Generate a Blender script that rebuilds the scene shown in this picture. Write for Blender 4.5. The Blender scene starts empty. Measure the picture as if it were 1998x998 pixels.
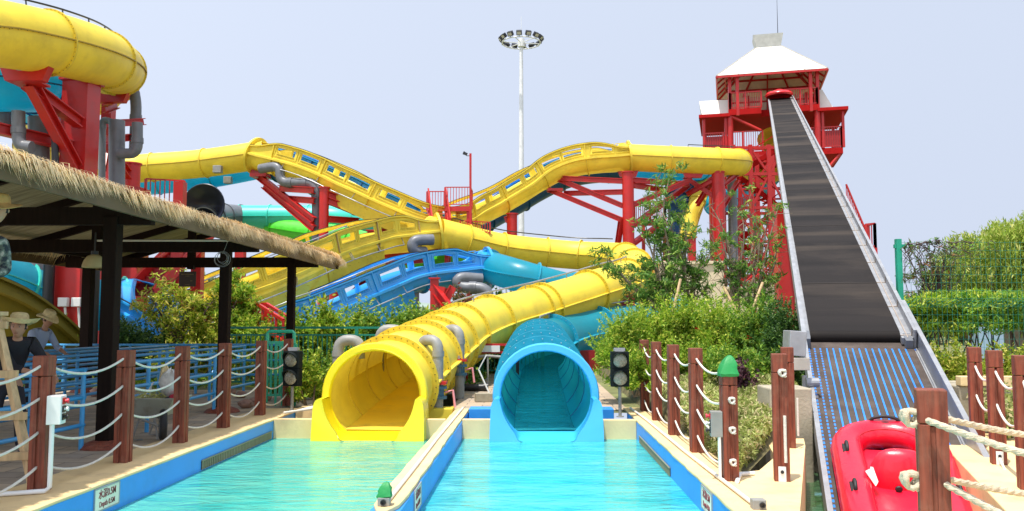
import bpy, bmesh, math, random
import numpy as np
from mathutils import Vector, Matrix, Quaternion
random.seed(7); RNG = np.random.default_rng(11)
R = math.radians
S = bpy.context.scene
# ---------------------------------------------------------------- camera
CAMZ = 1.81; YAW = R(1.285); PITCH = R(4.5); FPX = 1650.0
cam_d = bpy.data.cameras.new('camera'); cam = bpy.data.objects.new('camera', cam_d)
S.collection.objects.link(cam); S.camera = cam
cam.location = (0, 0, CAMZ); cam.rotation_euler = (R(90) + PITCH, 0, YAW)
cam_d.sensor_fit = 'HORIZONTAL'; cam_d.sensor_width = 36; cam_d.lens = FPX / 1998 * 36
cam_d.clip_start = 0.05; cam_d.clip_end = 5000
# ---------------------------------------------------------------- world, sun, exposure
SUN_EL = R(74); SUN_AZ = R(-146)      # azimuth measured from +Y towards +X : behind the camera, to the left
W = bpy.data.worlds.new('World'); S.world = W; W.use_nodes = True
nt = W.node_tree; nt.nodes.clear()
sky = nt.nodes.new('ShaderNodeTexSky'); sky.sky_type = 'NISHITA'; sky.sun_disc = False
sky.sun_elevation = SUN_EL; sky.sun_rotation = SUN_AZ; sky.air_density = 1.0; sky.dust_density = 2.5; sky.ozone_density = 0.8
hs = nt.nodes.new('ShaderNodeHueSaturation'); hs.inputs['Saturation'].default_value = 0.46
bg = nt.nodes.new('ShaderNodeBackground'); bg.inputs['Strength'].default_value = 0.147
wo = nt.nodes.new('ShaderNodeOutputWorld')
# the sky low down is dull grey-blue haze, not a white band: look a little higher into the sky model
stc = nt.nodes.new('ShaderNodeTexCoord'); sva = nt.nodes.new('ShaderNodeVectorMath'); sva.operation = 'MULTIPLY_ADD'
sva.inputs[1].default_value = (1, 1, -.45); sva.inputs[2].default_value = (0, 0, .70)
svn = nt.nodes.new('ShaderNodeVectorMath'); svn.operation = 'NORMALIZE'
nt.links.new(stc.outputs['Generated'], sva.inputs[0]); nt.links.new(sva.outputs[0], svn.inputs[0]); nt.links.new(svn.outputs[0], sky.inputs[0])
nt.links.new(sky.outputs[0], hs.inputs['Color']); nt.links.new(hs.outputs[0], bg.inputs[0]); nt.links.new(bg.outputs[0], wo.inputs[0])
sd = bpy.data.lights.new('sun', 'SUN'); sd.energy = 2.9; sd.angle = R(0.6); sd.color = (1.0, 0.95, 0.87)
so = bpy.data.objects.new('sun', sd); S.collection.objects.link(so)
sdir = Vector((math.sin(SUN_AZ) * math.cos(SUN_EL), math.cos(SUN_AZ) * math.cos(SUN_EL), math.sin(SUN_EL)))
so.rotation_euler = sdir.to_track_quat('Z', 'Y').to_euler()
S.view_settings.view_transform = 'Standard'; S.view_settings.look = 'None'
S.view_settings.exposure = 0.97; S.view_settings.gamma = 1.0
S.render.engine = 'CYCLES'; S.cycles.max_bounces = 6; S.cycles.transparent_max_bounces = 12

# ---------------------------------------------------------------- measuring helpers
_r = Vector((math.cos(YAW), math.sin(YAW), 0)); _fh = Vector((-math.sin(YAW), math.cos(YAW), 0))
_f = _fh * math.cos(PITCH) + Vector((0, 0, math.sin(PITCH))); _u = -_fh * math.sin(PITCH) + Vector((0, 0, math.cos(PITCH)))
def at(px, py, Y):
    d = _f * FPX + _r * (px - 999) + _u * (499 - py)
    return Vector((0, 0, CAMZ)) + d * (Y / d.y)
def on(px, py, z):
    d = _f * FPX + _r * (px - 999) + _u * (499 - py)
    return Vector((0, 0, CAMZ)) + d * ((z - CAMZ) / d.z)
V = Vector

# ---------------------------------------------------------------- mesh builder
class MB:
    def __init__(s): s.v = []; s.f = []; s.m = []; s.cur = 0
    def add(s, vs, fs, mi=None):
        n = len(s.v); s.v += [tuple(v) for v in vs]; mi = s.cur if mi is None else mi
        for f in fs: s.f.append(tuple(n + i for i in f)); s.m.append(mi)
        return s
    def box(s, c, size, rot=None):
        x, y, z = [q / 2 for q in size]; c = V(c)
        P = [V((a, b, d)) for a in (-x, x) for b in (-y, y) for d in (-z, z)]
        if rot is not None: P = [rot @ p for p in P]
        return s.add([p + c for p in P], [(0,1,3,2),(4,6,7,5),(0,4,5,1),(2,3,7,6),(0,2,6,4),(1,5,7,3)])
    def bb(s, lo, hi):
        lo = V(lo); hi = V(hi); return s.box((lo + hi) / 2, hi - lo)
    def bar(s, a, b, w, h=None, up=None, caps=True):
        a = V(a); b = V(b); h = h or w; t = (b - a).normalized(); up = V(up or (0, 0, 1))
        if abs(t.dot(up)) > .98: up = V((0, 1, 0))
        sd_ = t.cross(up).normalized(); uu = sd_.cross(t)
        P = [p + sd_ * i * w / 2 + uu * j * h / 2 for p in (a, b) for i, j in ((-1,-1),(1,-1),(1,1),(-1,1))]
        return s.add(P, [(0,1,5,4),(1,2,6,5),(2,3,7,6),(3,0,4,7)] + ([(3,2,1,0),(4,5,6,7)] if caps else []))
    def ibeam(s, a, b, w, h):
        a = V(a); b = V(b); t = (b - a).normalized(); up = V((0, 0, 1))
        if abs(t.dot(up)) > .98: up = V((0, 1, 0))
        uu = t.cross(up).normalized().cross(t)
        for k in (-1, 1): s.bar(a + uu * k * h * .45, b + uu * k * h * .45, w, h * .12)
        return s.bar(a, b, w * .14, h * .77)
    def cyl(s, a, b, r, r2=None, n=14, caps=True):
        return s.tube([a, b], [r, r if r2 is None else r2], n, caps)
    def tube(s, pts, r, n=10, caps=True):
        pts = [V(p) for p in pts]; m = len(pts); rr = r if isinstance(r, (list, tuple)) else [r] * m
        vs = []; prev = None
        for i, p in enumerate(pts):
            t = (pts[min(i + 1, m - 1)] - pts[max(i - 1, 0)])
            t = t.normalized() if t.length > 1e-9 else V((0, 0, 1))
            if prev is None:
                a = V((0, 0, 1)) if abs(t.z) < .9 else V((1, 0, 0)); u = t.cross(a).normalized()
            else:
                u = (prev - t * prev.dot(t)); u = u.normalized() if u.length > 1e-6 else t.orthogonal().normalized()
            prev = u; w = t.cross(u)
            for k in range(n):
                an = 2 * math.pi * k / n; vs.append(p + (u * math.cos(an) + w * math.sin(an)) * rr[i])
        fs = [(i*n + k, i*n + (k+1) % n, (i+1)*n + (k+1) % n, (i+1)*n + k) for i in range(m - 1) for k in range(n)]
        if caps: fs += [tuple(range(n - 1, -1, -1)), tuple(range((m-1)*n, m*n))]
        return s.add(vs, fs)
    def lathe(s, c, prof, n=24, axis=None, caps=False):
        c = V(c); q = V(axis or (0, 0, 1)).normalized().to_track_quat('Z', 'Y').to_matrix()
        vs = [c + q @ V((r * math.cos(2*math.pi*k/n), r * math.sin(2*math.pi*k/n), z)) for r, z in prof for k in range(n)]
        fs = [(i*n + k, i*n + (k+1) % n, (i+1)*n + (k+1) % n, (i+1)*n + k) for i in range(len(prof) - 1) for k in range(n)]
        if caps: fs += [tuple(range(n - 1, -1, -1)), tuple(range((len(prof)-1)*n, len(prof)*n))]
        return s.add(vs, fs)
    def prism(s, poly, z0, z1):
        n = len(poly)
        vs = [(x, y, z0) for x, y in poly] + [(x, y, z1) for x, y in poly]
        return s.add(vs, [tuple(range(n - 1, -1, -1)), tuple(range(n, 2*n))] + [(i, (i+1) % n, n + (i+1) % n, n + i) for i in range(n)])
    def quad(s, *p): return s.add(p, [tuple(range(len(p)))])
    def sweep(s, F, prof, closed=True, caps=True):
        n = len(prof); vs = [f[0] + f[1] * a + f[2] * b for f in F for a, b in prof]
        kk = n if closed else n - 1
        fs = [(i*n + k, (i+1)*n + k, (i+1)*n + (k+1) % n, i*n + (k+1) % n) for i in range(len(F) - 1) for k in range(kk)]
        if closed and caps: fs += [tuple(range(n)), tuple(range((len(F)-1)*n + n - 1, (len(F)-1)*n - 1, -1))]
        return s.add(vs, fs)
    def build(s, name, mats, parent=None, smooth=False, local=False, bevel=0, fix=True):
        me = bpy.data.meshes.new(name); off = V((0, 0, 0))
        if parent is not None and not local:
            q_ = parent
            while q_ is not None: off += V(q_.location); q_ = q_.parent
        me.from_pydata([(x - off.x, y - off.y, z - off.z) for x, y, z in s.v], [], s.f)
        if not isinstance(mats, (list, tuple)): mats = [mats]
        for m in mats: me.materials.append(m)
        if len(mats) > 1: me.polygons.foreach_set('material_index', s.m)
        if fix:
            bm = bmesh.new(); bm.from_mesh(me); bmesh.ops.recalc_face_normals(bm, faces=bm.faces); bm.to_mesh(me); bm.free()
        if smooth:
            me.polygons.foreach_set('use_smooth', [True] * len(me.polygons))
            me.set_sharp_from_angle(angle=R(38 if smooth is True else smooth))
        me.update()
        o = bpy.data.objects.new(name, me); S.collection.objects.link(o)
        if parent is not None: o.parent = parent
        if bevel:
            b = o.modifiers.new('bevel', 'BEVEL'); b.width = bevel; b.segments = 2; b.limit_method = 'ANGLE'; b.angle_limit = R(40)
        return o

def tag(o, label=None, cat=None, group=None, kind=None):
    if label: o['label'] = label
    if cat: o['category'] = cat
    if group: o['group'] = group
    if kind: o['kind'] = kind
    return o
def thing(name, label, cat, loc=(0, 0, 0), group=None, rot=None):
    o = bpy.data.objects.new(name, None); S.collection.objects.link(o); o.location = loc
    o.empty_display_size = .2
    if rot: o.rotation_euler = rot
    return tag(o, label, cat, group)
def copy_tree(o, parent=None):
    c = o.copy(); S.collection.objects.link(c)
    if parent is not None: c.parent = parent
    for ch in list(o.children): copy_tree(ch, c)
    return c

# ---------------------------------------------------------------- materials
def mat(name, col, rough=.5, metal=0, spec=.5, var=.12, scale=3, bump=0, bscale=30, coat=0, dirt=None, dscale=1.2, rnd=0, streak=None, trans=0, tgain=1.0):
    m = bpy.data.materials.new(name); m.use_nodes = True; n = m.node_tree.nodes; l = m.node_tree.links
    p = n['Principled BSDF']; p.inputs['Roughness'].default_value = rough; p.inputs['Metallic'].default_value = metal
    p.inputs['Specular IOR Level'].default_value = spec
    if coat: p.inputs['Coat Weight'].default_value = coat; p.inputs['Coat Roughness'].default_value = .12
    tc = n.new('ShaderNodeTexCoord'); co = tc.outputs['Object']
    if streak:
        mp = n.new('ShaderNodeMapping'); mp.inputs['Scale'].default_value = streak; l.new(co, mp.inputs[0]); co = mp.outputs[0]
    ns = n.new('ShaderNodeTexNoise'); ns.inputs['Scale'].default_value = scale; ns.inputs['Detail'].default_value = 6; l.new(co, ns.inputs['Vector'])
    mr = n.new('ShaderNodeMapRange'); mr.inputs['From Min'].default_value = .3; mr.inputs['From Max'].default_value = .7
    mr.inputs['To Min'].default_value = 1 - var; mr.inputs['To Max'].default_value = 1 + var; l.new(ns.outputs['Fac'], mr.inputs['Value'])
    mx = n.new('ShaderNodeVectorMath'); mx.operation = 'SCALE'; mx.inputs[0].default_value = col[:3]; l.new(mr.outputs[0], mx.inputs['Scale'])
    out = mx.outputs[0]
    if dirt:
        n2 = n.new('ShaderNodeTexNoise'); n2.inputs['Scale'].default_value = dscale; n2.inputs['Detail'].default_value = 9; n2.inputs['Roughness'].default_value = .65; l.new(tc.outputs['Object'], n2.inputs['Vector'])
        r2 = n.new('ShaderNodeMapRange'); r2.inputs['From Min'].default_value = .5; r2.inputs['From Max'].default_value = .72; r2.inputs['To Max'].default_value = dirt[3]; l.new(n2.outputs['Fac'], r2.inputs['Value'])
        mi = n.new('ShaderNodeMix'); mi.data_type = 'RGBA'; l.new(r2.outputs[0], mi.inputs[0]); l.new(out, mi.inputs[6]); mi.inputs[7].default_value = (*dirt[:3], 1); out = mi.outputs[2]
    l.new(out, p.inputs['Base Color'])
    rr = n.new('ShaderNodeMapRange'); rr.inputs['To Min'].default_value = max(.02, rough - .1); rr.inputs['To Max'].default_value = min(1, rough + .12); l.new(ns.outputs['Fac'], rr.inputs['Value']); l.new(rr.outputs[0], p.inputs['Roughness'])
    if trans:
        tl = n.new('ShaderNodeBsdfTranslucent'); tb = n.new('ShaderNodeVectorMath'); tb.operation = 'SCALE'; tb.inputs['Scale'].default_value = tgain; l.new(out, tb.inputs[0]); l.new(tb.outputs[0], tl.inputs[0]); ms = n.new('ShaderNodeMixShader'); ms.inputs[0].default_value = trans
        l.new(p.outputs[0], ms.inputs[1]); l.new(tl.outputs[0], ms.inputs[2]); l.new(ms.outputs[0], n['Material Output'].inputs[0])
    if bump:
        nb = n.new('ShaderNodeTexNoise'); nb.inputs['Scale'].default_value = bscale; nb.inputs['Detail'].default_value = 5; l.new(co, nb.inputs['Vector'])
        b = n.new('ShaderNodeBump'); b.inputs['Strength'].default_value = bump; b.inputs['Distance'].default_value = .02; l.new(nb.outputs['Fac'], b.inputs['Height']); l.new(b.outputs[0], p.inputs['Normal'])
    return m
def leafmat(name, c1, c2, c3=None, trans=.35, f3=.12, rough=.55):
    m = bpy.data.materials.new(name); m.use_nodes = True; n = m.node_tree.nodes; l = m.node_tree.links
    n.clear(); out = n.new('ShaderNodeOutputMaterial')
    g = n.new('ShaderNodeNewGeometry'); cr = n.new('ShaderNodeValToRGB'); l.new(g.outputs['Random Per Island'], cr.inputs[0])
    e = cr.color_ramp.elements; e[0].color = (*c1, 1); e[0].position = .1; e[1].color = (*c2, 1); e[1].position = 1 - f3 - .02
    if c3: x = e.new(1 - f3); x.color = (*c3, 1)
    tc = n.new('ShaderNodeTexCoord'); ns = n.new('ShaderNodeTexNoise'); ns.inputs['Scale'].default_value = 1.6; ns.inputs['Detail'].default_value = 3; l.new(tc.outputs['Object'], ns.inputs['Vector'])
    mr = n.new('ShaderNodeMapRange'); mr.inputs['From Min'].default_value = .32; mr.inputs['From Max'].default_value = .68; mr.inputs['To Min'].default_value = .78; mr.inputs['To Max'].default_value = 1.3; l.new(ns.outputs['Fac'], mr.inputs['Value'])
    vm = n.new('ShaderNodeVectorMath'); vm.operation = 'SCALE'; l.new(cr.outputs[0], vm.inputs[0]); l.new(mr.outputs[0], vm.inputs['Scale'])
    p = n.new('ShaderNodeBsdfPrincipled'); p.inputs['Roughness'].default_value = rough; p.inputs['Specular IOR Level'].default_value = .35; l.new(vm.outputs[0], p.inputs['Base Color'])
    t = n.new('ShaderNodeBsdfTranslucent'); l.new(vm.outputs[0], t.inputs[0]); mx = n.new('ShaderNodeMixShader'); mx.inputs[0].default_value = trans
    l.new(p.outputs[0], mx.inputs[1]); l.new(t.outputs[0], mx.inputs[2]); l.new(mx.outputs[0], out.inputs[0])
    return m
YEL = mat('yellow_fibreglass', (.88, .69, .065), .46, spec=.35, var=.10, scale=1.1, dirt=(.62, .45, .06, .55), dscale=1.3, trans=.14, tgain=1.05)
YEL2 = mat('bright_yellow_gelcoat', (.92, .72, .012), .3, var=.05, coat=.3, dirt=(.75, .52, .02, .3))
SEAMY = mat('shade_darkened_yellow_seam', (.42, .29, .03), .55)  # whole seam darkened to stand in for the shade line under it
YELF = mat('yellow_flange', (.74, .55, .04), .5, var=.12, scale=6, dirt=(.42, .31, .04, .4), dscale=4)
YELIN = mat('worn_yellow_inner_gelcoat', (.90, .62, .06), .35, var=.1, scale=1.2, dirt=(.5, .36, .08, .6), dscale=1.5)
TEAL = mat('teal_fibreglass', (.015, .36, .47), .38, var=.10, scale=.8, coat=.15, dirt=(.02, .25, .33, .4), dscale=1.6, trans=.45, tgain=1.9)
TEALF = mat('teal_flange', (.012, .33, .48), .4, var=.1, scale=6)
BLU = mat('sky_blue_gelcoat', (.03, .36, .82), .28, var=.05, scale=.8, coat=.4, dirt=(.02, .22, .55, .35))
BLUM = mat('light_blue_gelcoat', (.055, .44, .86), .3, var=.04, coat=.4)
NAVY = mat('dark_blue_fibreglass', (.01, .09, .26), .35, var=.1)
AQUA = mat('aqua_fibreglass', (.05, .62, .50), .35, var=.08, scale=.6, coat=.2)
LIME = mat('lime_fibreglass', (.10, .65, .04), .35, var=.1, coat=.2)
YELSHADE = mat('shadow_toned_yellow_fibreglass', (.20, .16, .012), .6, var=.15)  # yellow slide with its shadow tone put into the base colour
RED = mat('red_steel_paint', (.50, .011, .009), .42, var=.12, scale=2, dirt=(.30, .02, .01, .4), dscale=3, coat=.1)
DRED = mat('dark_red_deck', (.30, .010, .012), .5, var=.12)
REDM = mat('matt_red_deck_paint', (.42, .010, .010), .8, spec=.12, var=.1)
GREY = mat('grey_pvc_pipe', (.15, .16, .18), .42, var=.15, scale=4, dirt=(.16, .16, .16, .5), dscale=5)
LGREY = mat('weathered_grey_pipe', (.27, .27, .255), .5, var=.15, scale=6, dirt=(.25, .2, .15, .5), dscale=8)
GREY_COL = mat('grey_steel_column', (.26, .27, .30), .5, var=.1)
DARK = mat('dark_fittings', (.015, .015, .018), .4, var=.2)
BOLT = mat('dark_bolts', (.12, .08, .02), .5, var=.2)
BOLTW = mat('pale_bolts', (.55, .62, .65), .4, metal=.3)
STEEL = mat('galvanised_steel', (.37, .38, .40), .42, metal=.4, var=.12, scale=5, dirt=(.3, .27, .24, .4), dscale=7)
WHITE = mat('white_paint', (.80, .80, .78), .4, var=.04)
CREAMR = mat('cream_roof_sheet', (.70, .67, .60), .6, var=.05, scale=1)
CREAMW = mat('cream_underside', (.72, .62, .45), .6, var=.1)
WOODR = mat('red_brown_timber', (.20, .048, .026), .55, spec=.35, var=.45, scale=5, streak=(9, 9, .6), bump=.35, bscale=8, dirt=(.30, .14, .09, .5), dscale=4)
WOODD = mat('dark_brown_timber', (.014, .008, .006), .8, spec=.12, var=.3, streak=(6, 6, .6), scale=4)
WOODL = mat('raw_timber', (.55, .38, .20), .65, var=.25, streak=(8, 8, .8), scale=3, bump=.2)
ROPE = mat('white_rope', (.76, .72, .64), .75, var=.08, scale=20, bump=.6, bscale=120)
ROPE2 = mat('weathered_rope', (.60, .50, .36), .85, var=.15, scale=20, bump=.6, bscale=120)
CREAM = mat('cream_coping_paint', (.80, .59, .30), .6, var=.10, scale=1.5, bump=.15, bscale=25, dirt=(.42, .28, .16, .55), dscale=2.2)
POOLB = mat('blue_pool_paint', (.025, .28, .78), .45, var=.07, scale=1.2, dirt=(.03, .20, .50, .5), dscale=2, streak=(1, 1, 2))
CONC = mat('stained_concrete', (.40, .35, .26), .8, var=.2, scale=2, bump=.3, dirt=(.16, .14, .09, .7), dscale=1.5)
CREAMC = mat('cream_render', (.76, .62, .42), .7, var=.06, scale=.5)
RAILB = mat('blue_rail_paint', (.05, .33, .66), .35, var=.1, coat=.2)
GREEN = mat('green_fence_paint', (.01, .22, .15), .4, var=.15)
LGREEN = mat('light_green_paint', (.05, .50, .30), .4, var=.08)
MESHG = mat('green_mesh_wire', (.01, .20, .14), .45, var=.1)
BARK = mat('bark', (.25, .19, .13), .85, var=.35, scale=8, bump=.5, streak=(3, 3, .7))
BARKD = mat('dark_bark', (.09, .06, .05), .85, var=.3, scale=8)
RUB = mat('black_rubber', (.02, .02, .022), .6, var=.2)
RAFT = mat('red_raft_vinyl', (.80, .008, .035), .3, var=.05, coat=.35, bump=.22, bscale=9, dirt=(.55, .02, .04, .4), dscale=3)
BAG = mat('green_plastic_bag', (.01, .26, .06), .55, var=.15, bump=.5, bscale=12)
STRAW = mat('straw', (.72, .58, .30), .8, var=.15, scale=30, bump=.4, bscale=90)
SKIN = mat('skin', (.44, .23, .14), .55, var=.08)
BLACKC = mat('black_cloth', (.014, .014, .02), .85, var=.2, bump=.3, bscale=10)
BLUEC = mat('pale_blue_cloth', (.35, .43, .58), .85, var=.1, bump=.3, bscale=10)
NAVYC = mat('dark_trousers', (.02, .02, .03), .85, var=.1)
THATCH = leafmat('dry_thatch_straw', (.72, .54, .30), (.92, .76, .48), (.42, .29, .15), trans=.2, f3=.12)
def camo():
    m = bpy.data.materials.new('camouflage_cloth'); m.use_nodes = True; n = m.node_tree.nodes; l = m.node_tree.links; p = n['Principled BSDF']; p.inputs['Roughness'].default_value = .9
    tc = n.new('ShaderNodeTexCoord'); v = n.new('ShaderNodeTexNoise'); v.inputs['Scale'].default_value = 17; v.inputs['Detail'].default_value = 3; l.new(tc.outputs['Object'], v.inputs['Vector'])
    cr = n.new('ShaderNodeValToRGB'); cr.color_ramp.interpolation = 'CONSTANT'; l.new(v.outputs['Fac'], cr.inputs[0])
    e = cr.color_ramp.elements; e[0].color = (.02, .03, .04, 1); e[1].color = (.30, .31, .28, 1); e[1].position = .58
    for pos, c in ((.42, (.07, .09, .08, 1)), (.50, (.13, .17, .15, 1))): x = e.new(pos); x.color = c
    l.new(cr.outputs[0], p.inputs[0]); return m
CAMO = camo()
L_BRIGHT = leafmat('yellow_green_leaves', (.13, .28, .018), (.38, .54, .04), (.64, .68, .10), .5, .22)
L_MID = leafmat('green_leaves', (.07, .20, .018), (.25, .42, .04), (.46, .56, .08), .45, .18)
L_DARK = leafmat('dark_green_leaves', (.02, .07, .015), (.08, .18, .03), (.16, .28, .05), .35, .15)
L_YEL = leafmat('golden_leaves', (.18, .30, .02), (.50, .55, .05), (.72, .62, .14), .45, .2)
L_PALE = leafmat('pale_variegated_leaves', (.24, .30, .06), (.52, .56, .20), (.66, .56, .30), .35, .2)
L_TREE = leafmat('tree_leaves', (.06, .17, .03), (.20, .38, .06), (.36, .50, .09), .4, .15)
L_WILLOW = leafmat('willow_leaves', (.22, .34, .04), (.48, .58, .10), (.62, .62, .18), .45, .15)
L_FAR = leafmat('distant_leaves', (.10, .17, .07), (.20, .28, .10), None, .3, .1)
PETAL = mat('red_petals', (.70, .03, .02), .6)

# ---------------------------------------------------------------- foliage
def leaf_mesh(name, C, sizes, aspect, material, parent, droop=0, nrm=None, local=False):
    n = len(C); d = RNG.normal(size=(n, 3)); d[:, 2] += droop; d /= np.linalg.norm(d, axis=1)[:, None]
    e = RNG.normal(size=(n, 3)); e[:, 2] *= .8; e -= d * (e * d).sum(1)[:, None]; e /= np.linalg.norm(e, axis=1)[:, None]
    a = (d * (sizes * aspect)[:, None] / 2); b = e * (sizes / aspect)[:, None] / 2
    if parent is not None and not local: C = C - np.array(parent.location)
    nn = np.cross(d, e) * (sizes * .12)[:, None]
    P = np.stack([C - a, C + b + nn, C + a, C - b + nn], 1).reshape(-1, 3)
    me = bpy.data.meshes.new(name); me.vertices.add(4 * n); me.vertices.foreach_set('co', P.ravel())
    me.loops.add(4 * n); me.loops.foreach_set('vertex_index', np.arange(4 * n, dtype=np.int32))
    me.polygons.add(n); me.polygons.foreach_set('loop_start', np.arange(0, 4 * n, 4, dtype=np.int32)); me.polygons.foreach_set('loop_total', np.full(n, 4, dtype=np.int32))
    me.materials.append(material); me.update(calc_edges=True); me.validate()
    o = bpy.data.objects.new(name, me); S.collection.objects.link(o)
    if parent is not None: o.parent = parent
    return o
def clump_pts(centres, radii, n, shell=.55, squash=.8):
    centres = np.array(centres, float); radii = np.array(radii, float)
    w = radii ** 2; idx = RNG.choice(len(centres), n, p=w / w.sum())
    d = RNG.normal(size=(n, 3)); d /= np.linalg.norm(d, axis=1)[:, None]; d[:, 2] *= squash
    rr = radii[idx] * (shell + (1 - shell) * RNG.random(n) ** .6) * (1 + .12 * RNG.normal(size=n))
    return centres[idx] + d * rr[:, None]
def bush(name, label, c, size, n, leaf, material, group=None, cat='shrub', lobes=None, stems=5, flowers=0, aspect=1.5, zmin=None, bark=None, shoots=None):
    """bush standing at c (ground point), size = (wx, wy, h)"""
    c = V(c); wx, wy, h = size; T = thing(name, label, cat, c, group)
    k = lobes or max(9, int(wx * wy * h * 5)); cs = []; rs = []
    for i in range(k):
        u = random.uniform(-1, 1); v = random.uniform(-1, 1); q = random.random() ** .8
        e = max(.15, 1 - .75 * q * q)
        r = random.uniform(.13, .26) * min(wx, wy, h) ** .6
        cs.append((c.x + u * wx / 2 * e * .9, c.y + v * wy / 2 * e * .9, c.z + h * (.08 + .80 * q))); rs.append(r)
    P = clump_pts(cs, rs, n)
    sp = []; shoots = int(n/55) if shoots is None else shoots
    for _ in range(shoots):
        q = random.randrange(k); d = V((random.gauss(0, .45), random.gauss(0, .45), random.uniform(.5, 1.2))).normalized(); L_ = rs[q] + random.uniform(.4, 1.0)*.42*min(1.3, max(.6, h)) ; b0 = V(cs[q]) + d*rs[q]*.5; m_ = int((L_ - rs[q]*.5)/(leaf*.42)) + 1
        for t_ in range(m_): sp.append(tuple(b0 + d*t_*leaf*.42 + V((random.gauss(0, leaf*.28), random.gauss(0, leaf*.28), random.gauss(0, leaf*.2)))))
    P = np.concatenate([P[:max(1, n - len(sp)//2)], np.array(sp)]); n = len(P)
    P[:, 2] = np.maximum(P[:, 2], c.z + .02)
    leaf_mesh('foliage', P, RNG.uniform(.6, 1.25, n) * leaf, aspect, material, T)
    mb = MB()
    for i in range(stems):
        e = cs[random.randrange(k)]; a = V((c.x + random.uniform(-.1, .1) * wx, c.y + random.uniform(-.1, .1) * wy, c.z - .1)); e = V(e)
        m = (a + e) / 2 + V((random.uniform(-.1, .1), random.uniform(-.1, .1), h * .1))
        mb.tube([a, m, e], [.022, .016, .006], 5)
    mb.build('stem', bark or BARK, T)
    if flowers:
        idx = RNG.choice(n, flowers); Q = P[idx] + np.array([0, -.05, .05])
        leaf_mesh('flowers', np.repeat(Q, 5, 0) + RNG.normal(size=(flowers * 5, 3)) * .022, np.full(flowers * 5, .055), 1, PETAL, T)
    return T
# ================================================================ SETTING
def water_mat(name, deep, light, mixt, foam=.25):
    m = bpy.data.materials.new(name); m.use_nodes = True; n = m.node_tree.nodes; l = m.node_tree.links; n.clear()
    out = n.new('ShaderNodeOutputMaterial'); tc = n.new('ShaderNodeTexCoord')
    mp = n.new('ShaderNodeMapping'); mp.inputs['Scale'].default_value = (.55, 1.5, 1); l.new(tc.outputs['Object'], mp.inputs[0])
    ns = n.new('ShaderNodeTexNoise'); ns.inputs['Scale'].default_value = 1.3; ns.inputs['Detail'].default_value = 7; ns.inputs['Roughness'].default_value = .6; ns.inputs['Distortion'].default_value = 1.2; l.new(mp.outputs[0], ns.inputs['Vector'])
    mr = n.new('ShaderNodeMapRange'); mr.inputs['From Min'].default_value = .34; mr.inputs['From Max'].default_value = .68; l.new(ns.outputs['Fac'], mr.inputs['Value'])
    mc = n.new('ShaderNodeMix'); mc.data_type = 'RGBA'; mc.inputs[6].default_value = (*deep, 1); mc.inputs[7].default_value = (*light, 1); l.new(mr.outputs[0], mc.inputs[0])
    df = n.new('ShaderNodeBsdfDiffuse'); l.new(mc.outputs[2], df.inputs[0])
    tr = n.new('ShaderNodeBsdfTransparent'); tr.inputs[0].default_value = (.55, .93, .92, 1)
    m1 = n.new('ShaderNodeMixShader'); m1.inputs[0].default_value = mixt; l.new(tr.outputs[0], m1.inputs[1]); l.new(df.outputs[0], m1.inputs[2])
    nb = n.new('ShaderNodeTexNoise'); nb.inputs['Scale'].default_value = 5.5; nb.inputs['Detail'].default_value = 5; nb.inputs['Distortion'].default_value = .8; l.new(mp.outputs[0], nb.inputs['Vector'])
    b = n.new('ShaderNodeBump'); b.inputs['Strength'].default_value = .42; b.inputs['Distance'].default_value = .06; l.new(nb.outputs['Fac'], b.inputs['Height'])
    gl = n.new('ShaderNodeBsdfGlossy'); gl.inputs['Roughness'].default_value = .06; l.new(b.outputs[0], gl.inputs['Normal']); l.new(b.outputs[0], df.inputs['Normal'])
    fr = n.new('ShaderNodeFresnel'); fr.inputs[0].default_value = 1.33; l.new(b.outputs[0], fr.inputs['Normal'])
    m2 = n.new('ShaderNodeMixShader'); l.new(fr.outputs[0], m2.inputs[0]); l.new(m1.outputs[0], m2.inputs[1]); l.new(gl.outputs[0], m2.inputs[2]); l.new(m2.outputs[0], out.inputs[0])
    return m
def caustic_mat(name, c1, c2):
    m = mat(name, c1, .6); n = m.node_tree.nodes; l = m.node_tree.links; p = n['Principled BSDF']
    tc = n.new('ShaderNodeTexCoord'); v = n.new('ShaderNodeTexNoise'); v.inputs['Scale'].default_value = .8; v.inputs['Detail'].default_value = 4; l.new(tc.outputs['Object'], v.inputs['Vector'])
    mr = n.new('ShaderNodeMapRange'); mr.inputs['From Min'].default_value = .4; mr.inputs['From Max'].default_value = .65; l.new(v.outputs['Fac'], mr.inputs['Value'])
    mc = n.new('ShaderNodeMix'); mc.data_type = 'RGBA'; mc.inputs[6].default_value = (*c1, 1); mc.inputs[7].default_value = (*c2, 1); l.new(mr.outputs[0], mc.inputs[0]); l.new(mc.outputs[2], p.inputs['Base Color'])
    return m
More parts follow.
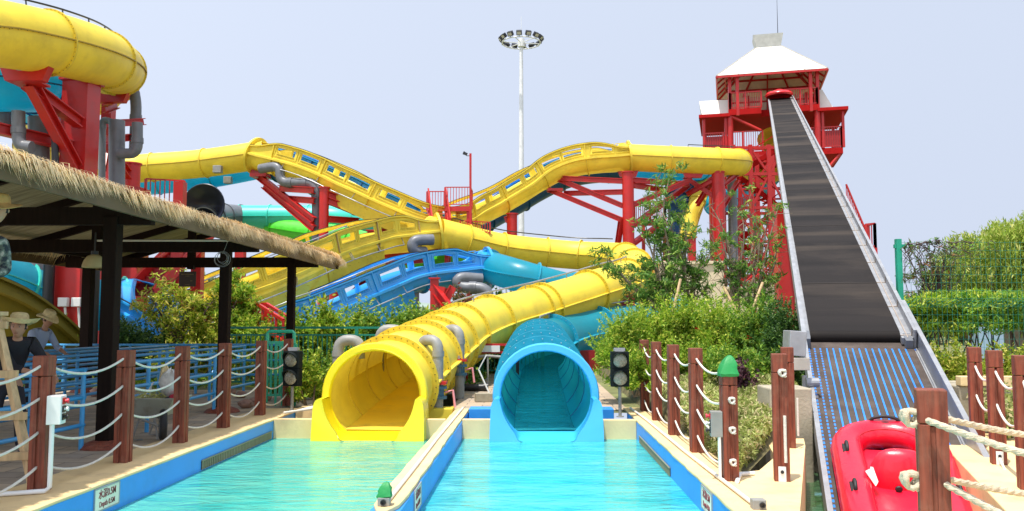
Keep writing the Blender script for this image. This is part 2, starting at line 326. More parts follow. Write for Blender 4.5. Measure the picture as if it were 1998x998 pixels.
def brick_mat():
    m = mat('stone_paving', (.34, .26, .18), .75, bump=.3); n = m.node_tree.nodes; l = m.node_tree.links; p = n['Principled BSDF']
    tc = n.new('ShaderNodeTexCoord'); b = n.new('ShaderNodeTexBrick'); l.new(tc.outputs['Object'], b.inputs['Vector']); b.inputs['Scale'].default_value = 1
    b.inputs['Brick Width'].default_value = .6; b.inputs['Row Height'].default_value = .3; b.inputs['Mortar Size'].default_value = .008; b.inputs['Bias'].default_value = 0
    b.inputs['Color1'].default_value = (.52, .39, .26, 1); b.inputs['Color2'].default_value = (.34, .28, .22, 1); b.inputs['Mortar'].default_value = (.15, .12, .10, 1)
    ns = n.new('ShaderNodeTexNoise'); ns.inputs['Scale'].default_value = 2.5; ns.inputs['Detail'].default_value = 8; l.new(tc.outputs['Object'], ns.inputs['Vector'])
    mr = n.new('ShaderNodeMapRange'); mr.inputs['To Min'].default_value = .6; mr.inputs['To Max'].default_value = 1.35; l.new(ns.outputs['Fac'], mr.inputs['Value'])
    vm = n.new('ShaderNodeVectorMath'); vm.operation = 'SCALE'; l.new(b.outputs[0], vm.inputs[0]); l.new(mr.outputs[0], vm.inputs['Scale']); l.new(vm.outputs[0], p.inputs['Base Color'])
    return m
PAVE = brick_mat()
GROUND = mat('dry_soil_and_grass', (.16, .17, .06), .9, var=.35, scale=1.5, dirt=(.22, .16, .09, .7), dscale=.8, bump=.4, bscale=12)
DK = .28
mb = MB(); xs = [-900, -40, -4.03, -3.32, -1.45, -.64, 1.08, 1.63, 9, 40, 900]; ys = [-60, -3, 12, 14.6, 18.2, 24.6, 60, 1500]
for i in range(len(xs) - 1):
    for j in range(len(ys) - 1):
        if (2 <= i <= 6 and j in (1, 2)) or (i == 7 and j == 1) or (i == 3 and j == 3) or (i == 5 and j in (3, 4)): continue
        mb.quad((xs[i], ys[j], DK - .012), (xs[i+1], ys[j], DK - .012), (xs[i+1], ys[j+1], DK - .012), (xs[i], ys[j+1], DK - .012))
tag(mb.build('ground', GROUND), kind='structure')
mb = MB(); mb.quad((-16, -3, DK - .004), (-4.7, -3, DK - .004), (-4.7, 19.2, DK - .004), (-16, 19.2, DK - .004))
for a_, b_, c_, d_ in ((-4.7, -3.32, 14.95, 25.5), (-3.32, -1.45, 18.2, 25.5), (-1.45, -.64, 14.95, 25.5), (-.64, 1.08, 24.6, 25.5), (1.08, 1.7, 14.95, 25.5)):
    mb.quad((a_, c_, DK - .004), (b_, c_, DK - .004), (b_, d_, DK - .004), (a_, d_, DK - .004))
tag(mb.build('paving', PAVE), kind='structure')
mb = MB(); mb.bb((-4.03, -3, -.62), (-1.335, 14, -.5)); mb.bb((-1.0755, -3, -.62), (1.63, 14, -.5))
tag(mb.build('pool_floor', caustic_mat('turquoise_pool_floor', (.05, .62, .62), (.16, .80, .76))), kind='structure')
mb = MB(); mb.quad((-1.335, -3, 0), (-1.075, -3, 0), (-1.075, 6.9, 0), (-1.335, 6.9, 0))
mb.quad((-1.075, -3, 0), (1.63, -3, 0), (1.63, 13.3, 0), (-1.075, 13.3, 0))
tag(mb.build('pool_water', water_mat('pool_water', (.025, .50, .53), (.14, .72, .70), .72), fix=False), kind='structure')
mb = MB(); mb.quad((-4.03, -3, 0), (-1.335, -3, 0), (-1.335, 13.3, 0), (-4.03, 13.3, 0)); tag(mb.build('pool_water', water_mat('reflection_tinted_pool_water', (.04, .50, .46), (.17, .68, .52), .72), fix=False), kind='structure')  # yellow slide's reflection and algae green are both put into the water colour
mb = MB(); mb.quad((1.7, 4, -.62), (7, 4, -.62), (7, 12.2, -.62), (1.7, 12.2, -.62)); tag(mb.build('canal_floor', CONC), kind='structure')
mb = MB(); mb.quad((1.7, 4, -.3), (7, 4, -.3), (7, 12.2, -.3), (1.7, 12.2, -.3)); tag(mb.build('canal_water', water_mat('canal_water', (.06, .16, .06), (.12, .24, .09), .5), fix=False), kind='structure')
# platforms of cream paint right of the pool
plat = [(1.85, 5.6), (1.95, 15.2), (2.12, 15.2), (2.14, 8.75), (2.33, 8.85), (2.75, 9.75), (3.05, 11.25), (3.55, 11.25), (3.36, 10.6), (2.08, 6.75), (1.86, 6.1)]
mb = MB(); mb.prism(plat, -.7, .298); tag(mb.build('platform', CREAM, bevel=.012), kind='structure')
mb = MB(); mb.prism([(3.72, 6.75), (3.2, 5.6), (4.6, 5.6), (5.05, 6.75), (6.6, 11.9), (5.5, 11.9)], -.7, .298); tag(mb.build('platform', CREAM, bevel=.012), kind='structure')
mb = MB(); mb.prism([(1.87, -2), (1.87, 5.55), (6, 5.55), (6, -2)], -.7, .297); tag(mb.build('platform', CREAM), kind='structure')

def grating(mb, x, y0, y1, z0, z1, sx):
    mb.cur = 0; mb.bb((min(x, x + sx*.004), y0, z0), (max(x, x + sx*.004), y1, z1)); mb.cur = 1
    n = int((y1 - y0) / .06)
    for i in range(n): y = y0 + (i + .5) * (y1 - y0) / n; mb.bb((min(x + sx*.004, x + sx*.016), y - .012, z0), (max(x + sx*.004, x + sx*.016), y + .012, z1))
    mb.bb((min(x + sx*.004, x + sx*.02), y0, z1), (max(x + sx*.004, x + sx*.02), y1, z1 + .012))
def worn_coping(mb, x0, x1, y0, y1, z0, z1, seed=0, endround=False):
    rnd = random.Random(seed); n = int((y1 - y0) / .22); L = []; Rr = []
    for i in range(n + 1):
        y = y0 + (y1 - y0) * i / n; k = 0
        if endround and i < 2: k = (.07, .02)[i]
        L.append((x0 + rnd.uniform(-.004, .010) + k, y)); Rr.append((x1 - rnd.uniform(-.004, .010) - k, y))
    mb.prism(Rr + L[::-1], z0, z1)
T = thing('pool_wall', 'blue left pool wall with cream coping, drain grating low on its inner face', 'pool wall', (-4.2, 7, -.6))
MB().bb((-4.4, -3, -.6), (-4.03, 14.6, .27)).build('wall', POOLB, T)
mb = MB(); worn_coping(mb, -4.76, -4.022, -3, 14.95, .27, .30, 1); mb.build('coping', CREAM, T, bevel=.008)
mb = MB(); grating(mb, -4.03, 10.4, 13.2, .012, .115, 1); mb.build('grating', [DARK, mat('tan_grate_bars', (.26, .23, .14), .6)], T)
T = thing('pool_wall', 'narrow blue wall dividing the two pools, cream coping with white conduit on top', 'pool wall', (-1.2, 7, -.6))
pts = [(-1.335, 14.9), (-1.335, 7.0), (-1.31, 6.93), (-1.26, 6.9), (-1.15, 6.9), (-1.10, 6.93), (-1.075, 7.0), (-1.075, 14.9)]
MB().prism(pts[::-1], -.6, .262).build('wall', POOLB, T, bevel=.01)
mb = MB(); worn_coping(mb, -1.327, -1.083, 6.93, 14.95, .262, .30, 2, True); mb.build('coping', CREAM, T, bevel=.008)
T = thing('pool_wall', 'blue right pool wall with cream coping beside the rope posts', 'pool wall', (1.75, 7, -.6))
MB().bb((1.63, -3, -.6), (1.84, 14.6, .27)).build('wall', POOLB, T)
mb = MB(); worn_coping(mb, 1.622, 1.945, -3, 15.2, .27, .302, 3); mb.build('coping', CREAM, T, bevel=.008)
mb = MB(); grating(mb, 1.63, 10.1, 12.9, .01, .10, -1); mb.build('grating', [DARK, mat('tan_grate_bars', (.26, .23, .14), .6)], T)
# end walls either side of the slide mouths
for nm, x0, x1, lab in (('end_wall', -4.03, -3.35, 'cream end wall of the left pool, short piece left of the yellow slide mouth'), ('end_wall', -1.66, -1.336, 'cream end wall piece between the yellow slide mouth and dividing wall'),
                    ('end_wall', -1.074, -.60, 'cream end wall piece between dividing wall and the blue slide mouth'), ('end_wall', 1.07, 1.63, 'cream end wall piece right of the blue slide mouth')):
    o = MB().bb((x0, 13.3, -.6), (x1, 13.42, .30)).build(nm, CREAM, None, bevel=.01); tag(o, lab, 'wall', 'end wall pieces behind the pools')
for x0, x1, m_, lab in ((-4.02, -3.35, CREAM, 'cream ledge wall behind the end wall, left of the yellow slide mouth'), (-1.95, -1.34, YEL, 'yellow painted ledge wall right of the yellow slide mouth'),
                    (-1.06, -.55, POOLB, 'blue painted ledge wall left of the blue slide mouth'), (1.05, 1.40, POOLB, 'blue painted ledge wall right of the blue slide mouth')):
    o = MB().bb((x0, 14.5, -.3), (x1, 14.95, .34)).build('ledge_wall', m_, None, bevel=.01); tag(o, lab, 'wall', 'ledge walls behind the pools')
mb = MB(); mb.quad((-4.03, 13.4, -.12), (1.63, 13.4, -.12), (1.63, 24.7, -.12), (-4.03, 24.7, -.12)); tag(mb.build('gutter', CONC), kind='structure')

# ---------------------------------------------------------------- depth signs
SIGNW = mat('sign_board', (.80, .76, .62), .5, dirt=(.5, .42, .3, .6), dscale=6); SIGNT = mat('sign_red_lettering', (.26, .02, .03), .5)
def text_part(name, body, size, M, material, parent, sx=1.0, ext=.0015, center=True):
    cu = bpy.data.curves.new(name, 'FONT'); cu.body = body; cu.size = size; cu.extrude = ext; cu.align_x = 'CENTER' if center else 'LEFT'; cu.align_y = 'CENTER'; cu.space_character = 1.0; cu.offset = size * .004
    o = bpy.data.objects.new(name, cu); S.collection.objects.link(o); bpy.context.view_layer.update()
    me = bpy.data.meshes.new_from_object(o.evaluated_get(bpy.context.evaluated_depsgraph_get())); bpy.data.objects.remove(o)
    off = V(parent.location) if parent else V((0, 0, 0))
    me.transform(Matrix.Diagonal((sx, 1, 1, 1))); me.transform(M); me.transform(Matrix.Translation(-off)); me.materials.clear(); me.materials.append(material)
    o = bpy.data.objects.new(name, me); S.collection.objects.link(o); o.parent = parent
    return o
def plane_matrix(origin, xdir, ydir):
    x = V(xdir).normalized(); y = V(ydir).normalized(); z = x.cross(y)
    M = Matrix((x, y, z)).transposed().to_4x4(); M.translation = V(origin); return M
def depth_sign(x, sx, yc, label):
    T = thing('depth_sign', label, 'sign', (x, yc, .16), 'pool depth signs')
    MB().bb((min(x, x + sx*.008), yc - .235, .055), (max(x, x + sx*.008), yc + .235, .262)).build('board', SIGNW, T)
    fr = MB(); xx = x + sx * .006
    for a, b in (((xx, yc-.235, .055), (xx, yc+.235, .055)), ((xx, yc-.235, .262), (xx, yc+.235, .262)), ((xx, yc-.235, .055), (xx, yc-.235, .262)), ((xx, yc+.235, .055), (xx, yc+.235, .262))): fr.bar(a, b, .012)
    fr.build('frame', STEEL, T)
    xd = (0, sx, 0)
    text_part('lettering', '水深0.5M', .094, plane_matrix((x + sx * .010, yc, .198), xd, (0, 0, 1)), SIGNT, T, .88)
    text_part('lettering', 'Depth 0.5M', .070, plane_matrix((x + sx * .010, yc, .108), xd, (0, 0, 1)), SIGNT, T, .88)
depth_sign(-4.03, 1, 8.09, 'weathered pool depth sign on the left pool wall, facing right')
depth_sign(-1.075, 1, 8.1, 'pool depth sign on the dividing wall between the two pools')
depth_sign(1.63, -1, 8.03, 'pool depth sign on the right pool wall, facing left')

# ================================================================ ROPE POSTS
PW = .145; PH = 1.21
def make_post():
    T = thing('rope_post', 'x', 'post', (0, 0, 0)); h = PW / 2
    mb = MB()
    for sx in (-1, 1):
        for sy in (-1, 1): mb.box((sx * (h/2 + .006), sy * (h/2 + .006), (PH - .19) / 2), (h - .012, h - .012, PH - .19))
    mb.box((0, 0, (PH - .2) / 2), (PW - .03, PW - .03, PH - .2))
    mb.build('shaft', WOODR, T, local=True, bevel=.004)
    MB().box((0, 0, PH - .095), (PW, PW, .18)).build('cap', WOODR, T, local=True, bevel=.007)
    return T
def make_bracket(T, sx=0, sy=-1):
    o = MB().box((sx*(PW/2 + .004), sy * (PW/2 + .004), .07), (.07 if sy else .006, .006 if sy else .07, .14)).build('bracket', WHITE, T, local=True)
    MB().lathe((sx*(PW/2 + .01), sy * (PW/2 + .01), .09), [(.0, .012), (.016, .010), (.018, 0)], 8, (sx, sy, 0)).build('bolt', DARK, o, local=True)
post0 = make_post(); post_used = [False]; ORD = ['nearest', 'second', 'third', 'fourth', 'fifth', 'sixth', 'seventh']
def place_post(x, y, label, group, z=.30, rz=0, bracket=None, s=1):
    o = post0 if not post_used[0] else copy_tree(post0)
    if not post_used[0]: post_used[0] = True; o['proto'] = 1
    o.location = (x, y, z); o.rotation_euler = (0, 0, rz); o.scale = (s, s, s); o['label'] = label; o['group'] = group
    return o, bracket
LP = [6.05, 7.64, 9.2, 10.7, 12.2, 13.85, 15.4]; LX = -4.42
post_list = []
for i, y in enumerate(LP):
    lab = ['red-brown timber rope post just outside the left edge of the view', 'nearest full post on the left coping, white control box on its side', 'second visible post on the left coping, before the wheelbarrow',
           'third visible post on the left coping, beside the wheelbarrow', 'fourth visible post on the left coping, between the shelter posts', 'fifth visible post on the left coping, left of the green gate',
           'farthest post of the left row, behind the signal light'][i]
    place_post(LX, y, lab, 'rope posts left of the pool', rz=R((.5, 1.5, -1, .5, -1.2, 1, 0)[i]))
RP = [8.28, 10.05, 11.56, 13.25, 14.65]; RX = 1.93
for i, y in enumerate(RP):
    qp = place_post(RX + (-.03, 0, -.01, .01, .01)[i], y, ['near post right of the pool topped by a green bag, rope knots on it', 'second post from the front in the right pool row, behind the grey control box', 'middle post of the five along the right pool edge',
        'fourth post from the front along the right pool edge', 'farthest post along the right pool edge, beside the signal light'][i], 'rope posts right of the pool', rz=R(1))[0]
    if i == 0: qp.scale = (1, 1, .885)
pF = place_post(2.40, 8.3, 'lone front post on cream platform with rope hanging down its face', 'posts left of the conveyor', rz=R(-12))[0]
pG = place_post(3.12, 10.45, 'rear post on cream platform just left of the conveyor', 'posts left of the conveyor', rz=R(-12))[0]
RR = [(5.4, 10.5), (5.0, 9.31), (4.51, 7.93), (4.06, 6.85)]
RRo = []
for i, (x, y) in enumerate(RR):
    RRo.append(place_post(x, y, ['farthest post of the row right of the conveyor', 'second farthest post of the row right of the conveyor', 'third farthest post right of the conveyor, steel bracket at its foot', 'nearest post of the row right of the conveyor, cut by the right edge'][i], 'rope posts right of the conveyor', rz=R(-18))[0])
pL = place_post(2.08, 4.5, 'large foreground post in front of the red raft, ropes knotted through it', 'foreground rope posts', rz=R(-19))[0]; pL.scale = (1, 1, .965)
pM = place_post(3.75, 5.0, 'foreground rope post beyond the right edge of the view', 'foreground rope posts', rz=R(3))[0]
pN = place_post(3.0, 2.6, 'rope post nearest to the viewer, outside the view at right', 'foreground rope posts', rz=R(3))[0]
for o in RRo + [pF]: make_bracket(o, 0, -1)
if 'proto' in post0.keys(): del post0['proto']
def sag(a, b, s, n=12):
    a = V(a); b = V(b); return [a.lerp(b, t / n) + V((0, 0, -4 * s * (t / n) * (1 - t / n))) for t in range(n + 1)]
def rope_run(pts3, sg, r, name, label, group, m=ROPE, knot=(), parent=None):
    P = []
    for i in range(len(pts3) - 1):
        q = sag(pts3[i], pts3[i+1], sg[i] if isinstance(sg, list) else sg * random.uniform(.85, 1.15)); P += q if not P else q[1:]
    mb = MB(); mb.tube(P, r, 8)
    for kp in knot: add_knot(mb, kp, r)
    o = mb.build(name, m, parent, smooth=60)
    if parent is None: tag(o, label, 'rope', group)
    return o
def add_knot(mb, c, r):
    c = V(c); rnd = random.Random(int(c.x * 97 + c.z * 131))
    P = []
    for i in range(26):
        t = i / 25 * 2 * math.pi * 2
        P.append(c + V((math.cos(t) * (2.0*r) , math.sin(t * 1.5) * 1.4 * r, math.sin(t) * 2.0*r + math.cos(t*2) * .5*r)))
    mb.tube(P, r * .95, 7); mb.tube([c + V((r, 0, -r)), c + V((2 * r, -r, -3.2 * r))], r * .9, 7)
lev = [1.435, 1.14, .84, .535]; nm = ['topmost', 'second highest', 'third highest', 'lowest']
for k, z in enumerate(lev):
    rope_run([(LX, y, z) for y in LP], .15, .0125, 'rope', nm[k] + ' of four white ropes through the posts left of the pool', 'ropes through the left posts')
for k, z in enumerate([1.38, 1.07, .79, .49]):
    kn = [(RX - .03 + .01, 8.28 - PW/2 - .03, z)] if k else []
    rope_run([(RX, y, z + .02) for y in RP], .15, .012, 'rope', nm[k] + ' of four white ropes through the posts right of the pool', 'ropes through the right pool posts', knot=kn)
for k, z in enumerate([1.30, .95, .40]):
    rope_run([(x, y, z) for x, y in RR] + [(3.2, 4.9, z)], .16, .013, 'rope', ['topmost', 'middle', 'lowest'][k] + ' rope through the posts right of the conveyor', 'ropes right of the conveyor')
mb = MB(); z = 1.30
fp = V((2.40, 8.3 - PW/2 - .03, 1.33)); mb = MB(); add_knot(mb, fp, .014); tag(mb.build('rope_knot', ROPE, None, smooth=60), 'short knotted rope end near the top of the lone front post', 'rope')
mb = MB(); mb.tube([(2.415, 8.3 - PW/2 - .018, z_) for z_ in (.92, .8, .6, .48)], .015, 7); tag(mb.build('rope', ROPE, None), 'short straight rope hanging down the face of the lone front post', 'rope')
mb = MB(); mb.tube([(3.20, 10.45 - PW/2 - .03, z_) for z_ in (.9, .7, .45)], .013, 7); tag(mb.build('rope', ROPE, None), 'short rope hanging beside the rear post on the platform', 'rope')
# thick foreground ropes
a = V((2.08, 4.5, 0))
def thick_rope(pts, label, kn):
    mb = MB(); r = .0155; mb.tube(pts, r, 10)
    # twisted strands
    for s_ in range(3):
        Q = []; L = 0; tot = 0
        F = frames_of(pts, .008)
        for i, (p, sd_, up_, t_) in enumerate(F):
            an = i * .008 / .05 * 2 * math.pi / 3 * 1.0 + s_ * 2 * math.pi / 3
            Q.append(p + (sd_ * math.cos(an) + up_ * math.sin(an)) * r * .62)
        mb.tube(Q, r * .62, 5, False)
    for kp in kn: add_knot(mb, kp, r * 1.15)
    tag(mb.build('rope', ROPE2, None, smooth=60), label, 'rope', 'thick ropes on the foreground post')
def catmull(pts, ds):
    pts = [V(p) for p in pts]; P = [pts[0] * 2 - pts[1]] + pts + [pts[-1] * 2 - pts[-2]]; out = []
    for i in range(1, len(P) - 2):
        p0, p1, p2, p3 = P[i-1:i+3]; n = max(3, int((p2 - p1).length / ds * 2))
        for k in range(n):
            t = k / n; out.append(.5 * ((2*p1) + (p2 - p0)*t + (2*p0 - 5*p1 + 4*p2 - p3)*t*t + (3*p1 - p0 - 3*p2 + p3)*t**3))
    out.append(pts[-1]); return out
def frames_of(pts, ds, raw=False):
    """resample a polyline at step ds -> list of (point, side, up, tangent)"""
    P = pts if raw else catmull(pts, ds); L = [0]
    for i in range(1, len(P)): L.append(L[-1] + (P[i] - P[i-1]).length)
    n = max(2, int(round(L[-1] / ds))); res = []; j = 0
    for k in range(n + 1):
        s = L[-1] * k / n
        while j < len(L) - 2 and L[j+1] < s: j += 1
        u = (s - L[j]) / max(1e-9, L[j+1] - L[j]); res.append(P[j].lerp(P[j+1], min(1, max(0, u))))
    out = []
    for i, p in enumerate(res):
        t = (res[min(i+1, n)] - res[max(i-1, 0)]).normalized(); sd_ = t.cross(V((0, 0, 1)))
        sd_ = sd_.normalized() if sd_.length > 1e-4 else V((1, 0, 0)); out.append((p, sd_, sd_.cross(t), t))
    return out
thick_rope(sag((2.02, 4.5 - .09, 1.31), (3.0, 2.6, 1.2), .10), 'thick upper rope from the foreground post sagging towards the viewer at right', [(1.975, 4.5, 1.32)])
thick_rope(sag((2.15, 4.5, 1.31), (3.75, 5.0, 1.12), .05), 'thick upper rope from the foreground post running straight right', [])
thick_rope(sag((2.10, 4.5 - .09, .99), (3.0, 2.6, .86), .14), 'thick lower rope from the foreground post dropping towards the viewer', [(1.965, 4.5, 1.0)])
thick_rope(sag((2.15, 4.5, 1.0), (3.75, 5.0, .80), .05), 'thick lower rope from the foreground post running right', [])

# ---------------------------------------------------------------- green bags, conduits, boxes
def cloth_bag(name, c, w, h, label, seed):
    rnd = random.Random(seed); mb = MB(); n = 16; prof = [(.50, 0), (.54, .12), (.50, .35), (.43, .55), (.33, .74), (.20, .90), (.08, .98), (0.001, 1.0)]
    vs = []; fs = []
    for j, (r, z) in enumerate(prof):
        for k in range(n):
            an = 2*math.pi*k/n; sq = 1 / max(abs(math.cos(an)), abs(math.sin(an))) ** .75
            rr = r * w * sq * (1 + rnd.uniform(-.13, .11)); vs.append((c[0] + rr * math.cos(an) + .12*w*z*z, c[1] + rr * math.sin(an), c[2] + z * h + rnd.uniform(-.02, .02) * h))
    fs = [(j*n + k, j*n + (k+1) % n, (j+1)*n + (k+1) % n, (j+1)*n + k) for j in range(len(prof)-1) for k in range(n)]
    mb.add(vs, fs); o = mb.build(name, BAG, None, smooth=24); return tag(o, label, 'bag')
cloth_bag('plastic_bag', (1.90, 8.28, 1.29), .172, .20, 'green plastic bag pulled over the top of a rope post', 3)
T = thing('junction_box', 'small junction box on the near end of the dividing wall', 'electrical box', (-1.215, 7.1, .30))
MB().box((-1.215, 7.1, .335), (.10, .09, .07)).build('box', LGREY, T, bevel=.006)
MB().lathe((-1.215, 7.055, .335), [(.024, 0), (.024, .02), (.016, .02), (.016, .002), (0, .002)], 12, (0, -1, 0)).build('opening', DARK, T)
cloth_bag('plastic_bag', (-1.215, 7.12, .365), .115, .125, 'green plastic bag over the junction box on the dividing wall', 5)
o = MB().tube([(-1.20, 7.17, .318), (-1.20, 9, .318), (-1.21, 11, .318), (-1.20, 13, .318), (-1.19, 14.9, .318)], .018, 8).build('conduit', CREAMR, None, smooth=60); tag(o, 'white conduit pipe lying along the top of the dividing wall', 'pipe')
T = thing('junction_box', 'small grey junction box at the near end of the right coping', 'electrical box', (1.84, 7.04, .30))
MB().box((1.84, 7.04, .34), (.11, .10, .08)).build('box', LGREY, T, bevel=.006)
MB().lathe((1.86, 6.99, .34), [(.024, 0), (.024, .015), (.014, .015), (.014, .002), (0, .002)], 12, (0, -1, 0)).build('opening', DARK, T)
o = MB().tube([(1.82, 7.1, .325), (1.77, 10, .325), (1.76, 13, .325), (1.72, 14.9, .325)], .018, 8).build('conduit', CREAMR, None, smooth=60); tag(o, 'white conduit pipe along the right coping', 'pipe')
def control_box(c, w, d, h, rz, face_x, label, m_):
    T = thing('control_box', label, 'control box', c, None, (0, 0, rz))
    MB().box((0, 0, h/2), (w, d, h)).build('box', m_, T, local=True, bevel=.006)
    for k, (mm, zz) in enumerate(((mat('red_button', (.7, .03, .06), .35), .80), (WHITE, .52), (DARK, .25))):
        sx = 1 if face_x > 0 else -1
        MB().box((sx * (w/2 + .004), 0, h*zz), (.008, d*.55, h*.22)).build('button_plate', DARK if k else RED, T, local=True)
        MB().lathe((sx * (w/2 + .006), 0, h*zz), [(.012, 0), (.012, .02), (.021, .022), (.021, .036), (0, .038)], 12, (sx, 0, 0)).build('button', mm, T, local=True, smooth=True)
    return T
control_box((LX + .16, 7.58, .90), .12, .15, .255, R(12), 1, 'white control box with red, white and black buttons on the nearest left post', WHITE)
o = MB().tube([(LX + .15, 7.54, .90), (LX + .15, 7.54, .35), (LX + .13, 7.5, .325), (LX - .35, 7.28, .325), (LX - .55, 7.32, .325)], .021, 10).build('conduit', WHITE, None, smooth=60); tag(o, 'white conduit dropping from the control box and bending left along the coping', 'pipe')
T = control_box((1.77, 8.24, .72), .11, .12, .24, R(-6), -1, 'grey control box on the near right post', LGREY)
o = MB().tube([(1.79, 8.2, .72), (1.79, 8.2, .33), (1.82, 8.18, .322)], .016, 10).build('conduit', WHITE, None, smooth=60); tag(o, 'short white conduit below the grey control box', 'pipe')
o = MB().tube([(1.93, 8.12, .32), (2.05, 8.5, .32), (2.2, 8.55, .32)], .022, 8).build('conduit', WHITE, None, smooth=60); tag(o, 'white pipe stub on the coping behind the bag-topped post', 'pipe')
# ---------------------------------------------------------------- signal lights
LENS = mat('dusty_signal_lens', (.30, .27, .20), .25, var=.35, scale=40, coat=.6); HOUS = mat('black_signal_housing', (.010, .014, .014), .75, spec=.15)
def signal(c, zb, w, h, rz, label):
    T = thing('signal_light', label, 'signal light', (c[0], c[1], c[2]), 'signal lights beside the slide mouths', (0, 0, rz))
    hz = zb - c[2]
    MB().cyl((0, 0, 0), (0, 0, hz + .02), .026).lathe((0, 0, 0), [(.06, 0), (.06, .012), (.026, .014)], 12).build('pole', LGREY, T, local=True, smooth=True)
    MB().box((0, 0, hz + h * .25), (w, .13, h * .495)).box((0, 0, hz + h * .75), (w, .13, h * .495)).build('housing', HOUS, T, local=True, bevel=.01)
    for k in (.25, .75):
        z = hz + h * k; r = w * .40
        L_ = MB().lathe((0, -.067, z), [(r, 0), (r * .9, .018), (r*.6, .03), (0, .036)], 22, (0, -1, 0)).build('lens', LENS, T, local=True, smooth=True)
        mb = MB(); n = 16
        for kk in range(n):
            a0 = R(-10 + 200 * kk / n); a1 = R(-10 + 200 * (kk+1) / n)
            d0 = .03 + .10 * math.sin(max(0, min(math.pi, a0))); d1 = .03 + .10 * math.sin(max(0, min(math.pi, a1)))
            for rr in (r * 1.08,):
                p = [(rr*math.cos(a0), -.065, z + rr*math.sin(a0)), (rr*math.cos(a1), -.065, z + rr*math.sin(a1)), (rr*math.cos(a1), -.065 - d1, z + rr*math.sin(a1)), (rr*math.cos(a0), -.065 - d0, z + rr*math.sin(a0))]
                q = [(x*.95, y, z + (zz - z)*.95) for x, y, zz in p]
                mb.add(p + q, [(0,1,2,3),(7,6,5,4),(3,2,6,7)])
        mb.build('hood', HOUS, T, local=True)
    MB().box((0, .02, hz + h + .03), (w * .6, .08, .05)).box((0, .0, hz + h + .005), (w*.5, .05, .02)).build('bracket', STEEL, T, local=True)
    return T
signal((-4.08, 14.5, .30), .72, .31, .60, R(-18), 'two-lens black signal light left of the yellow slide mouth, turned slightly right')
signal((1.42, 13.7, .30), .78, .29, .56, R(2), 'two-lens black signal light right of the blue slide mouth')
# ================================================================ WATER SLIDES
def ringmesh(mb, f, r0, r1, th, n=28, a0=0, a1=360):
    p, s_, u, t = f; full = abs(a1 - a0) >= 360; m = n if full else n + 1; vs = []
    for k in range(m):
        an = R(a0 + (a1 - a0) * k / n); d = s_ * math.cos(an) + u * math.sin(an)
        vs += [p + d*r0 - t*th/2, p + d*r1 - t*th/2, p + d*r1 + t*th/2, p + d*r0 + t*th/2]
    fs = []
    for k in range(n):
        a = k * 4; b = ((k+1) % m) * 4
        for q in range(4): fs.append((a + q, a + (q+1) % 4, b + (q+1) % 4, b + q))
    if not full: fs += [(0,1,2,3), (n*4+3, n*4+2, n*4+1, n*4)]
    mb.add(vs, fs)
def bolts_ring(mb, f, r, th, cnt, s=.015, a0=0, a1=360):
    p, s_, u, t = f
    for k in range(cnt):
        an = R(a0 + (a1 - a0) * (k + .5) / cnt); d = s_ * math.cos(an) + u * math.sin(an)
        for e in (-1, 1): mb.bar(p + d*r + t*e*th*.5, p + d*r + t*e*(th*.5 + s*.8), s, s)
def slide_tube(T, pts, r, m, fm, ds=.35, flange=3.2, ring=.07, seg=32, bolts=None, positions=None, seam=True, pipe=None, inner=None, ends=(True, True), name='tube', bolt_to=1e9, pipe_m=None, thin=.035, seam_m=None):
    F = frames_of(pts, ds); n = len(F)
    mb = MB(); prof = [(r*math.cos(2*math.pi*k/seg), r*math.sin(2*math.pi*k/seg)) for k in range(seg)]
    mb.sweep(F, prof, True, False); mb.build(name, m, T, smooth=50)
    if positions is None:
        tot = (n - 1) * ds; c = max(1, round(tot / flange)); positions = [tot * i / c for i in range(c + 1)]
    idx = sorted(set(min(n - 1, int(round(p / ds))) for p in positions))
    for j, i in enumerate(idx):
        mb = MB(); ringmesh(mb, F[i], r - .004, r + ring, thin, seg)
        if bolts is not None and i * ds <= bolt_to: mb.cur = 1; bolts_ring(mb, F[i], r + ring*.55, thin, bolts[1])
        mb.build('flange', [fm, bolts[0]] if bolts else fm, T, smooth=40)
        if inner is not None and i * ds < bolt_to:
            mb = MB(); ringmesh(mb, F[i], r - .012, r - .003, .03, seg); mb.build('inner_joint', inner, T, smooth=40)
    if seam:
        for a, b in zip(idx[:-1], idx[1:]):
            if b - a < 2: continue
            jog = 0
            for sg in (-1, 1):
                mb = MB(); pr = [(sg*(r - .01), -.012), (sg*(r + ring*.9), -.012), (sg*(r + ring*.9), .016), (sg*(r - .01), .016)]
                mb.sweep(F[a:b+1], pr)
                if bolts is not None and a * ds <= bolt_to:
                    mb.cur = 1
                    for q in range(a, b):
                        for u_ in (.25, .75):
                            p = F[q][0].lerp(F[q+1][0], u_) + F[q][1]*sg*(r + ring*.5); mb.bar(p - F[q][2]*.028, p - F[q][2]*.012, .014)
                sm_ = seam_m or (SEAMY if fm is YELF else fm); mb.build('seam', [sm_, bolts[0]] if bolts else sm_, T)
    if pipe:
        a, b = int(pipe[0] / ds), min(n - 1, int(pipe[1] / ds)); mb = MB()
        off = pipe[2] if len(pipe) > 2 else 0
        q = [F[i][0] + F[i][2]*(r + .15)*math.cos(off) + F[i][1]*(r + .15)*math.sin(off) for i in range(a, b + 1)]
        mb.tube(q, .025, 6)
        for i in range(a, b + 1, max(1, int(1.2 / ds))): mb.cyl(q[i - a], F[i][0] + F[i][2]*r*math.cos(off) + F[i][1]*r*math.sin(off), .018, n=6)
        mb.build('top_pipe', pipe_m or STEEL, T, smooth=60)
    return F
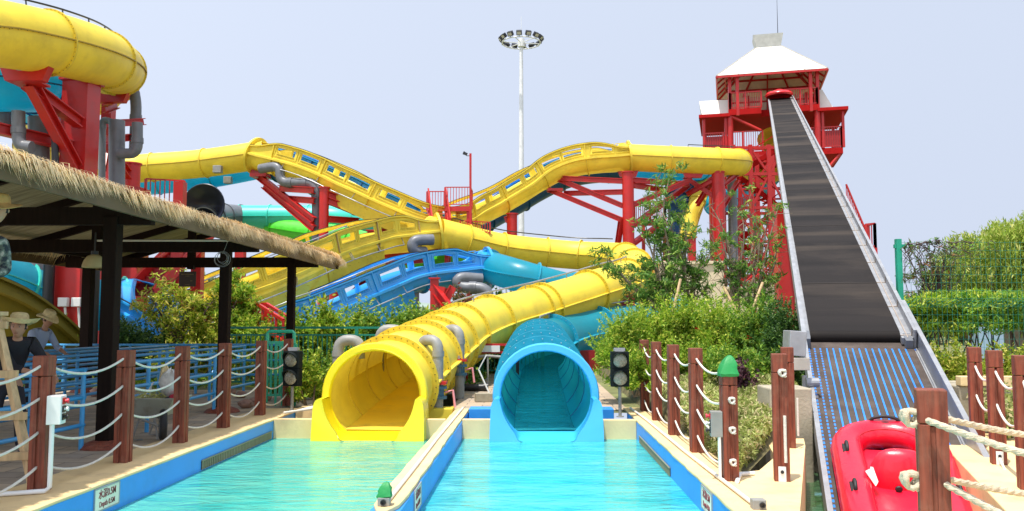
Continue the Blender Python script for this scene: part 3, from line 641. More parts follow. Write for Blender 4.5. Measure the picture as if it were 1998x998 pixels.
def trough(T, pts, r, m, dm, H=1.05, ds=.1, pitch=2.6, wins=2, win_from=.6, win_to=1e9, grill=True, ribm=None, keel=None, keel_m=None, shortwin=None, seed=0, drop=None):
    drop = drop or (0, 0)
    """open channel: bowl below, two walls with window cut-outs, ledges, rims, ribs"""
    F = frames_of(pts, ds); n = len(F); tot = (n - 1) * ds; ribm = ribm or dm
    hf = []
    for i in range(n):
        v = 1.0
        for e, dd in ((i*ds, drop[0]), ((n-1-i)*ds, drop[1])):
            if dd: q = min(1, e/dd); v = min(v, .50 + .50*q*q*(3 - 2*q))
        hf.append(v)
    def sweepv(mb, prof):
        k_ = len(prof); vs = [F[i][0] + F[i][1]*a + F[i][2]*(b - H + H*hf[i]) for i in range(n) for a, b in prof]
        mb.add(vs, [(i*k_ + q, (i+1)*k_ + q, (i+1)*k_ + (q+1) % k_, i*k_ + (q+1) % k_) for i in range(n-1) for q in range(k_)] + [tuple(range(k_)), tuple(range((n-1)*k_ + k_ - 1, (n-1)*k_ - 1, -1))])
    # bowl
    k = 18; prof = [(r*math.cos(R(180 + 180*i/k)), r*math.sin(R(180 + 180*i/k))) for i in range(k + 1)]
    mb = MB(); mb.sweep(F, prof, False); mb.build('bowl', m, T, smooth=50)
    rnd = random.Random(seed)
    # window list
    W_ = []; s = win_from
    while s < min(tot, win_to) - pitch * .5:
        pat = [(0.10, .44), (.56, .90)] if wins == 2 else ([(.10, .60), (.72, .86)] if wins == 3 else [(.12, .88)])
        for a, b in pat: W_.append((s + a*pitch, s + b*pitch))
        s += pitch
    ribs = []; s = win_from
    while s < min(tot, win_to + pitch): ribs.append(s); s += pitch
    cut = set()
    for a, b in W_:
        for i in range(int(round(a/ds)), min(n - 1, int(round(b/ds)))): cut.add(i)
    z0, zw0, zw1, z1 = .03, .40*H, .76*H, H
    for sg in (-1, 1):
        vs = []; rows = [0, z0, zw0, zw1, z1]
        far = (F[n//2][1]*sg).y > 0; cutx = cut
        if far:
            rows = [0, z0, zw0 - .04, zw1 + .10*H, z1]; cutx = set()
            for a, b in zip(ribs[:-1], ribs[1:]):
                if any(int(round(a/ds)) <= q <= int(round(b/ds)) for q in cut):
                    cutx |= set(range(int(round((a + .14)/ds)), int(round((b - .14)/ds))))
        for i, f in enumerate(F):
            for z in rows: vs.append(f[0] + f[1]*sg*(r + .02) + f[2]*z*hf[i])
        fs = []
        for i in range(n - 1):
            for q in range(4):
                if q == 2 and i in cutx: continue
                a = i*5 + q; fs.append((a, a+5, a+6, a+1))
        mb = MB(); mb.add(vs, fs)
        o = mb.build('side_wall', m, T, smooth=40)
        so = o.modifiers.new('thick', 'SOLIDIFY'); so.thickness = .03; so.offset = 0
        mb = MB(); sweepv(mb, [(sg*(r+.0), z1-.04), (sg*(r+.12), z1-.04), (sg*(r+.12), z1+.02), (sg*(r+.0), z1+.02)]); mb.build('rim', m, T)
        mb = MB(); mb.sweep(F, [(sg*(r-.02), -.05), (sg*(r+.17), -.05), (sg*(r+.17), .06), (sg*(r+.035), .09), (sg*(r-.02), .06)]); mb.build('ledge', m, T)
    mb = MB(); sg_o = -1
    for sg in (-1, 1): sweepv(mb, [(sg*(r+.02), z1+.02), (sg*(r+.07), z1+.02), (sg*(r+.07), z1+.05), (sg*(r+.02), z1+.05)])
    mb.build('rim_cap', DARK, T)
    # frames round the windows and raised panels
    for a, b in W_:
        ia, ib = int(round(a/ds)), min(n - 1, int(round(b/ds)))
        if ib <= ia + 1: continue
        for sg in (-1, 1):
            if (F[n//2][1]*sg).y > 0: continue
            mb = MB()
            lo, hi = (zw0 - .16 * H) , zw1 + .05*H
            i0, i1 = max(0, ia - 1), min(n - 1, ib + 1); x0, x1 = sg*(r+.03), sg*(r+.065)
            for zz in (lo, hi - .0): mb.sweep(F[i0:i1+1], [(x0, zz-.02), (x1, zz-.02), (x1, zz+.02), (x0, zz+.02)])
            for ii in (i0, i1):
                p, s_, u, t = F[ii]; mb.bar(p + s_*(x0+x1)/2 + u*lo, p + s_*(x0+x1)/2 + u*hi, .035, .04, up=t)
            mb.sweep(F[ia:ib+1], [(x0, zw0-.02), (x1, zw0-.02), (x1, zw0+.012), (x0, zw0+.012)])
            if grill:
                mb.cur = 1; xg = sg * (r + .04)
                for gz in np.linspace(lo + .03, zw0 - .03, 3): mb.sweep(F[ia:ib+1], [(xg-.004*sg, gz-.007), (xg+.006*sg, gz-.007), (xg+.006*sg, gz+.007), (xg-.004*sg, gz+.007)])
                for ii in range(ia, ib + 1): p, s_, u, t = F[ii]; mb.bar(p + s_*xg + u*lo, p + s_*xg + u*zw0, .012, .012, up=t)
            mb.build('window', [m, dm], T)
    for s in ribs:
        i = min(n - 1, int(round(s/ds))); p, s_, u, t = F[i]
        mb = MB()
        for sg in (-1, 1): mb.bar(p + s_*sg*(r+.07) + u*.05, p + s_*sg*(r+.07) + u*(z1*hf[i] - .02), .07, .05, up=t)
        ringmesh(mb, F[i], r, r + .10, .05, 18, 180, 360); mb.build('rib', ribm, T)
    if keel:
        for (a, b, depth) in keel:
            ia, ib = int(a/ds), min(n-1, int(b/ds))
            mb = MB(); mb.sweep(F[ia:ib+1], [(-r*.92, -r*.35), (r*.92, -r*.35), (r*.80, -depth), (-r*.80, -depth)])
            mb.cur = 1
            for i in range(ia + 3, ib - 2, 6):
                p, s_, u, t = F[i]
                for d_ in (.35, .6, .85):
                    for sg in (-1, 1): q = p + s_*sg*(r*.92 - .12*r*(d_) + .012) - u*(r*.35 + (depth - r*.35)*d_); mb.bar(q, q + s_*sg*.02, .04, .04)
            mb.build('keel_panel', [m, dm], T)
    return F
def collar(T, f, r, m, H=1.05, back=.5):
    """flared hood where a channel meets a tube: full ring, wider than the tube, plus swoosh"""
    mb = MB(); ringmesh(mb, f, r - .01, r + .25, .12, 36); mb.build('collar', m, T, smooth=45)
def swoosh(T, F, i0, i1, r, H, m):
    """wall that climbs from the channel rim to the crown of the collar"""
    vs = []; fs = []; n = i1 - i0; K = 7
    for j in range(n + 1):
        p, s_, u, t = F[i0 + j]; e = j / n; e = e * e * (3 - 2*e)
        for sg in (-1, 1):
            for q in range(K + 1):
                an = R(90 * q / K * e)
                z = H * (1 - e) + 0; 
                x = (r + .02) * math.cos(an); y = (r + .02) * math.sin(an)
                y = max(y, H * (1 - e) * q / K)
                vs.append(p + s_*sg*x + u*y)
    st = 2 * (K + 1)
    for j in range(n):
        for g in (0, 1):
            for q in range(K):
                a = j*st + g*(K+1) + q; fs.append((a, a + st, a + st + 1, a + 1))
    mb = MB(); mb.add(vs, fs); o = mb.build('hood', m, T, smooth=50); so = o.modifiers.new('thick', 'SOLIDIFY'); so.thickness = .03

# ---------- A : upper yellow slide --------------------------------------------------
def A_(l): return [at(*p) for p in l]
T = thing('water_slide', 'long yellow slide crossing high in the back with a dipping open channel in its middle', 'water slide', at(900, 470, 46))
hel = A_([(-120, 45, 17.5), (-40, 60, 18.6), (45, 74, 19.6), (130, 92, 21.0), (195, 112, 22.8), (228, 132, 25.2), (228, 150, 28.0), (190, 180, 31), (120, 220, 34), (70, 270, 37), (70, 305, 40), (120, 326, 43), (190, 333, 45), (250, 331, 46), (300, 327, 46.2), (380, 321, 46.2), (450, 312, 46), (503, 304, 46)])
slide_tube(T, hel, .78, YEL, YELF, ds=.3, flange=3.0, ring=.06, bolts=(BOLT, 44), bolt_to=13, pipe=(0, 13.5), pipe_m=DARK, thin=.05)
ledA = A_([(500, 304.5, 46), (520, 310, 45.8), (558, 319, 45.4), (598, 331, 45), (648, 352, 44.6), (697, 376, 44.2), (760, 407, 44), (819, 434, 44.2), (850, 441, 44.8), (885, 436, 46), (922, 418, 47.5), (963, 400, 48.6), (1008, 375, 49.4), (1047, 351, 50), (1085, 331, 50.2), (1124, 319, 50.2), (1168, 313, 50), (1200, 311, 50), (1228, 308, 50)])
FA = trough(T, ledA, .78, YEL, YELF, H=.92, ds=.125, pitch=3.1, wins=2, win_from=1.6, keel=[(6.0, 10.3, 1.1), (10.5, 14.6, 1.1), (26, 29.5, 1.1)], ribm=YELF, drop=(2.2, 2.2))
swoosh(T, FA, 0, 14, .78, 1.15, YEL) if False else None
def hood_at(T, F, end, r, H, m, L=14):
    sub = F[:L+1][::-1] if end == 0 else F[-L-1:]
    if end == 0: sub = [(p, -s_, u, -t) for p, s_, u, t in sub]
    vs = []; fs = []; K = 8; n = len(sub) - 1
    for j, (p, s_, u, t) in enumerate(sub):
        e = j / n; e = e*e*(3 - 2*e); top = 90 * e
        for sg in (-1, 1):
            for q in range(K + 1):
                an = R(top * q / K); x = (r+.03)*math.cos(an); y = H * (q/K) * (1-e) + (r+.03)*math.sin(an)
                vs.append(p + s_*sg*x + u*y)
    st = 2*(K+1)
    for j in range(n):
        for g in (0, 1):
            for q in range(K): a = j*st + g*(K+1) + q; fs.append((a, a+st, a+st+1, a+1))
    mb = MB(); mb.add(vs, fs); o = mb.build('hood', m, T, smooth=50); so = o.modifiers.new('thick', 'SOLIDIFY'); so.thickness = .03
hood_at(T, FA, 0, .78, .50, YEL, 8); hood_at(T, FA, 1, .78, .50, YEL, 8)
collar(T, FA[0], .78, YEL); collar(T, FA[-1], .78, YEL)
tA = A_([(1228, 308, 50), (1290, 311, 50), (1360, 314, 50), (1410, 316, 50.2), (1436, 317, 51.2), (1442, 318, 53), (1430, 319, 55), (1400, 324, 57), (1370, 335, 59)])
slide_tube(T, tA, .80, YEL, YELF, ds=.35, flange=2.6, ring=.07, bolts=None, pipe=(3.5, 7), pipe_m=DARK, thin=.06)
mb = MB(); p = at(745, 331+0, 1)
for a, b in (((425, 331), (46.2, 0)), ((445, 352), (50, 0))):
    q = at(a[0], a[1], b[0] - 1.0); MB().box(q, (.45, .35, .40)).build('lamp_box', LGREY, T, bevel=.02)
# ---------- B : blue slide behind it -----------------------------------------------
T = thing('water_slide', 'blue and teal slide running just behind and below the high yellow slide', 'water slide', at(900, 480, 49))
slide_tube(T, A_([(200, 362, 49), (260, 358, 49.5), (330, 352, 49.8), (390, 345, 50), (450, 335, 50), (515, 322, 50)]), .78, TEAL, TEALF, ds=.4, flange=3.0, ring=.07, seg=24, thin=.05)
bB = A_([(515, 322, 50), (560, 332, 48.8), (600, 346, 48), (650, 368, 47.2), (700, 392, 46.8), (760, 424, 46.6), (830, 456, 47), (880, 458, 48.5), (922, 440, 50), (960, 420, 51.3), (1008, 393, 52.3), (1047, 370, 53), (1085, 351, 53.3), (1124, 339, 53.5), (1168, 333, 53.5), (1228, 330, 53.5)])
FB = trough(T, bB, .78, BLU, NAVY, H=1.1, ds=.15, pitch=3.1, wins=1, win_from=1.6, grill=False, ribm=NAVY)
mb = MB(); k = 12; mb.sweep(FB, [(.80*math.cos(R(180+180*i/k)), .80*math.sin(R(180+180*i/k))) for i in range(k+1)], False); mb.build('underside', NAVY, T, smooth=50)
slide_tube(T, A_([(1228, 329, 53.5), (1290, 328, 53.5), (1340, 328, 53.8), (1366, 328, 55), (1372, 330, 57.5), (1350, 336, 60), (1300, 350, 61)]), .80, TEAL, TEALF, ds=.4, flange=2.8, ring=.07, seg=24, thin=.05)
# ---------- C : lower yellow slide, from channel through the loop to the yellow mouth --
T = thing('water_slide', 'yellow slide with open channel and looping tube, ending in the mouth at the left pool', 'water slide', at(731, 762, 13.6))
ledC = A_([(250, 672, 30.5), (330, 634, 31.4), (380, 612, 32), (444, 582, 33), (500, 559, 34), (553, 536, 35.2), (600, 515, 36.5), (640, 496, 37.8), (694, 479, 39.5), (744, 467, 41), (800, 462, 42), (856, 455, 42.4)])
FC = trough(T, ledC, .78, YEL, YELF, H=1.0, ds=.11, pitch=3.0, wins=2, win_from=.8, win_to=17.5, keel=[(4.6, 8.8, 1.45), (9.0, 13.2, 1.45), (1, 4.4, 1.1)], drop=(0, 2.4), ribm=mat('tan_rib', (.45, .30, .10), .5), seed=3)
hood_at(T, FC, 1, .78, .50, YEL, 9); collar(T, FC[-1], .78, YEL)
cT = A_([(856, 455, 42.4), (905, 467, 43), (980, 484, 44), (1069, 494, 44.6), (1130, 499, 44.6), (1180, 501, 43.8), (1220, 506, 41.5), (1238, 520, 38.3), (1232, 538, 35), (1210, 552, 32.2), (1172, 565, 30), (1120, 583, 28.5), (1045, 606, 26.8), (953, 632, 24.2), (895, 655, 21.6), (856, 682, 19.2), (825, 703, 17.3), (795, 722, 15.8), (765, 746, 14.6), (742, 764, 13.9), (731.5, 771.5, 13.6)])
cF = frames_of(cT, .3); n_ = len(cF); tot_ = (n_-1)*.3
# ring positions: by arclength of the nearest frame to given pixels
def s_of(F, ds, pt): return min(range(len(F)), key=lambda i: (F[i][0] - pt).length) * ds
ringsC = [s_of(cF, .3, at(*q)) for q in [(905, 467, 43), (980, 484, 44), (1069, 494, 44.6), (1130, 499, 44.6), (1220, 506, 41.5), (1238, 520, 38.3), (1225, 545, 33.7), (1150, 573, 29.3), (1062, 601, 27.2), (1038, 608, 26.6), (953, 632, 24.2), (895, 655, 21.6), (868, 673, 20), (846, 689, 18.5), (825, 703, 17.3), (790, 725, 15.6), (757, 752, 14.35)]]
slide_tube(T, cT, .745, YEL, YELF, ds=.3, ring=.10, bolts=(BOLT, 46), positions=ringsC, pipe=(ringsC[6], ringsC[11] + .8), inner=YELF, thin=.045, seam_m=YEL)
mb = MB(); q = [f[0] + f[2]*.93 for f in cF[2:int(ringsC[3]/.3) + 8]]; mb.tube(q, .03, 6); mb.build('top_pipe', DARK, T)
def slide_mouth(T, cx, cz, Yr, Yf, m, min_):
    rr = .715; ro = .85; cx = float(cx)
    f = (V((cx, Yr, cz)), V((1, 0, 0)), V((0, 0, 1)), V((0, 1, 0)))
    mb = MB(); n = 40
    # rounded lip ring, front bead
    prof = [(rr, .06), (rr, -.02), (rr + .02, -.045), (ro - .02, -.045), (ro, -.02), (ro, .06)]
    vs = []; fs = []
    for k in range(n):
        a = 2*math.pi*k/n; vs += [V((cx + r_*math.cos(a), Yr + d, cz + r_*math.sin(a))) for r_, d in prof]
    for k in range(n):
        for q in range(5): a = k*6 + q; b = ((k+1) % n)*6 + q; fs.append((a, a+1, b+1, b))
    mb.add(vs, fs); mb.build('lip', m, T, smooth=50)
    # apron: trough from ring to the front edge, then front plate and sides
    def inner(x, s):   # s 0 at ring, 1 at front ; returns polyline of (x, z) half, from rim down to the middle
        pass
    A = []; K = 14
    for k in range(K + 1):
        an = R(2 + 88 * k / K) ; x = rr*math.cos(an); z = -rr*math.sin(an); A.append((x, max(cz + z, .088)))
    B = [(.72, .69), (.70, .61), (.68, .53), (.655, .45), (.625, .37), (.59, .30), (.555, .235), (.515, .175), (.48, .12), (.445, .085), (.42, .06), (.36, .05), (.26, .045), (.12, .045), (0, .045)]
    B = [(x_, z_ - .065*min(1, max(0, (z_ - .1)/.4))) for x_, z_ in B]
    vs = []; fs = []
    J = 5
    for j in range(J + 1):
        e = j / J; y = Yr - .02 + (Yf - Yr + .02) * e
        row = [((a[0]*(1-e) + b[0]*e), (a[1]*(1-e) + b[1]*e) - (.05*e*e if b[1] < .1 else 0)) for a, b in zip(A, B)]
        full = [(-x, z) for x, z in row] + [(x, z) for x, z in row[::-1][1:]]
        vs += [V((cx + x, y, z)) for x, z in full]
    L = 2*len(A) - 1
    for j in range(J):
        for q in range(L - 1): a = j*L + q; fs.append((a, a+1, a+L+1, a+L))
    mb = MB(); mb.add(vs, fs); mb.build('apron', m, T, smooth=50)
    # front plate with outer silhouette
    mb = MB(); xo = .855
    bo = [(.74, .705), (.775, .70), (.81, .68), (.835, .64), (.85, .58), (.855, .50), (.858, .42), (.86, .34), (.862, .26), (.864, .18), (.866, .10), (.868, .02), (.87, -.06), (.87, -.16), (.87, -.3)]
    ai = B[:11] + [(.40, .0), (.38, -.06), (.36, -.16), (.34, -.3)]
    bo = [(x_, z_ - .065*min(1, max(0, (z_ - .1)/.4))) for x_, z_ in bo]
    lean = lambda z: Yf - .07*max(0, .7 - z)
    for sg in (-1, 1):
        vs = [V((cx + sg*x, lean(z) if q > 10 else lean(z)*0 + Yf + (lean(z) - Yf)*min(1, q/10), z - (.05 if (z < .1 and q < 11) else 0))) for q, (x, z) in enumerate(ai)]
        vs += [V((cx + sg*x, lean(z), z)) for x, z in bo] + [V((cx + sg*min(x, ro + .02), Yr + .05, z)) for x, z in bo]
        nn = len(ai); fs = [(i, i+1, nn+i+1, nn+i) for i in range(nn-1)] + [(nn+i, nn+i+1, 2*nn+i+1, 2*nn+i) for i in range(nn-1)]
        mb.add(vs, fs); mb.add([vs[0], vs[nn], vs[2*nn], V((cx + sg*rr, Yr, cz))], [(0,1,2,3)])
    mb.quad(V((cx - .42, Yf - .045, .0)), V((cx + .42, Yf - .045, .0)), V((cx + .34, Yf - .07, -.3)), V((cx - .34, Yf - .07, -.3)))
    o = mb.build('skirt', m, T, smooth=35)
    return T
slide_mouth(T, at(731.5, 762, 13.6).x, .632, 13.6, 13.05, YEL2, YEL)
mb = MB()
i0 = n_ - 1
vsw = []; fsw = []
for j in range(0, 60):
    p, s_, u, t = cF[n_-1-j]; w = .485; vsw += [p + s_*w - V((0,0,.548)), p - s_*w - V((0,0,.548))]
    if j: fsw.append((2*j-2, 2*j-1, 2*j+1, 2*j))
mb.add(vsw, fsw); mb.build('floor_strip', YELIN, T)
# ---------- D : lower blue slide -> blue mouth --------------------------------------
T = thing('water_slide', 'blue slide with open channel behind the shrubs, ending in the mouth at the right pool', 'water slide', at(1065, 768, 13.6))
ledD = A_([(430, 705, 33.2), (520, 663, 34.0), (579, 637, 34.6), (600, 627, 34.8), (678, 594, 35.8), (730, 570, 36.6), (782, 547.5, 37.6), (821, 537, 38.3), (861, 531.5, 39.0), (894, 529, 39.5), (953, 523, 40)])
FD = trough(T, ledD, .76, BLU, mat('deep_blue_detail', (.02, .20, .55), .4), H=1.0, ds=.11, pitch=2.9, wins=2, win_from=.9, win_to=14.5, keel=[(2.6, 8.6, 1.35)], drop=(0, 2.2), seed=5, ribm=BLU)
hood_at(T, FD, 1, .76, .50, BLU, 9); collar(T, FD[-1], .76, BLU)
dT = A_([(953, 521, 40), (1000, 535, 38.6), (1040, 547, 38.4), (1095, 562, 39), (1180, 580, 41), (1250, 584, 43), (1305, 588, 42), (1335, 598, 38.5), (1330, 612, 35), (1290, 624, 32.8), (1220, 638, 30.2), (1165, 647, 28.6), (1118, 655, 27.7), (1082, 665, 26.5), (1058, 677, 24.6), (1053.5, 684, 23), (1054, 701, 20), (1055.5, 726, 17), (1058, 747, 15.4), (1061, 765, 14.1), (1065, 772, 13.6)])
dF = frames_of(dT, .3)
ringsD = [s_of(dF, .3, at(*q)) for q in [(953, 521, 40), (1040, 547, 38.4), (1118, 568, 39.2), (1250, 584, 43), (1330, 612, 35), (1230, 636, 30.6), (1165, 647, 28.6), (1078, 667, 26.3), (1053.5, 684, 23), (1054, 697, 20.8), (1054.5, 711, 18.7), (1056, 729, 16.7), (1059, 747, 15.1)]]
slide_tube(T, dT, .745, TEAL, TEALF, ds=.3, ring=.12, bolts=(BOLTW, 30), positions=ringsD, pipe=(ringsD[5] - 5, ringsD[8]), inner=NAVY, thin=.045)
cxD = at(1065, 768, 13.6).x
slide_mouth(T, cxD, .628, 13.6, 13.05, BLUM, BLU)
rw = water_mat('channel_water', (.01, .12, .16), (.03, .30, .36), .8)
mb = MB(); vsw = []; fsw = []; m_ = len(dF)
for j in range(0, 60):
    p, s_, u, t = dF[m_-1-j]; w = .485; vsw += [p + s_*w - V((0,0,.545)), p - s_*w - V((0,0,.545))]
    if j: fsw.append((2*j-2, 2*j-1, 2*j+1, 2*j))
mb.add(vsw, fsw); mb.build('channel_water', rw, T, fix=False)
def rails_for(T, F, r, H, i0, i1, both=True):
    for off, z in ((.20, H + .16), (.22, -.42)) if both else ((.22, -.42),):
        sg = -1 if (F[len(F)//2][1]).y > 0 else 1
        Q = [F[i][0] + F[i][1]*sg*(r + off) + F[i][2]*z for i in range(i0, i1, 3)]
        mb = MB(); mb.tube(Q, .028, 6)
        for q, i in list(zip(Q, range(i0, i1, 3)))[::6]: mb.bar(q, F[i][0] + F[i][1]*sg*(r + .05) + F[i][2]*(H if z > 0 else -.05), .03)
        mb.build('side_pipe', STEEL, T, smooth=60)
rails_for(bpy.data.objects['water_slide.002'], FC, .78, 1.0, 5, int(len(FC)*.62)); rails_for(bpy.data.objects['water_slide.002'], FC, .78, 1.0, int(len(FC)*.62), len(FC) - 22, False)
rails_for(T, FD, .76, 1.0, 5, int(len(FD)*.6)); rails_for(T, FD, .76, 1.0, int(len(FD)*.6), len(FD) - 22, False)
rails_for(bpy.data.objects['water_slide'], FA, .78, .92, 20, 110, False)
# ---------- other tubes ---------------------------------------------------------------
T = thing('water_slide', 'aqua tube slide with grey section and dark funnel end, behind the thatched roof', 'water slide', at(560, 430, 54))
slide_tube(T, A_([(468, 425, 54), (520, 425, 54), (590, 425, 54), (660, 428, 54), (710, 436, 55), (745, 452, 57), (760, 470, 60)]), .80, AQUA, AQUA, ds=.5, flange=2.3, ring=.06, seg=24, thin=.08)
F = slide_tube(T, A_([(398, 432, 49.5), (420, 424, 51.5), (442, 423, 53), (468, 425, 54)]), .80, GREY, GREY, ds=.4, flange=1.7, ring=.06, seg=24, name='grey_tube', thin=.06)
q = at(398, 400, 49); ax = (at(360, 385, 47) - at(425, 400, 52)).normalized()
MB().lathe(q, [(.78, -1.2), (1.05, -.5), (1.22, 0), (1.26, .02), (1.22, .06), (1.15, .0), (.6, -.9), (0, -1.0)], 32, ax).build('funnel', mat('dark_navy_shell', (.02, .024, .05), .35, coat=.3), T, smooth=50)
T = thing('water_slide', 'lime green tube slide low behind the yellow channel', 'water slide', at(620, 470, 52))
slide_tube(T, A_([(480, 430, 56), (540, 446, 54), (600, 456, 53), (660, 462, 52), (720, 478, 50), (790, 498, 48), (850, 508, 47), (905, 505, 48), (950, 520, 52)]), .72, LIME, LIME, ds=.5, flange=3.5, ring=.06, seg=24, thin=.08)
T = thing('water_slide', 'teal tube slide tucked under the big yellow tube at upper left', 'water slide', at(60, 170, 23))
slide_tube(T, A_([(-90, 158, 20.5), (-20, 160, 21), (40, 163, 21.8), (85, 168, 23.5), (95, 176, 26.5), (70, 190, 29), (20, 210, 31), (-60, 240, 33)]), .76, TEAL, NAVY, ds=.3, flange=2.2, ring=.06, bolts=(DARK, 40), thin=.05)
T = thing('water_slide', 'teal tube opening into a blue chute behind the queue rails', 'water slide', at(150, 590, 26))
F = slide_tube(T, A_([(-140, 510, 21), (-40, 534, 22.5), (50, 566, 24), (130, 590, 25), (200, 596, 25.6), (248, 592, 26)]), .78, TEAL, AQUA, ds=.35, flange=3, ring=.06, thin=.06)
Fh = trough(T, A_([(248, 592, 26), (290, 615, 25.5), (340, 648, 25), (400, 690, 24.4), (450, 730, 24)]), .78, BLU, NAVY, H=.35, ds=.15, pitch=5, wins=1, win_from=50, grill=False)
hood_at(T, Fh, 0, .78, .35, BLU, 12)
T = thing('water_slide', 'yellow open slide, colour darkened as in shadow, low at far left behind the shelter', 'water slide', at(30, 610, 20))
trough(T, A_([(-80, 560, 19), (-10, 590, 20), (50, 630, 21), (100, 675, 22), (140, 720, 23)]), .75, YELSHADE, YELSHADE, H=.3, ds=.2, pitch=5, win_from=50, grill=False)
T = thing('water_slide', 'yellow and teal tubes winding down inside the red tower frame', 'water slide', at(1490, 330, 61))
slide_tube(T, A_([(1500, 268, 64), (1512, 290, 65), (1520, 322, 66), (1500, 340, 67), (1470, 350, 66), (1440, 362, 64)]), .85, YEL, YELF, ds=.5, flange=3, ring=.06, seg=20, thin=.08)
slide_tube(T, A_([(1530, 300, 66), (1500, 350, 68), (1470, 372, 66), (1430, 385, 63), (1395, 400, 60)]), .8, TEAL, TEALF, ds=.5, flange=3, ring=.06, seg=20, thin=.08, name='teal_tube')
T = thing('water_slide', 'dark blue and yellow chute standing behind the multi-stem trees', 'water slide', at(1340, 400, 55))
slide_tube(T, A_([(1360, 345, 57), (1335, 365, 55.5), (1325, 395, 55), (1335, 430, 55), (1320, 470, 55)]), .85, NAVY, NAVY, ds=.5, flange=3, ring=.06, seg=20, thin=.08)
slide_tube(T, A_([(1375, 350, 56), (1362, 390, 54), (1348, 430, 53.5), (1340, 470, 53)]), .5, YEL, YELF, ds=.5, flange=3, ring=.06, seg=16, thin=.08, name='yellow_tube')
# ---------- water feed pipes ----------------------------------------------------------
def feed(pts, r, label, m=GREY, name='feed_pipe', couplings=True, extra=None):
    T = thing(name, label, 'pipe', pts[-1])
    P = []
    pts = [V(p) for p in pts]
    # round the corners
    for i, p in enumerate(pts):
        if 0 < i < len(pts) - 1:
            a = (pts[i-1] - p); b = (pts[i+1] - p); ra = min(r*2.1, a.length*.45); rb = min(r*2.1, b.length*.45)
            pa = p + a.normalized()*ra; pb = p + b.normalized()*rb
            for k in range(6): t = k/5; P.append((1-t)**2*pa + 2*t*(1-t)*p + t*t*pb)
        else: P.append(p)
    MB().tube(P, r, 16).build('pipe', m, T, smooth=60)
    if couplings:
        for i in range(1, len(pts) - 1):
            for q in (pts[i-1], pts[i+1]):
                d = (q - pts[i]); L = d.length; d = d.normalized()
                if L > r*5: c = pts[i] + d*r*2.5; MB().cyl(c - d*r*.5, c + d*r*.5, r*1.12, n=16).build('coupling', m, T, smooth=50)
    if extra: extra(T)
    return T
def brk(px, py, Y, yv):
    def f(T):
        MB().box(at(px, py, Y), (.30, .30, .05)).build('bracket', RED, T)
        c = at(px, yv, Y); MB().lathe(c, [(.0, -.11), (.15, -.11), (.15, -.06), (.10, -.06), (.10, .06), (.15, .06), (.15, .11), (0, .11)], 16).build('valve', mat('blue_grey_valve', (.06, .14, .2), .5), T)
        MB().tube([c + V((.12, 0, 0)), c + V((.26, -.02, .04)), c + V((.30, -.05, -.25))], .022, 6).build('handle', mat('faded_red_handle', (.75, .28, .3), .5), T)
    return f
g = .28
feed([at(702, 700, 14.9), at(702, 664, 14.9), at(660, 664, 14.9), V((at(660, 664, 14.9).x, 14.9, g))], .095, 'grey pipe bending over behind the yellow mouth at left', LGREY)
feed([at(780, 660, 17.0), at(780, 643, 17.0), at(741, 643, 17.0), V((at(741, 643, 17).x, 17.0, g))], .10, 'grey pipe bending over the far left side of the yellow tube', LGREY)
feed([at(832, 708, 15.2), at(820, 664, 15.0), at(855, 664, 14.8), V((at(855, 664, 14.8).x, 14.8, g))], .095, 'near grey pipe with valve feeding the right side of the yellow tube', LGREY, extra=brk(855, 747, 14.8, 766))
feed([at(884, 690, 17.6), at(868, 643, 17.4), at(897, 643, 17.2), V((at(897, 643, 17.2).x, 17.2, g))], .10, 'far grey pipe with valve feeding the right side of the yellow tube', LGREY, extra=brk(897, 703, 17.2, 722))
feed([at(508, 330, 45.0), at(546, 323, 44.6), at(547, 357, 44.6), at(618, 357, 44), at(618, 470, 44)], .26, 'thick grey pipe stepping down beside the high yellow channel')
feed([at(845, 468, 41.0), at(804, 469, 40.6), at(806, 492, 40.6), at(830, 492, 41)], .27, 'grey elbow pipe under the yellow collar')
feed([at(940, 545, 38.6), at(892, 541, 38.2), at(894, 562, 38.2), at(952, 562, 38), at(954, 600, 38)], .26, 'grey pipe stepping down below the blue collar')
feed([at(700, 487, 43), at(760, 470, 43), at(762, 497, 43), at(800, 497, 43)], .22, 'dark grey pipe behind the yellow channel', DARK)
# pipes at upper left
feed([at(262, 180, 27), at(266, 205, 27), at(262, 300, 27)], .17, 'grey pipe beside the big yellow tube at upper left')
feed([at(228, 236, 24), at(228, 500, 24)], .22, 'thick vertical grey pipe right of the big red column')
feed([at(232, 300, 23.7), at(268, 300, 23.7), at(268, 240, 23.7)], .15, 'grey U-bend pipe joined to the thick vertical pipe')
feed([at(222, 240, 25), at(200, 232, 25), at(198, 420, 25)], .10, 'thin dark grey pipe beside the red column')
feed([at(36, 218, 21), at(36, 285, 21), at(62, 288, 21)], .16, 'grey elbow pipe above the thatch at upper left')
feed([at(75, 230, 22), at(77, 330, 22)], .26, 'short thick grey pipe above the thatch at upper left')
feed([at(4, 205, 21.5), at(8, 260, 21.5)], .2, 'grey pipe at the top left edge')
feed([at(107, 232, 21.5), at(108, 330, 21.5)], .09, 'slim dark pipe above the thatch', DARK)
feed([at(97, 505, 22), V((at(97, 505, 22).x, 22, g))], .14, 'dark jointed pipe behind the two men', DARK)
feed([at(186, 505, 22), V((at(186, 505, 22).x, 22, g))], .13, 'dark jointed pipe behind the shelter post', DARK)
o = MB().cyl(at(66, 505, 24), V((at(66, 505, 24).x, 24, g)), .36, n=20).build('column', GREY_COL, None, smooth=60); tag(o, 'thick plain grey column behind the man in the straw hat', 'column')
o = MB().tube([at(190, 200, 23), at(191, 181, 23), at(190, 330, 23)], .03, 6).build('conduit', CREAMR, None); tag(o, 'thin white vertical conduit on the right of the big red column', 'pipe')
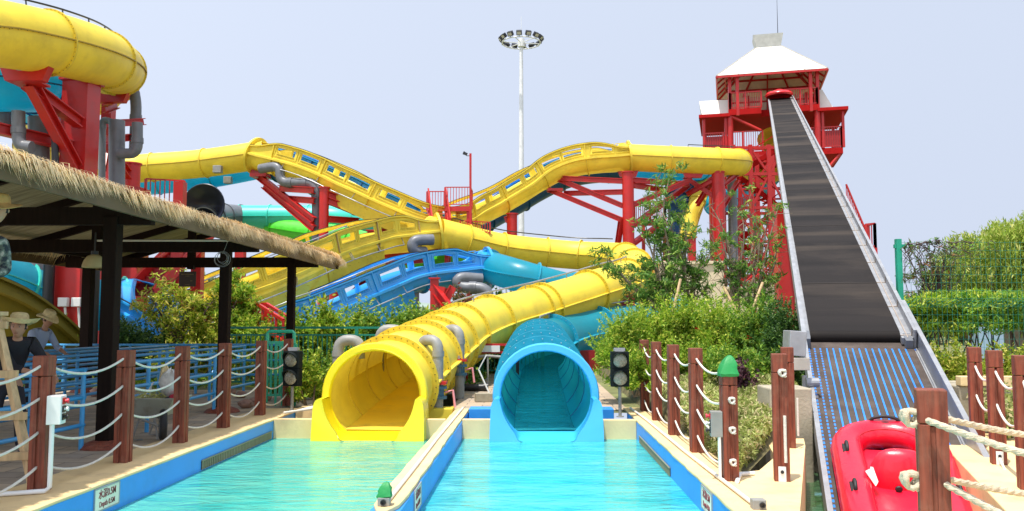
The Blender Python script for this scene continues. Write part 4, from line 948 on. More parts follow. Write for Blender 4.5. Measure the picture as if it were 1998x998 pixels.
o = MB().cyl(at(803, 565, 38.2), at(803, 640, 38.2), .35, n=20).build('column', GREY_COL, None, smooth=60); tag(o, 'dark grey column under the blue channel', 'column')
# ================================================================ RED STEELWORK
def column(px, Y, ytop, w, label, round_=True, m=RED, ybot=None, cap=True, group='red steel columns'):
    a = at(px, ytop, Y); z0 = g if ybot is None else at(px, ybot, Y).z
    T = thing('steel_column', label, 'column', (a.x, a.y, z0), group)
    mb = MB()
    if round_: mb.cyl((a.x, a.y, z0), a, w/2, n=24)
    else: mb.bb((a.x - w/2, a.y - w/2, z0), (a.x + w/2, a.y + w/2, a.z))
    mb.build('shaft', m, T, smooth=40)
    if cap: (MB().cyl(a, a + V((0, 0, .06)), w/2 + .06, n=24) if round_ else MB().box(a + V((0, 0, .03)), (w + .14, w + .14, .06))).build('cap_plate', m, T)
    return T
def arms(T, L, w=.22, name='arm', m=RED):
    for a, b in L:
        mb = MB(); mb.ibeam(at(*a), at(*b), w, w*1.1); mb.build(name, m, T)
def cradle(T, px, py, Y, r=.82, m=RED):
    p = at(px, py, Y); mb = MB()
    vs = []; n = 12
    for y in (-.12, .12):
        for k in range(n + 1):
            an = R(205 + 130*k/n); vs.append(p + V((r*math.cos(an), y, r*math.sin(an))))
        vs += [p + V((r*.55, y, -r*1.28)), p + V((-r*.55, y, -r*1.28))]
    q = n + 3; fs = [tuple(range(q - 1, -1, -1)), tuple(range(q, 2*q))] + [(i, (i+1) % q, q + (i+1) % q, q + i) for i in range(q)]
    mb.add(vs, fs).build('cradle', m, T)
T = column(160, 22.6, 163, .70, 'massive red square column left of the shelter with arms holding the yellow tube', False)
arms(T, [((60, 163, 20.3), (150, 330, 22.2)), ((52, 163, 20.3), (155, 240, 22.2)), ((-10, 250, 20.8), (140, 285, 22.2)), ((92, 232, 23.5), (137, 232, 22.8))], .26)
cradle(T, 55, 76, 20.0, .84); 
mb = MB(); mb.box(at(56, 163, 20.2), (.75, .6, .05)); mb.build('plate', RED, T)
for px in (124, 150):
    q = at(px, 590, 22.1); o = MB().box(q, (.25, .14, .24)).build('switch_box', WHITE, None, bevel=.015); tag(o, ('left' if px == 124 else 'right') + ' one of two white boxes on the big red column', 'electrical box', 'white boxes on the red column')
    o = MB().tube([at(px + 3, 600, 22.1), at(px + 6, 650, 22.1), V((at(px + 6, 660, 22.1).x, 22.1, g))], .03, 6).build('conduit', WHITE, None); tag(o, 'white conduit below the ' + ('left' if px == 124 else 'right') + ' box on the red column', 'pipe', 'conduits on the red column')
T = column(255, 33, 322, .75, 'red round column rising beside the thatched roof under the yellow tube')
arms(T, [((238, 325, 32), (255, 350, 33)), ((205, 300, 30), (246, 342, 33))], .3)
T = column(213, 28, 190, .34, 'slim red column behind the grey pipes at upper left', False)
arms(T, [((185, 243, 25), (280, 238, 27)), ((205, 215, 26), (228, 205, 27)), ((195, 275, 25), (255, 268, 27)), ((200, 330, 26), (215, 250, 27))], .2)
cradle(T, 218, 136, 26.0, .84)
T = column(633, 43.5, 368, .50, 'red round column under the high yellow channel beside the stepped grey pipe', cap=True)
arms(T, [((505, 345, 46), (612, 430, 43.5)), ((515, 362, 46), (612, 446, 43.5)), ((545, 368, 45), (612, 372, 43.5)), ((560, 388, 45), (612, 392, 43.5)), ((640, 392, 43.5), (735, 430, 45)), ((640, 380, 43.5), (720, 412, 45)), ((640, 428, 43.5), (700, 432, 45))], .3)
MB().box(at(508, 344, 46), (.9, .9, .18)).build('plate', RED, T); cradle(T, 508, 306, 46, .84)
T = column(1225, 47.5, 338, .66, 'tall red round column under the right end of the high yellow channel')
arms(T, [((1088, 348, 50), (1215, 354, 47.5)), ((1090, 350, 50), (1215, 402, 47.5)), ((1070, 370, 50), (1212, 429, 47.5)), ((1100, 378, 50), (1215, 375, 47.5)), ((1236, 352, 47.5), (1340, 360, 50)), ((1236, 362, 47.5), (1300, 372, 50)), ((1236, 400, 47.5), (1350, 350, 50)), ((1236, 440, 47.5), (1345, 360, 51)), ((1236, 475, 47.5), (1300, 430, 50)), ((1205, 480, 48), (1213, 425, 47.5))], .26)
cradle(T, 1225, 310, 50, .86); MB().box(at(1083, 372, 50), (.9, .8, .15)).build('plate', RED, T)
T = column(999, 48, 419, .60, 'short red round column under the rising yellow channel', ybot=480)
arms(T, [((985, 430, 48), (999, 425, 48))], .3)
T = column(1401, 50, 338, .75, 'thick red column left of the tower under the yellow tube end', ybot=600)
arms(T, [((1360, 400, 52), (1395, 345, 50)), ((1400, 420, 50), (1440, 355, 52)), ((1412, 360, 50), (1450, 330, 52)), ((1335, 345, 51), (1395, 385, 50)), ((1340, 380, 51), (1395, 350, 50))], .24)
cradle(T, 1352, 312, 50, .86)
T = column(1392, 52, 350, .5, 'red steel post behind the thick column left of the tower', False, ybot=600)
T = column(1349, 50, 465, .45, 'short red post among the trees right of centre', False, ybot=600)
T = column(728, 43.5, 452, .5, 'red column behind the yellow channel, middle of the picture', False)
arms(T, [((680, 470, 43.5), (800, 440, 44)), ((700, 520, 41), (840, 505, 42)), ((720, 500, 42.5), (870, 490, 43)), ((640, 520, 42), (730, 480, 43))], .3)
T = column(560, 38, 560, .45, 'red column below the yellow channel behind the shelter', False)
T = column(655, 40.5, 545, .6, 'red column standing between the yellow and blue channels', True)
arms(T, [((640, 560, 40.5), (700, 520, 40.5)), ((655, 600, 40.5), (720, 545, 40.5)), ((640, 520, 40.5), (690, 512, 40.5))], .25)
T = column(387, 30, 480, .36, 'slim red post carrying the hanging sign side of the lower yellow channel', False)
T = column(470, 37.5, 470, .40, 'red post under the lower yellow channel seen through the shelter', False)
T = column(848, 37, 545, .34, 'red post leaning under the blue collar', False)
arms(T, [((845, 560, 37), (905, 640, 36)), ((850, 620, 37), (885, 560, 37)), ((862, 560, 37), (848, 640, 37)), ((955, 490, 42), (948, 520, 41))], .3)
T = column(768, 38.3, 578, .45, 'short red column on a concrete foot under the blue channel', True)
MB().cyl(at(768, 600, 38.3), V((at(768, 600, 38.3).x, 38.3, g)), .5, n=20).build('footing', CONC, T)
T = thing('support_frame', 'low red ladder-like support frame between the yellow and blue tubes', 'support frame', at(958, 690, 21.5))
a, b, c, d = at(908, 673, 21.5), at(1012, 673, 21.5), at(908, 688, 21.5), at(1012, 688, 21.5)
mb = MB(); mb.bar(a, b, .06).bar(c, d, .06)
for t_ in (.28, .58): mb.bar(a.lerp(b, t_), c.lerp(d, t_), .07)
for t_ in (.02, .98): q = c.lerp(d, t_); mb.bar(a.lerp(b, t_), V((q.x, q.y, g)), .08)
mb.build('frame', RED, T); MB().box(at(954, 681, 21.4), (.55, .06, .16)).build('plate', WHITE, T)
T = thing('pipe', 'white curved pipe on legs in front of the low red frame', 'pipe', at(930, 700, 20.5))
MB().tube([V((at(905, 712, 20.5).x, 20.5, g)), at(908, 705, 20.5), at(925, 697, 20.5), at(950, 695, 20.5), at(990, 698, 20.5)], .035, 8).build('pipe', LGREY, T)
MB().bar(at(952, 695, 20.5), V((at(952, 695, 20.5).x, 20.5, g)), .04).build('leg', LGREY, T)
T = thing('slide_cradle', 'dark red cradle block under the teal tube beside the shrubs', 'cradle', at(1150, 700, 27.5))
MB().prism([(at(1118, 700, 27.5).x, 26.8), (at(1195, 700, 27.5).x, 26.8), (at(1185, 700, 27.5).x, 28.2), (at(1128, 700, 27.5).x, 28.2)], g, at(1150, 683, 27.5).z).build('block', DRED, T)
T = thing('slide_cradle', 'dark red cradle under the yellow tube bend near the trees', 'cradle', at(1228, 600, 31))
MB().prism([(at(1206, 600, 31).x, 30.4), (at(1252, 600, 31).x, 30.4), (at(1246, 600, 31).x, 32), (at(1212, 600, 31).x, 32)], at(1228, 630, 31).z, at(1228, 578, 31).z).build('block', DRED, T)

def railing(mb, P, h=1.05, sp=.14, post=1.2, w=.03, rail=.05):
    """picket railing along polyline P (3D base points)"""
    up = V((0, 0, h))
    for a, b in zip(P[:-1], P[1:]):
        a = V(a); b = V(b); L = (b - a).length
        mb.bar(a + up, b + up, rail); mb.bar(a + V((0, 0, .1)), b + V((0, 0, .1)), rail*.8)
        n = max(1, int(L/(sp*(3 if abs(b.y - a.y) > 1.5*abs(b.x - a.x) else 1))))
        for i in range(n + 1): q = a.lerp(b, i/n); mb.bar(q + V((0, 0, .1)), q + up, w, caps=False)
        m_ = max(1, round(L/post))
        for i in range(m_ + 1): q = a.lerp(b, i/m_); mb.bar(q, q + up, rail*1.5)
# ---- stair platform in the valley
T = thing('stair_platform', 'red steel landing with railings and stairs in the dip of the yellow slide', 'platform', at(900, 440, 43.5))
z1 = at(900, 403, 43.5); za = at(868, 403, 43.5)
X0, X1 = at(868, 403, 43.5).x, at(918, 403, 43.5).x; zt = z1.z
MB().bb((X0, 43.5, zt - .25), (X1, 44.7, zt)).build('deck', RED, T)
mb = MB(); railing(mb, [(X0, 43.5, zt), (X1, 43.5, zt), (X1, 44.7, zt)], 1.0); mb.build('railing', RED, T)
# stair flight going down to the left/front between stringers at px 820..868
mb = MB(); xs0 = at(822, 440, 42).x; 
for k in range(9):
    y = 43.9 - k*.11; zz = zt - .15 - k*.19; mb.bb((xs0 + .2, y - .14, zz - .04), (X0 - .05, y, zz))
mb.build('stair', mat('sandy_red_treads', (.60, .14, .06), .6), T)
mb = MB()
for x in (xs0 + .1, X0 + .0):
    a_ = V((x, 43.9, zt - .0)); b_ = V((x + .35, 42.9, zt - 1.7)); mb.bar(a_, b_, .12, .3)
    for k in range(9): q = a_.lerp(b_, k/8); mb.bar(q, q + V((0, 0, 1.0)), .04)
    mb.bar(a_ + V((0, 0, 1)), b_ + V((0, 0, 1)), .07)
mb.build('stringer', RED, T)
mb = MB(); railing(mb, [(xs0 - .05, 44.6, zt - .1), (xs0 + 1.0, 44.6, zt - .1)], 1.05); mb.build('railing', RED, T)
a, b = at(898, 447, 43), at(956, 450, 43); mb = MB(); railing(mb, [a - V((0, 0, .2)), b - V((0, 0, .2))], .62, .12); mb.bar(at(880, 440, 43.2), at(956, 456, 43.2), .2, .12); mb.build('lower_railing', RED, T)
for x, y in ((X0 + .1, 43.7), (X1 - .1, 43.7), (X1 - .1, 44.6), (X0 + .1, 44.6)): MB().bar((x, y, g), (x, y, zt - .2), .22).build('leg', RED, T)
T = thing('camera_pole', 'thin red pole with a small black surveillance camera at its top', 'camera pole', at(918, 403, 43))
q = at(918, 300, 42.9); MB().bar(at(918, 440, 42.9), q, .11).build('pole', RED, T)
MB().bar(q - V((0, 0, .12)), q + V((-.2, 0, -.12)), .03).box(q + V((-.26, -.05, -.02)), (.20, .14, .13), Matrix.Rotation(R(25), 3, 'Y')).box(q + V((-.34, -.05, .02)), (.06, .16, .15), Matrix.Rotation(R(25), 3, 'Y')).build('camera', DARK, T)
# ---- red stair tower seen through the shelter
T = thing('stair_tower', 'red stair flight and railed landing seen through and above the thatched shelter', 'stairs', at(320, 600, 29))
Y = 29
for px in (352,): 
    a = at(px, 356, Y); MB().bar((a.x, Y, g), a, .34).build('column', RED, T)
mb = MB(); zf = at(310, 400, Y).z
railing(mb, [V((at(283, 400, Y).x, Y, at(283, 398, Y).z - .0)), V((at(358, 400, Y).x, Y, at(358, 402, Y).z))], .88, .16, 2.0); mb.build('railing', RED, T)
MB().bb((at(270, 400, Y).x, Y, zf - .3), (at(360, 400, Y).x, Y + 2, zf - .12)).build('landing', RED, T)
mb = MB(); xl, xr = at(284, 560, 27).x, at(338, 560, 27).x; zb, zt2 = at(300, 568, 26).z, zf - 1.0
ns = 17
for k in range(ns + 1):
    t_ = k/ns; y = 25.8 + 3.1*t_; zz = zb + (zt2 - zb)*t_; mb.cur = 0; mb.bb((xl + .1 + .5*t_, y, zz - .16), (xr - .1 + .5*t_, y + .24, zz))
mb.build('stair', DRED, T)
mb = MB()
for xx in (xl, xr): mb.bar((xx, 25.6, zb - .1), (xx + .5, 28.9, zt2), .10, .34); mb.bar((xx, 25.6, zb + .9), (xx + .4, 28.2, zt2 + .2), .07)
mb.build('stringer', RED, T)
MB().bar((at(345, 600, 27).x, 27, g), (at(345, 480, 27).x, 27, zt2), .28).build('column', RED, T)
a = at(255, 520, 29); MB().bar((a.x, 29, g), (a.x, 29, at(255, 480, 29).z + 2), .85).build('column', RED, T)
T = thing('steps', 'small red stair with handrails behind the shrubs right of the second shelter post', 'stairs', at(515, 640, 23))
mb = MB(); a, b = at(500, 592, 23), at(553, 625, 22)
for dy in (0, .9):
    mb.bar(a + V((0, dy, 0)), b + V((0, dy, 0)), .08); mb.bar(a + V((0, dy, -.55)), b + V((0, dy, -.55)), .08)
    for k in range(5): q = a.lerp(b, k/4) + V((0, dy, 0)); mb.bar(q, q - V((0, 0, 1.0)), .06)
    mb.bar(a + V((0, dy, 0)), a + V((-1.2, dy, 0)), .08); mb.bar(a + V((0, dy, 0)), V((a.x, a.y + dy, g)), .16); mb.bar(a + V((-.9, dy, 0)), V((a.x - .9, a.y + dy, g)), .12)
mb.build('handrail', RED, T)
mb = MB()
for k in range(5): q = a.lerp(b, (k + .5)/5); mb.bb((q.x - .15, q.y, q.z - 1.05), (q.x + .15, q.y + .9, q.z - 1.0))
mb.build('tread', DRED, T)
T = thing('fence', 'red picket fence behind the shrubs between two shelter posts', 'fence', at(430, 620, 24))
mb = MB(); railing(mb, [V((at(385, 600, 24).x, 24, at(385, 625, 24).z - .9)), V((at(440, 600, 24).x, 24, at(440, 625, 24).z - .9))], 1.0, .12); mb.build('railing', RED, T)
T = thing('fence', 'red fence panels at the far left behind the two men', 'fence', at(15, 640, 22))
mb = MB(); railing(mb, [V((at(-60, 600, 22).x, 22, g)), V((at(42, 600, 22).x, 22, g))], 1.55, .15)
for zz in (.6, .9, 1.2): mb.bar((at(-60, 600, 22).x, 22, g + zz), (at(42, 600, 22).x, 22, g + zz), .05)
mb.build('railing', RED, T)

# ================================================================ TOWER
TY = 62.0
def tw(px, py, dY=0): return at(px, py, TY + dY)
C0 = tw(1528, 300); yaw = R(-13)
T = thing('slide_tower', 'tall red start tower with white hipped roof at the top of the conveyor', 'tower', (C0.x, TY + 3.2, g))
cx, cy = C0.x, TY + 3.2
def L(x, y, z): # local tower frame -> world
    return V((cx + x*math.cos(yaw) - y*math.sin(yaw), cy + x*math.sin(yaw) + y*math.cos(yaw), z))
def zz(py, Y=TY): return at(1528, py, Y).z
def fl(mb, x0, x1, y0, y1, z0, z1):
    P = [L(x, y, z) for z in (z0, z1) for x, y in ((x0, y0), (x1, y0), (x1, y1), (x0, y1))]
    mb.add(P, [(3,2,1,0), (4,5,6,7), (0,1,5,4), (1,2,6,5), (2,3,7,6), (3,0,4,7)])
ZU = zz(208); ZL = zz(292); ZE = zz(139, 61.6); zr = zz(96)
# roof
ex, ey = 3.95, 3.5; rx, ry = .95, .8; zp = zz(93, 64.6)
mb = MB(); E = [L(-ex, -ey, ZE), L(ex, -ey, ZE), L(ex, ey, ZE), L(-ex, ey, ZE)]; K = [L(-rx, -ry, zp), L(rx, -ry, zp), L(rx, ry, zp), L(-rx, ry, zp)]
mb.add(E + K, [(0,1,5,4), (1,2,6,5), (2,3,7,6), (3,0,4,7)]); mb.cur = 1
dn = V((0, 0, -.10)); mb.add([p + dn for p in E + K], [(4,5,1,0), (5,6,2,1), (6,7,3,2), (7,4,0,3), (7,6,5,4)])
ro = mb.build('roof', [CREAMR, CREAMW], T)
mb = MB(); zc = zz(66, 64.2); 
mb.add([L(-rx*.95, -ry*.95, zp), L(rx*.95, -ry*.95, zp), L(rx*.95, ry*.95, zp), L(-rx*.95, ry*.95, zp), L(-rx*1.22, -ry*1.3, zc), L(rx*1.15, -ry*1.3, zc), L(rx*1.15, ry*1.1, zc), L(-rx*1.22, ry*1.1, zc)], [(0,1,5,4), (1,2,6,5), (2,3,7,6), (3,0,4,7), (4,5,6,7)])
mb.build('roof_vent', mat('grey_white_vent_cloth', (.60, .59, .55), .6), ro)
MB().cyl(L(.75, 0, zc), L(.75, 0, zc + 3.2), .03, .012, n=6).build('antenna', DARK, ro)
mb = MB()
for a, b in ((0, 1), (1, 2), (2, 3), (3, 0)):
    mb.bar(E[a] + V((0,0,-.12)), E[b] + V((0,0,-.12)), .12, .14)
    for t_ in (.22, .45, .68): mb.bar(E[a].lerp(K[a], t_) + V((0,0,-.2)), E[b].lerp(K[b], t_) + V((0,0,-.2)), .10, .14)
for k in range(4): mb.bar(E[k] + V((0,0,-.16)), K[k] + V((0,0,-.25)), .14, .18)
for t_ in (.25, .5, .75):
    for a, b in ((0, 1), (2, 3), (1, 2), (3, 0)): mb.bar(E[a].lerp(E[b], t_) + V((0,0,-.16)), K[a].lerp(K[b], t_) + V((0,0,-.22)), .10, .14)
mb.build('rafter', RED, ro)
mb = MB()
for a, b in ((0, 1), (1, 2), (2, 3), (3, 0)):
    for t_ in (.2, .4, .6, .8): p_, q_ = E[a].lerp(E[b], t_) + V((0, 0, .012)), K[a].lerp(K[b], t_) + V((0, 0, .012)); mb.bar(p_, q_, .05, .03)
for k in range(4): mb.bar(E[k] + V((0,0,.012)), K[k] + V((0,0,.012)), .09, .05)
mb.build('roof_seams', mat('roof_seam_trim', (.52, .48, .40), .6), ro)
# upper cabin columns & floor
cols = [(-3.0, -2.9), (-2.45, -3.15), (2.75, -3.15), (3.25, -2.9), (-3.0, 2.9), (3.0, 2.9)]
for x, y in cols:
    MB().bar(L(x, y, ZU - .5), L(x, y, ZE - .05), .22).build('column', RED, T)
mb = MB(); fl(mb, -3.1, -.75, -3.2, 3.0, ZU - .45, ZU); fl(mb, .75, 3.3, -3.2, 3.0, ZU - .45, ZU); fl(mb, -.75, .75, -2.2, 3.0, ZU - .45, ZU); mb.build('upper_floor', REDM, T)
mb = MB()
def rl(P, h=1.15): railing(mb, [L(*p) for p in P], h, .16, 1.3, .035, .08)
rl([(-3.0, -3.1, ZU), (-.75, -3.1, ZU)], 1.25); rl([(.85, -3.1, ZU), (3.2, -3.1, ZU), (3.2, 2.9, ZU), (-3.0, 2.9, ZU), (-3.0, -3.1, ZU)], 1.25); mb.build('upper_railing', RED, T)
mb = MB()
for zq in (.55, 1.0): mb.bar(L(-3, 2.95, ZU + zq*2), L(3.2, 2.95, ZU + zq*2), .12)
for x in (-1.5, 0, 1.5): mb.bar(L(x, 2.95, ZU), L(x, 2.95, ZE), .12)
mb.build('back_wall', RED, T)
mb = MB(); fl(mb, -3.0, 3.2, 3.05, 3.12, ZU, ZE - .1); mb.build('back_panel', CREAMW, T)
# lower floor with side wings
mb = MB(); fl(mb, -5.0, 4.9, -2.9, 3.0, ZL - .45, ZL); fl(mb, -3.0, 3.2, -2.9, 3, ZL - .75, ZL - .45); mb.build('lower_floor', REDM, T)
mb = MB(); rl([(-4.95, 2.9, ZL), (-4.95, -2.85, ZL), (-.7, -2.85, ZL)], 1.55); rl([(.9, -2.85, ZL), (4.85, -2.85, ZL), (4.85, 2.9, ZL)], 1.55)
mb.build('lower_railing', RED, T)
mb = MB()
fl(mb, -4.9, -3.2, -2.83, -2.81, ZL + .1, ZL + 1.3); mb.build('wing_mesh', DRED, T); mb = MB(); fl(mb, 3.4, 4.8, -2.83, -2.81, ZL + .1, ZL + 1.3); mb.build('wing_mesh', DRED, T)
ZW = zz(219)
for sg, x0, x1 in ((-1, -5.3, -3.0), (1, 3.2, 5.3)):
    mb = MB(); fl(mb, x0, x1, -3.3, 3.3, ZW - .12, ZW + .12); mb.build('wing_roof', REDM, T)
    for x in (x0 + .35, x1 - .35):
        for y in (-2.85, 2.85): MB().bar(L(x, y, ZL), L(x, y, ZW - .1), .18).build('wing_post', RED, T)
    # white sheet hood above the wing
    mb = MB(); zh = zz(180) if sg < 0 else zz(172); xo, xi = (x0 + .1, x1 - .0) if sg < 0 else (x1 - 1.0, x0 + .0)
    xt = x0 + .0 if sg < 0 else x1 - 1.6
    mb.add([L(xt, -1.9, zh), L(xi, -1.9, zh), L(xi, -2.6, ZW + .12), L(x0 + .25 if sg < 0 else x1 - .9, -2.6, ZW + .12), L(xt, 2.2, zh), L(xi, 2.2, zh), L(xi, 2.6, ZW + .12), L(x0 + .25 if sg < 0 else x1 - .9, 2.6, ZW + .12)],
           [(0,1,2,3), (0,4,5,1), (3,7,4,0), (4,7,6,5)]); mb.build('white_hood', CREAMR, T)
# braces and legs
for a, b in (((3.2, -2.9, ZL - 2.3), (4.7, -2.7, ZL - .45)), ((-2.9, -2.95, ZU - .5), (-.8, -2.95, ZU - 1.7)), ((2.9, -2.9, ZL + .1), (.7, -2.9, ZL + 1.0))):
    MB().cyl(L(*a), L(*b), .12, n=12).build('brace', RED, T, smooth=60)
for x, y in ((-3.0, -2.9), (3.2, -2.9), (-3.0, 2.9), (3.0, 2.9)):
    a = L(x, y, ZU - .4); MB().cyl(V((a.x, a.y, g)), a, .22 if y < 0 else .17, n=16).build('leg', RED, T, smooth=60)
for x, y, w in ((-1.3, 0, .2), (-2.2, 1.5, .16)):
    a = L(x, y, ZL - .4); MB().bar(V((a.x, a.y, g)), a, w*2).build('inner_leg', GREY_COL, T)
mb = MB()
LEV = [g + 1, g + 3.6, g + 6.2, g + 8.8, g + 11.4, ZL - .8]
P4 = [(-3.0, -2.9), (3.2, -2.9), (3.0, 2.9), (-3.0, 2.9)]
for i, z in enumerate(LEV):
    for k in range(4):
        a = P4[k]; b = P4[(k+1) % 4]; mb.bar(L(*a, z), L(*b, z), .14)
        if i < len(LEV) - 1:
            if (i + k) % 2: a, b = b, a
            mb.bar(L(*a, z), L(*b, LEV[i+1]), .11)
mb.build('bracing', RED, T)
# red box slide hood at belt top
mb = MB(); mb.lathe(tw(1520, 186, -1.3), [(.9, -.12), (.98, 0), (.9, .14), (.45, .28), (.3, .36), (.16, .42), (0, .44)], 24); mb.build('roller_cover', mat('red_cover', (.75, .02, .03), .3, coat=.4), T, smooth=50)
# open steel frame with switchback stairs between the tower legs and the conveyor
T = thing('steel_tower', 'dense red lattice frame with switchback stairs left of the conveyor under the tower', 'steel frame', at(1500, 590, 57))
xs_ = [at(px, 400, 57).x for px in (1432, 1466, 1502, 1534)]; zs_ = [g, 2.6, 4.9, 7.2, 9.5, 11.8, 13.6]
for yy in (57.0, 60.0):
    for x in xs_: MB().bar((x, yy, g), (x, yy, 13.8), .26).build('column', RED, T)
for yy in (57.0, 60.0):
    mb = MB()
    for z in zs_[1:]: mb.bar((xs_[0], yy, z), (xs_[-1], yy, z), .20)
    for i in range(3):
        for j in range(6): a_, b_ = (xs_[i], yy, zs_[j]), (xs_[i+1], yy, zs_[j+1]); a_, b_ = (a_, b_) if (i + j) % 2 else ((xs_[i+1], yy, zs_[j]), (xs_[i], yy, zs_[j+1])); mb.bar(a_, b_, .13)
    mb.build('lattice', RED, T)
mb = MB()
for j in range(6):
    xa_, xb_ = (xs_[0] + .3, xs_[-1] - .3) if j % 2 else (xs_[-1] - .3, xs_[0] + .3)
    for k in range(10): t_ = k/10; mb.bb((min(xa_ + (xb_ - xa_)*t_, xa_ + (xb_ - xa_)*(t_ + .1)), 57.4, zs_[j] + (zs_[j+1] - zs_[j])*t_), (max(xa_ + (xb_ - xa_)*t_, xa_ + (xb_ - xa_)*(t_ + .1)), 58.6, zs_[j] + (zs_[j+1] - zs_[j])*t_ + .06))
    mb.bar((xa_, 57.35, zs_[j] + .05), (xb_, 57.35, zs_[j+1] + .05), .08, .32); mb.bar((xa_, 57.35, zs_[j] + 1.1), (xb_, 57.35, zs_[j+1] + 1.1), .07)
mb.build('stair', REDM, T)
# tower stairs visible right of the conveyor, and left through the frame
T = thing('tower_stair', 'red tower stair landing sticking out right of the conveyor', 'stairs', at(1670, 470, 58))
mb = MB(); a, b, c = at(1652, 396, 52), at(1690, 486, 52), at(1708, 484, 52)
mb.bar(a, b, .15, .3); 
for k in range(14): q = a.lerp(b, k/13); mb.bar(q, q + V((0, 0, 1.15)), .04)
mb.bar(a + V((0,0,1.15)), b + V((0,0,1.15)), .09); mb.build('stair_railing', RED, T)
mb = MB(); railing(mb, [b, c, c + V((0, 2, 0))], 1.5, .15, 1, .04, .1); mb.bar(b, c, .15, .3); mb.build('landing_railing', RED, T)
mb = MB()
for q in (a, b, c, c + V((0, 2, 0))): mb.bar((q.x, q.y, g), q, .18)
mb.bar((a.x, a.y, g + 3), (c.x, c.y, g + 3), .14); mb.build('support_leg', RED, T)
MB().prism([(b.x, b.y), (c.x, c.y), (c.x, c.y + 2), (b.x, b.y + 2)], b.z - .15, b.z).build('landing', REDM, T)
T = thing('tower_stair', 'red tower stair flight left of the conveyor behind the trees', 'stairs', at(1500, 560, 50))
mb = MB(); a, b = at(1462, 590, 48), at(1530, 530, 50)
for dy in (0, 1.2):
    mb.bar(a + V((0, dy, 0)), b + V((0, dy, 0)), .12, .35)
    mb.bar(a + V((0, dy, 1.1)), b + V((0, dy, 1.1)), .08)
    for k in range(13): q = a.lerp(b, k/12) + V((0, dy, 0)); mb.bar(q, q + V((0, 0, 1.1)), .05)
mb.build('stringer', RED, T)
mb = MB()
for k in range(12): q = a.lerp(b, k/12); mb.bb((q.x, q.y, q.z), (q.x + .28, q.y + 1.2, q.z + .04))
mb.build('tread', DRED, T)
T = thing('walkway', 'red railed walkway among the columns behind the multi-stem trees', 'walkway', at(1270, 440, 52))
mb = MB(); railing(mb, [at(1238, 432, 51), at(1298, 432, 52), at(1298, 432, 54)], 1.2, .15, 1.2, .04, .08); mb.bar(at(1238, 436, 51), at(1298, 436, 52), .3, .3); mb.build('railing', RED, T)
mb = MB(); [mb.bar(V((at(px, 436, 52).x, 52, g)), at(px, 436, 52), .2) for px in (1255, 1296)]; mb.build('leg', RED, T)
T = thing('walkway', 'red railed walkway between the thick column and the tower', 'walkway', at(1440, 410, 55))
mb = MB(); railing(mb, [at(1428, 425, 55), at(1470, 418, 56)], 1.2, .18, 1.2, .04, .08); mb.bar(at(1425, 428, 55), at(1470, 421, 56), .25, .25); mb.bar(V((at(1440, 436, 55).x, 55, g)), at(1440, 426, 55), .22); mb.build('railing', RED, T)
for px, Y, y0, r_ in ((1428, 54, 345, .3), (1308, 56, 370, .18), (1320, 55, 365, .28)):
    o = MB().tube([at(px - 6, y0 - 6, Y), at(px, y0, Y), V((at(px, y0, Y).x, Y, g))], r_, 12).build('feed_pipe', GREY, None, smooth=60)
    tag(o, {1428: 'grey riser pipe between the thick red column and the tower', 1308: 'thin grey riser pipe behind the left multi-stem tree', 1320: 'thick grey riser pipe behind the multi-stem trees'}[px], 'pipe')

# ================================================================ FLOODLIGHT MAST
T = thing('floodlight_mast', 'tall white mast carrying a ring of black floodlights against the sky', 'floodlight mast', V((at(1017, 90, 80).x, 80, g)))
c = at(1017, 84, 80); bx = at(1019, 460, 80)
MB().cyl((c.x, 80, g), (c.x, 80, c.z + .3), .34, .16, n=20).build('pole', mat('white_mast', (.74, .74, .73), .45), T, smooth=60)
mb = MB(); n = 36; rr = 1.85
mb.tube([c + V((rr*math.cos(2*math.pi*k/n), rr*math.sin(2*math.pi*k/n), 0)) for k in range(n + 1)], .06, 6, False)
for k in range(6): a_ = 2*math.pi*k/6 + .2; mb.bar(c, c + V((rr*math.cos(a_), rr*math.sin(a_), 0)), .06)
mb.lathe(c, [(.2, -.45), (.32, -.4), (.32, .35), (.2, .4)], 14); mb.build('ring', WHITE, T)
GLS = mat('floodlight_glass', (.5, .47, .40), .15)
for k in range(14):
    a_ = 2*math.pi*(k + .3)/14; d = V((math.cos(a_), math.sin(a_), 0)); q = c + d*(rr + .12) + V((0, 0, .34))
    zx = (d*.75 + V((0, 0, -.66))).normalized(); xx = V((-d.y, d.x, 0)); yy = zx.cross(xx); Rm = Matrix((xx, yy, zx)).transposed()
    h_ = MB().box(q, (.52, .42, .30), Rm).bar(q, q - V((0, 0, .36)), .06).build('floodlight', DARK, T)
    MB().box(q + zx*.155, (.40, .30, .012), Rm).build('glass', GLS, h_)
MB().cyl(c + V((0, 0, .3)), c + V((0, 0, 2.6)), .02, n=5).build('lightning_rod', WHITE, T)

# ================================================================ CONVEYOR
ca = V((5.31, 14.0, 1.55)); cdir = V((.274, 1, .351)).normalized()
cxv = V((1, -.274, 0)).normalized(); cn = cxv.cross(cdir)
CM = Matrix((cxv, cdir, cn)).transposed().to_4x4(); CM.translation = ca
def cpt(x, y, z=0): return ca + cxv*x + cdir*y + cn*z
T = thing('raft_conveyor', 'long steep raft conveyor climbing to the tower, black rubber belt above blue-striped loading belt', 'conveyor', ca)
T.rotation_euler = CM.to_euler()
LTOP = 53.2
BELT = mat('dusty_black_belt', (.017, .014, .013), .75, spec=.15, var=.5, scale=.55, streak=(.12, 1.6, 1), dirt=(.075, .058, .045, .4), dscale=.30, bump=.1)
def lb(mb, x0, x1, y0, y1, z0, z1): return mb.bb((x0, y0, z0), (x1, y1, z1))
mb = MB(); lb(mb, -.70, .70, .35, LTOP, -.06, 0.0)
o = mb.build('upper_belt', BELT, T, local=True)
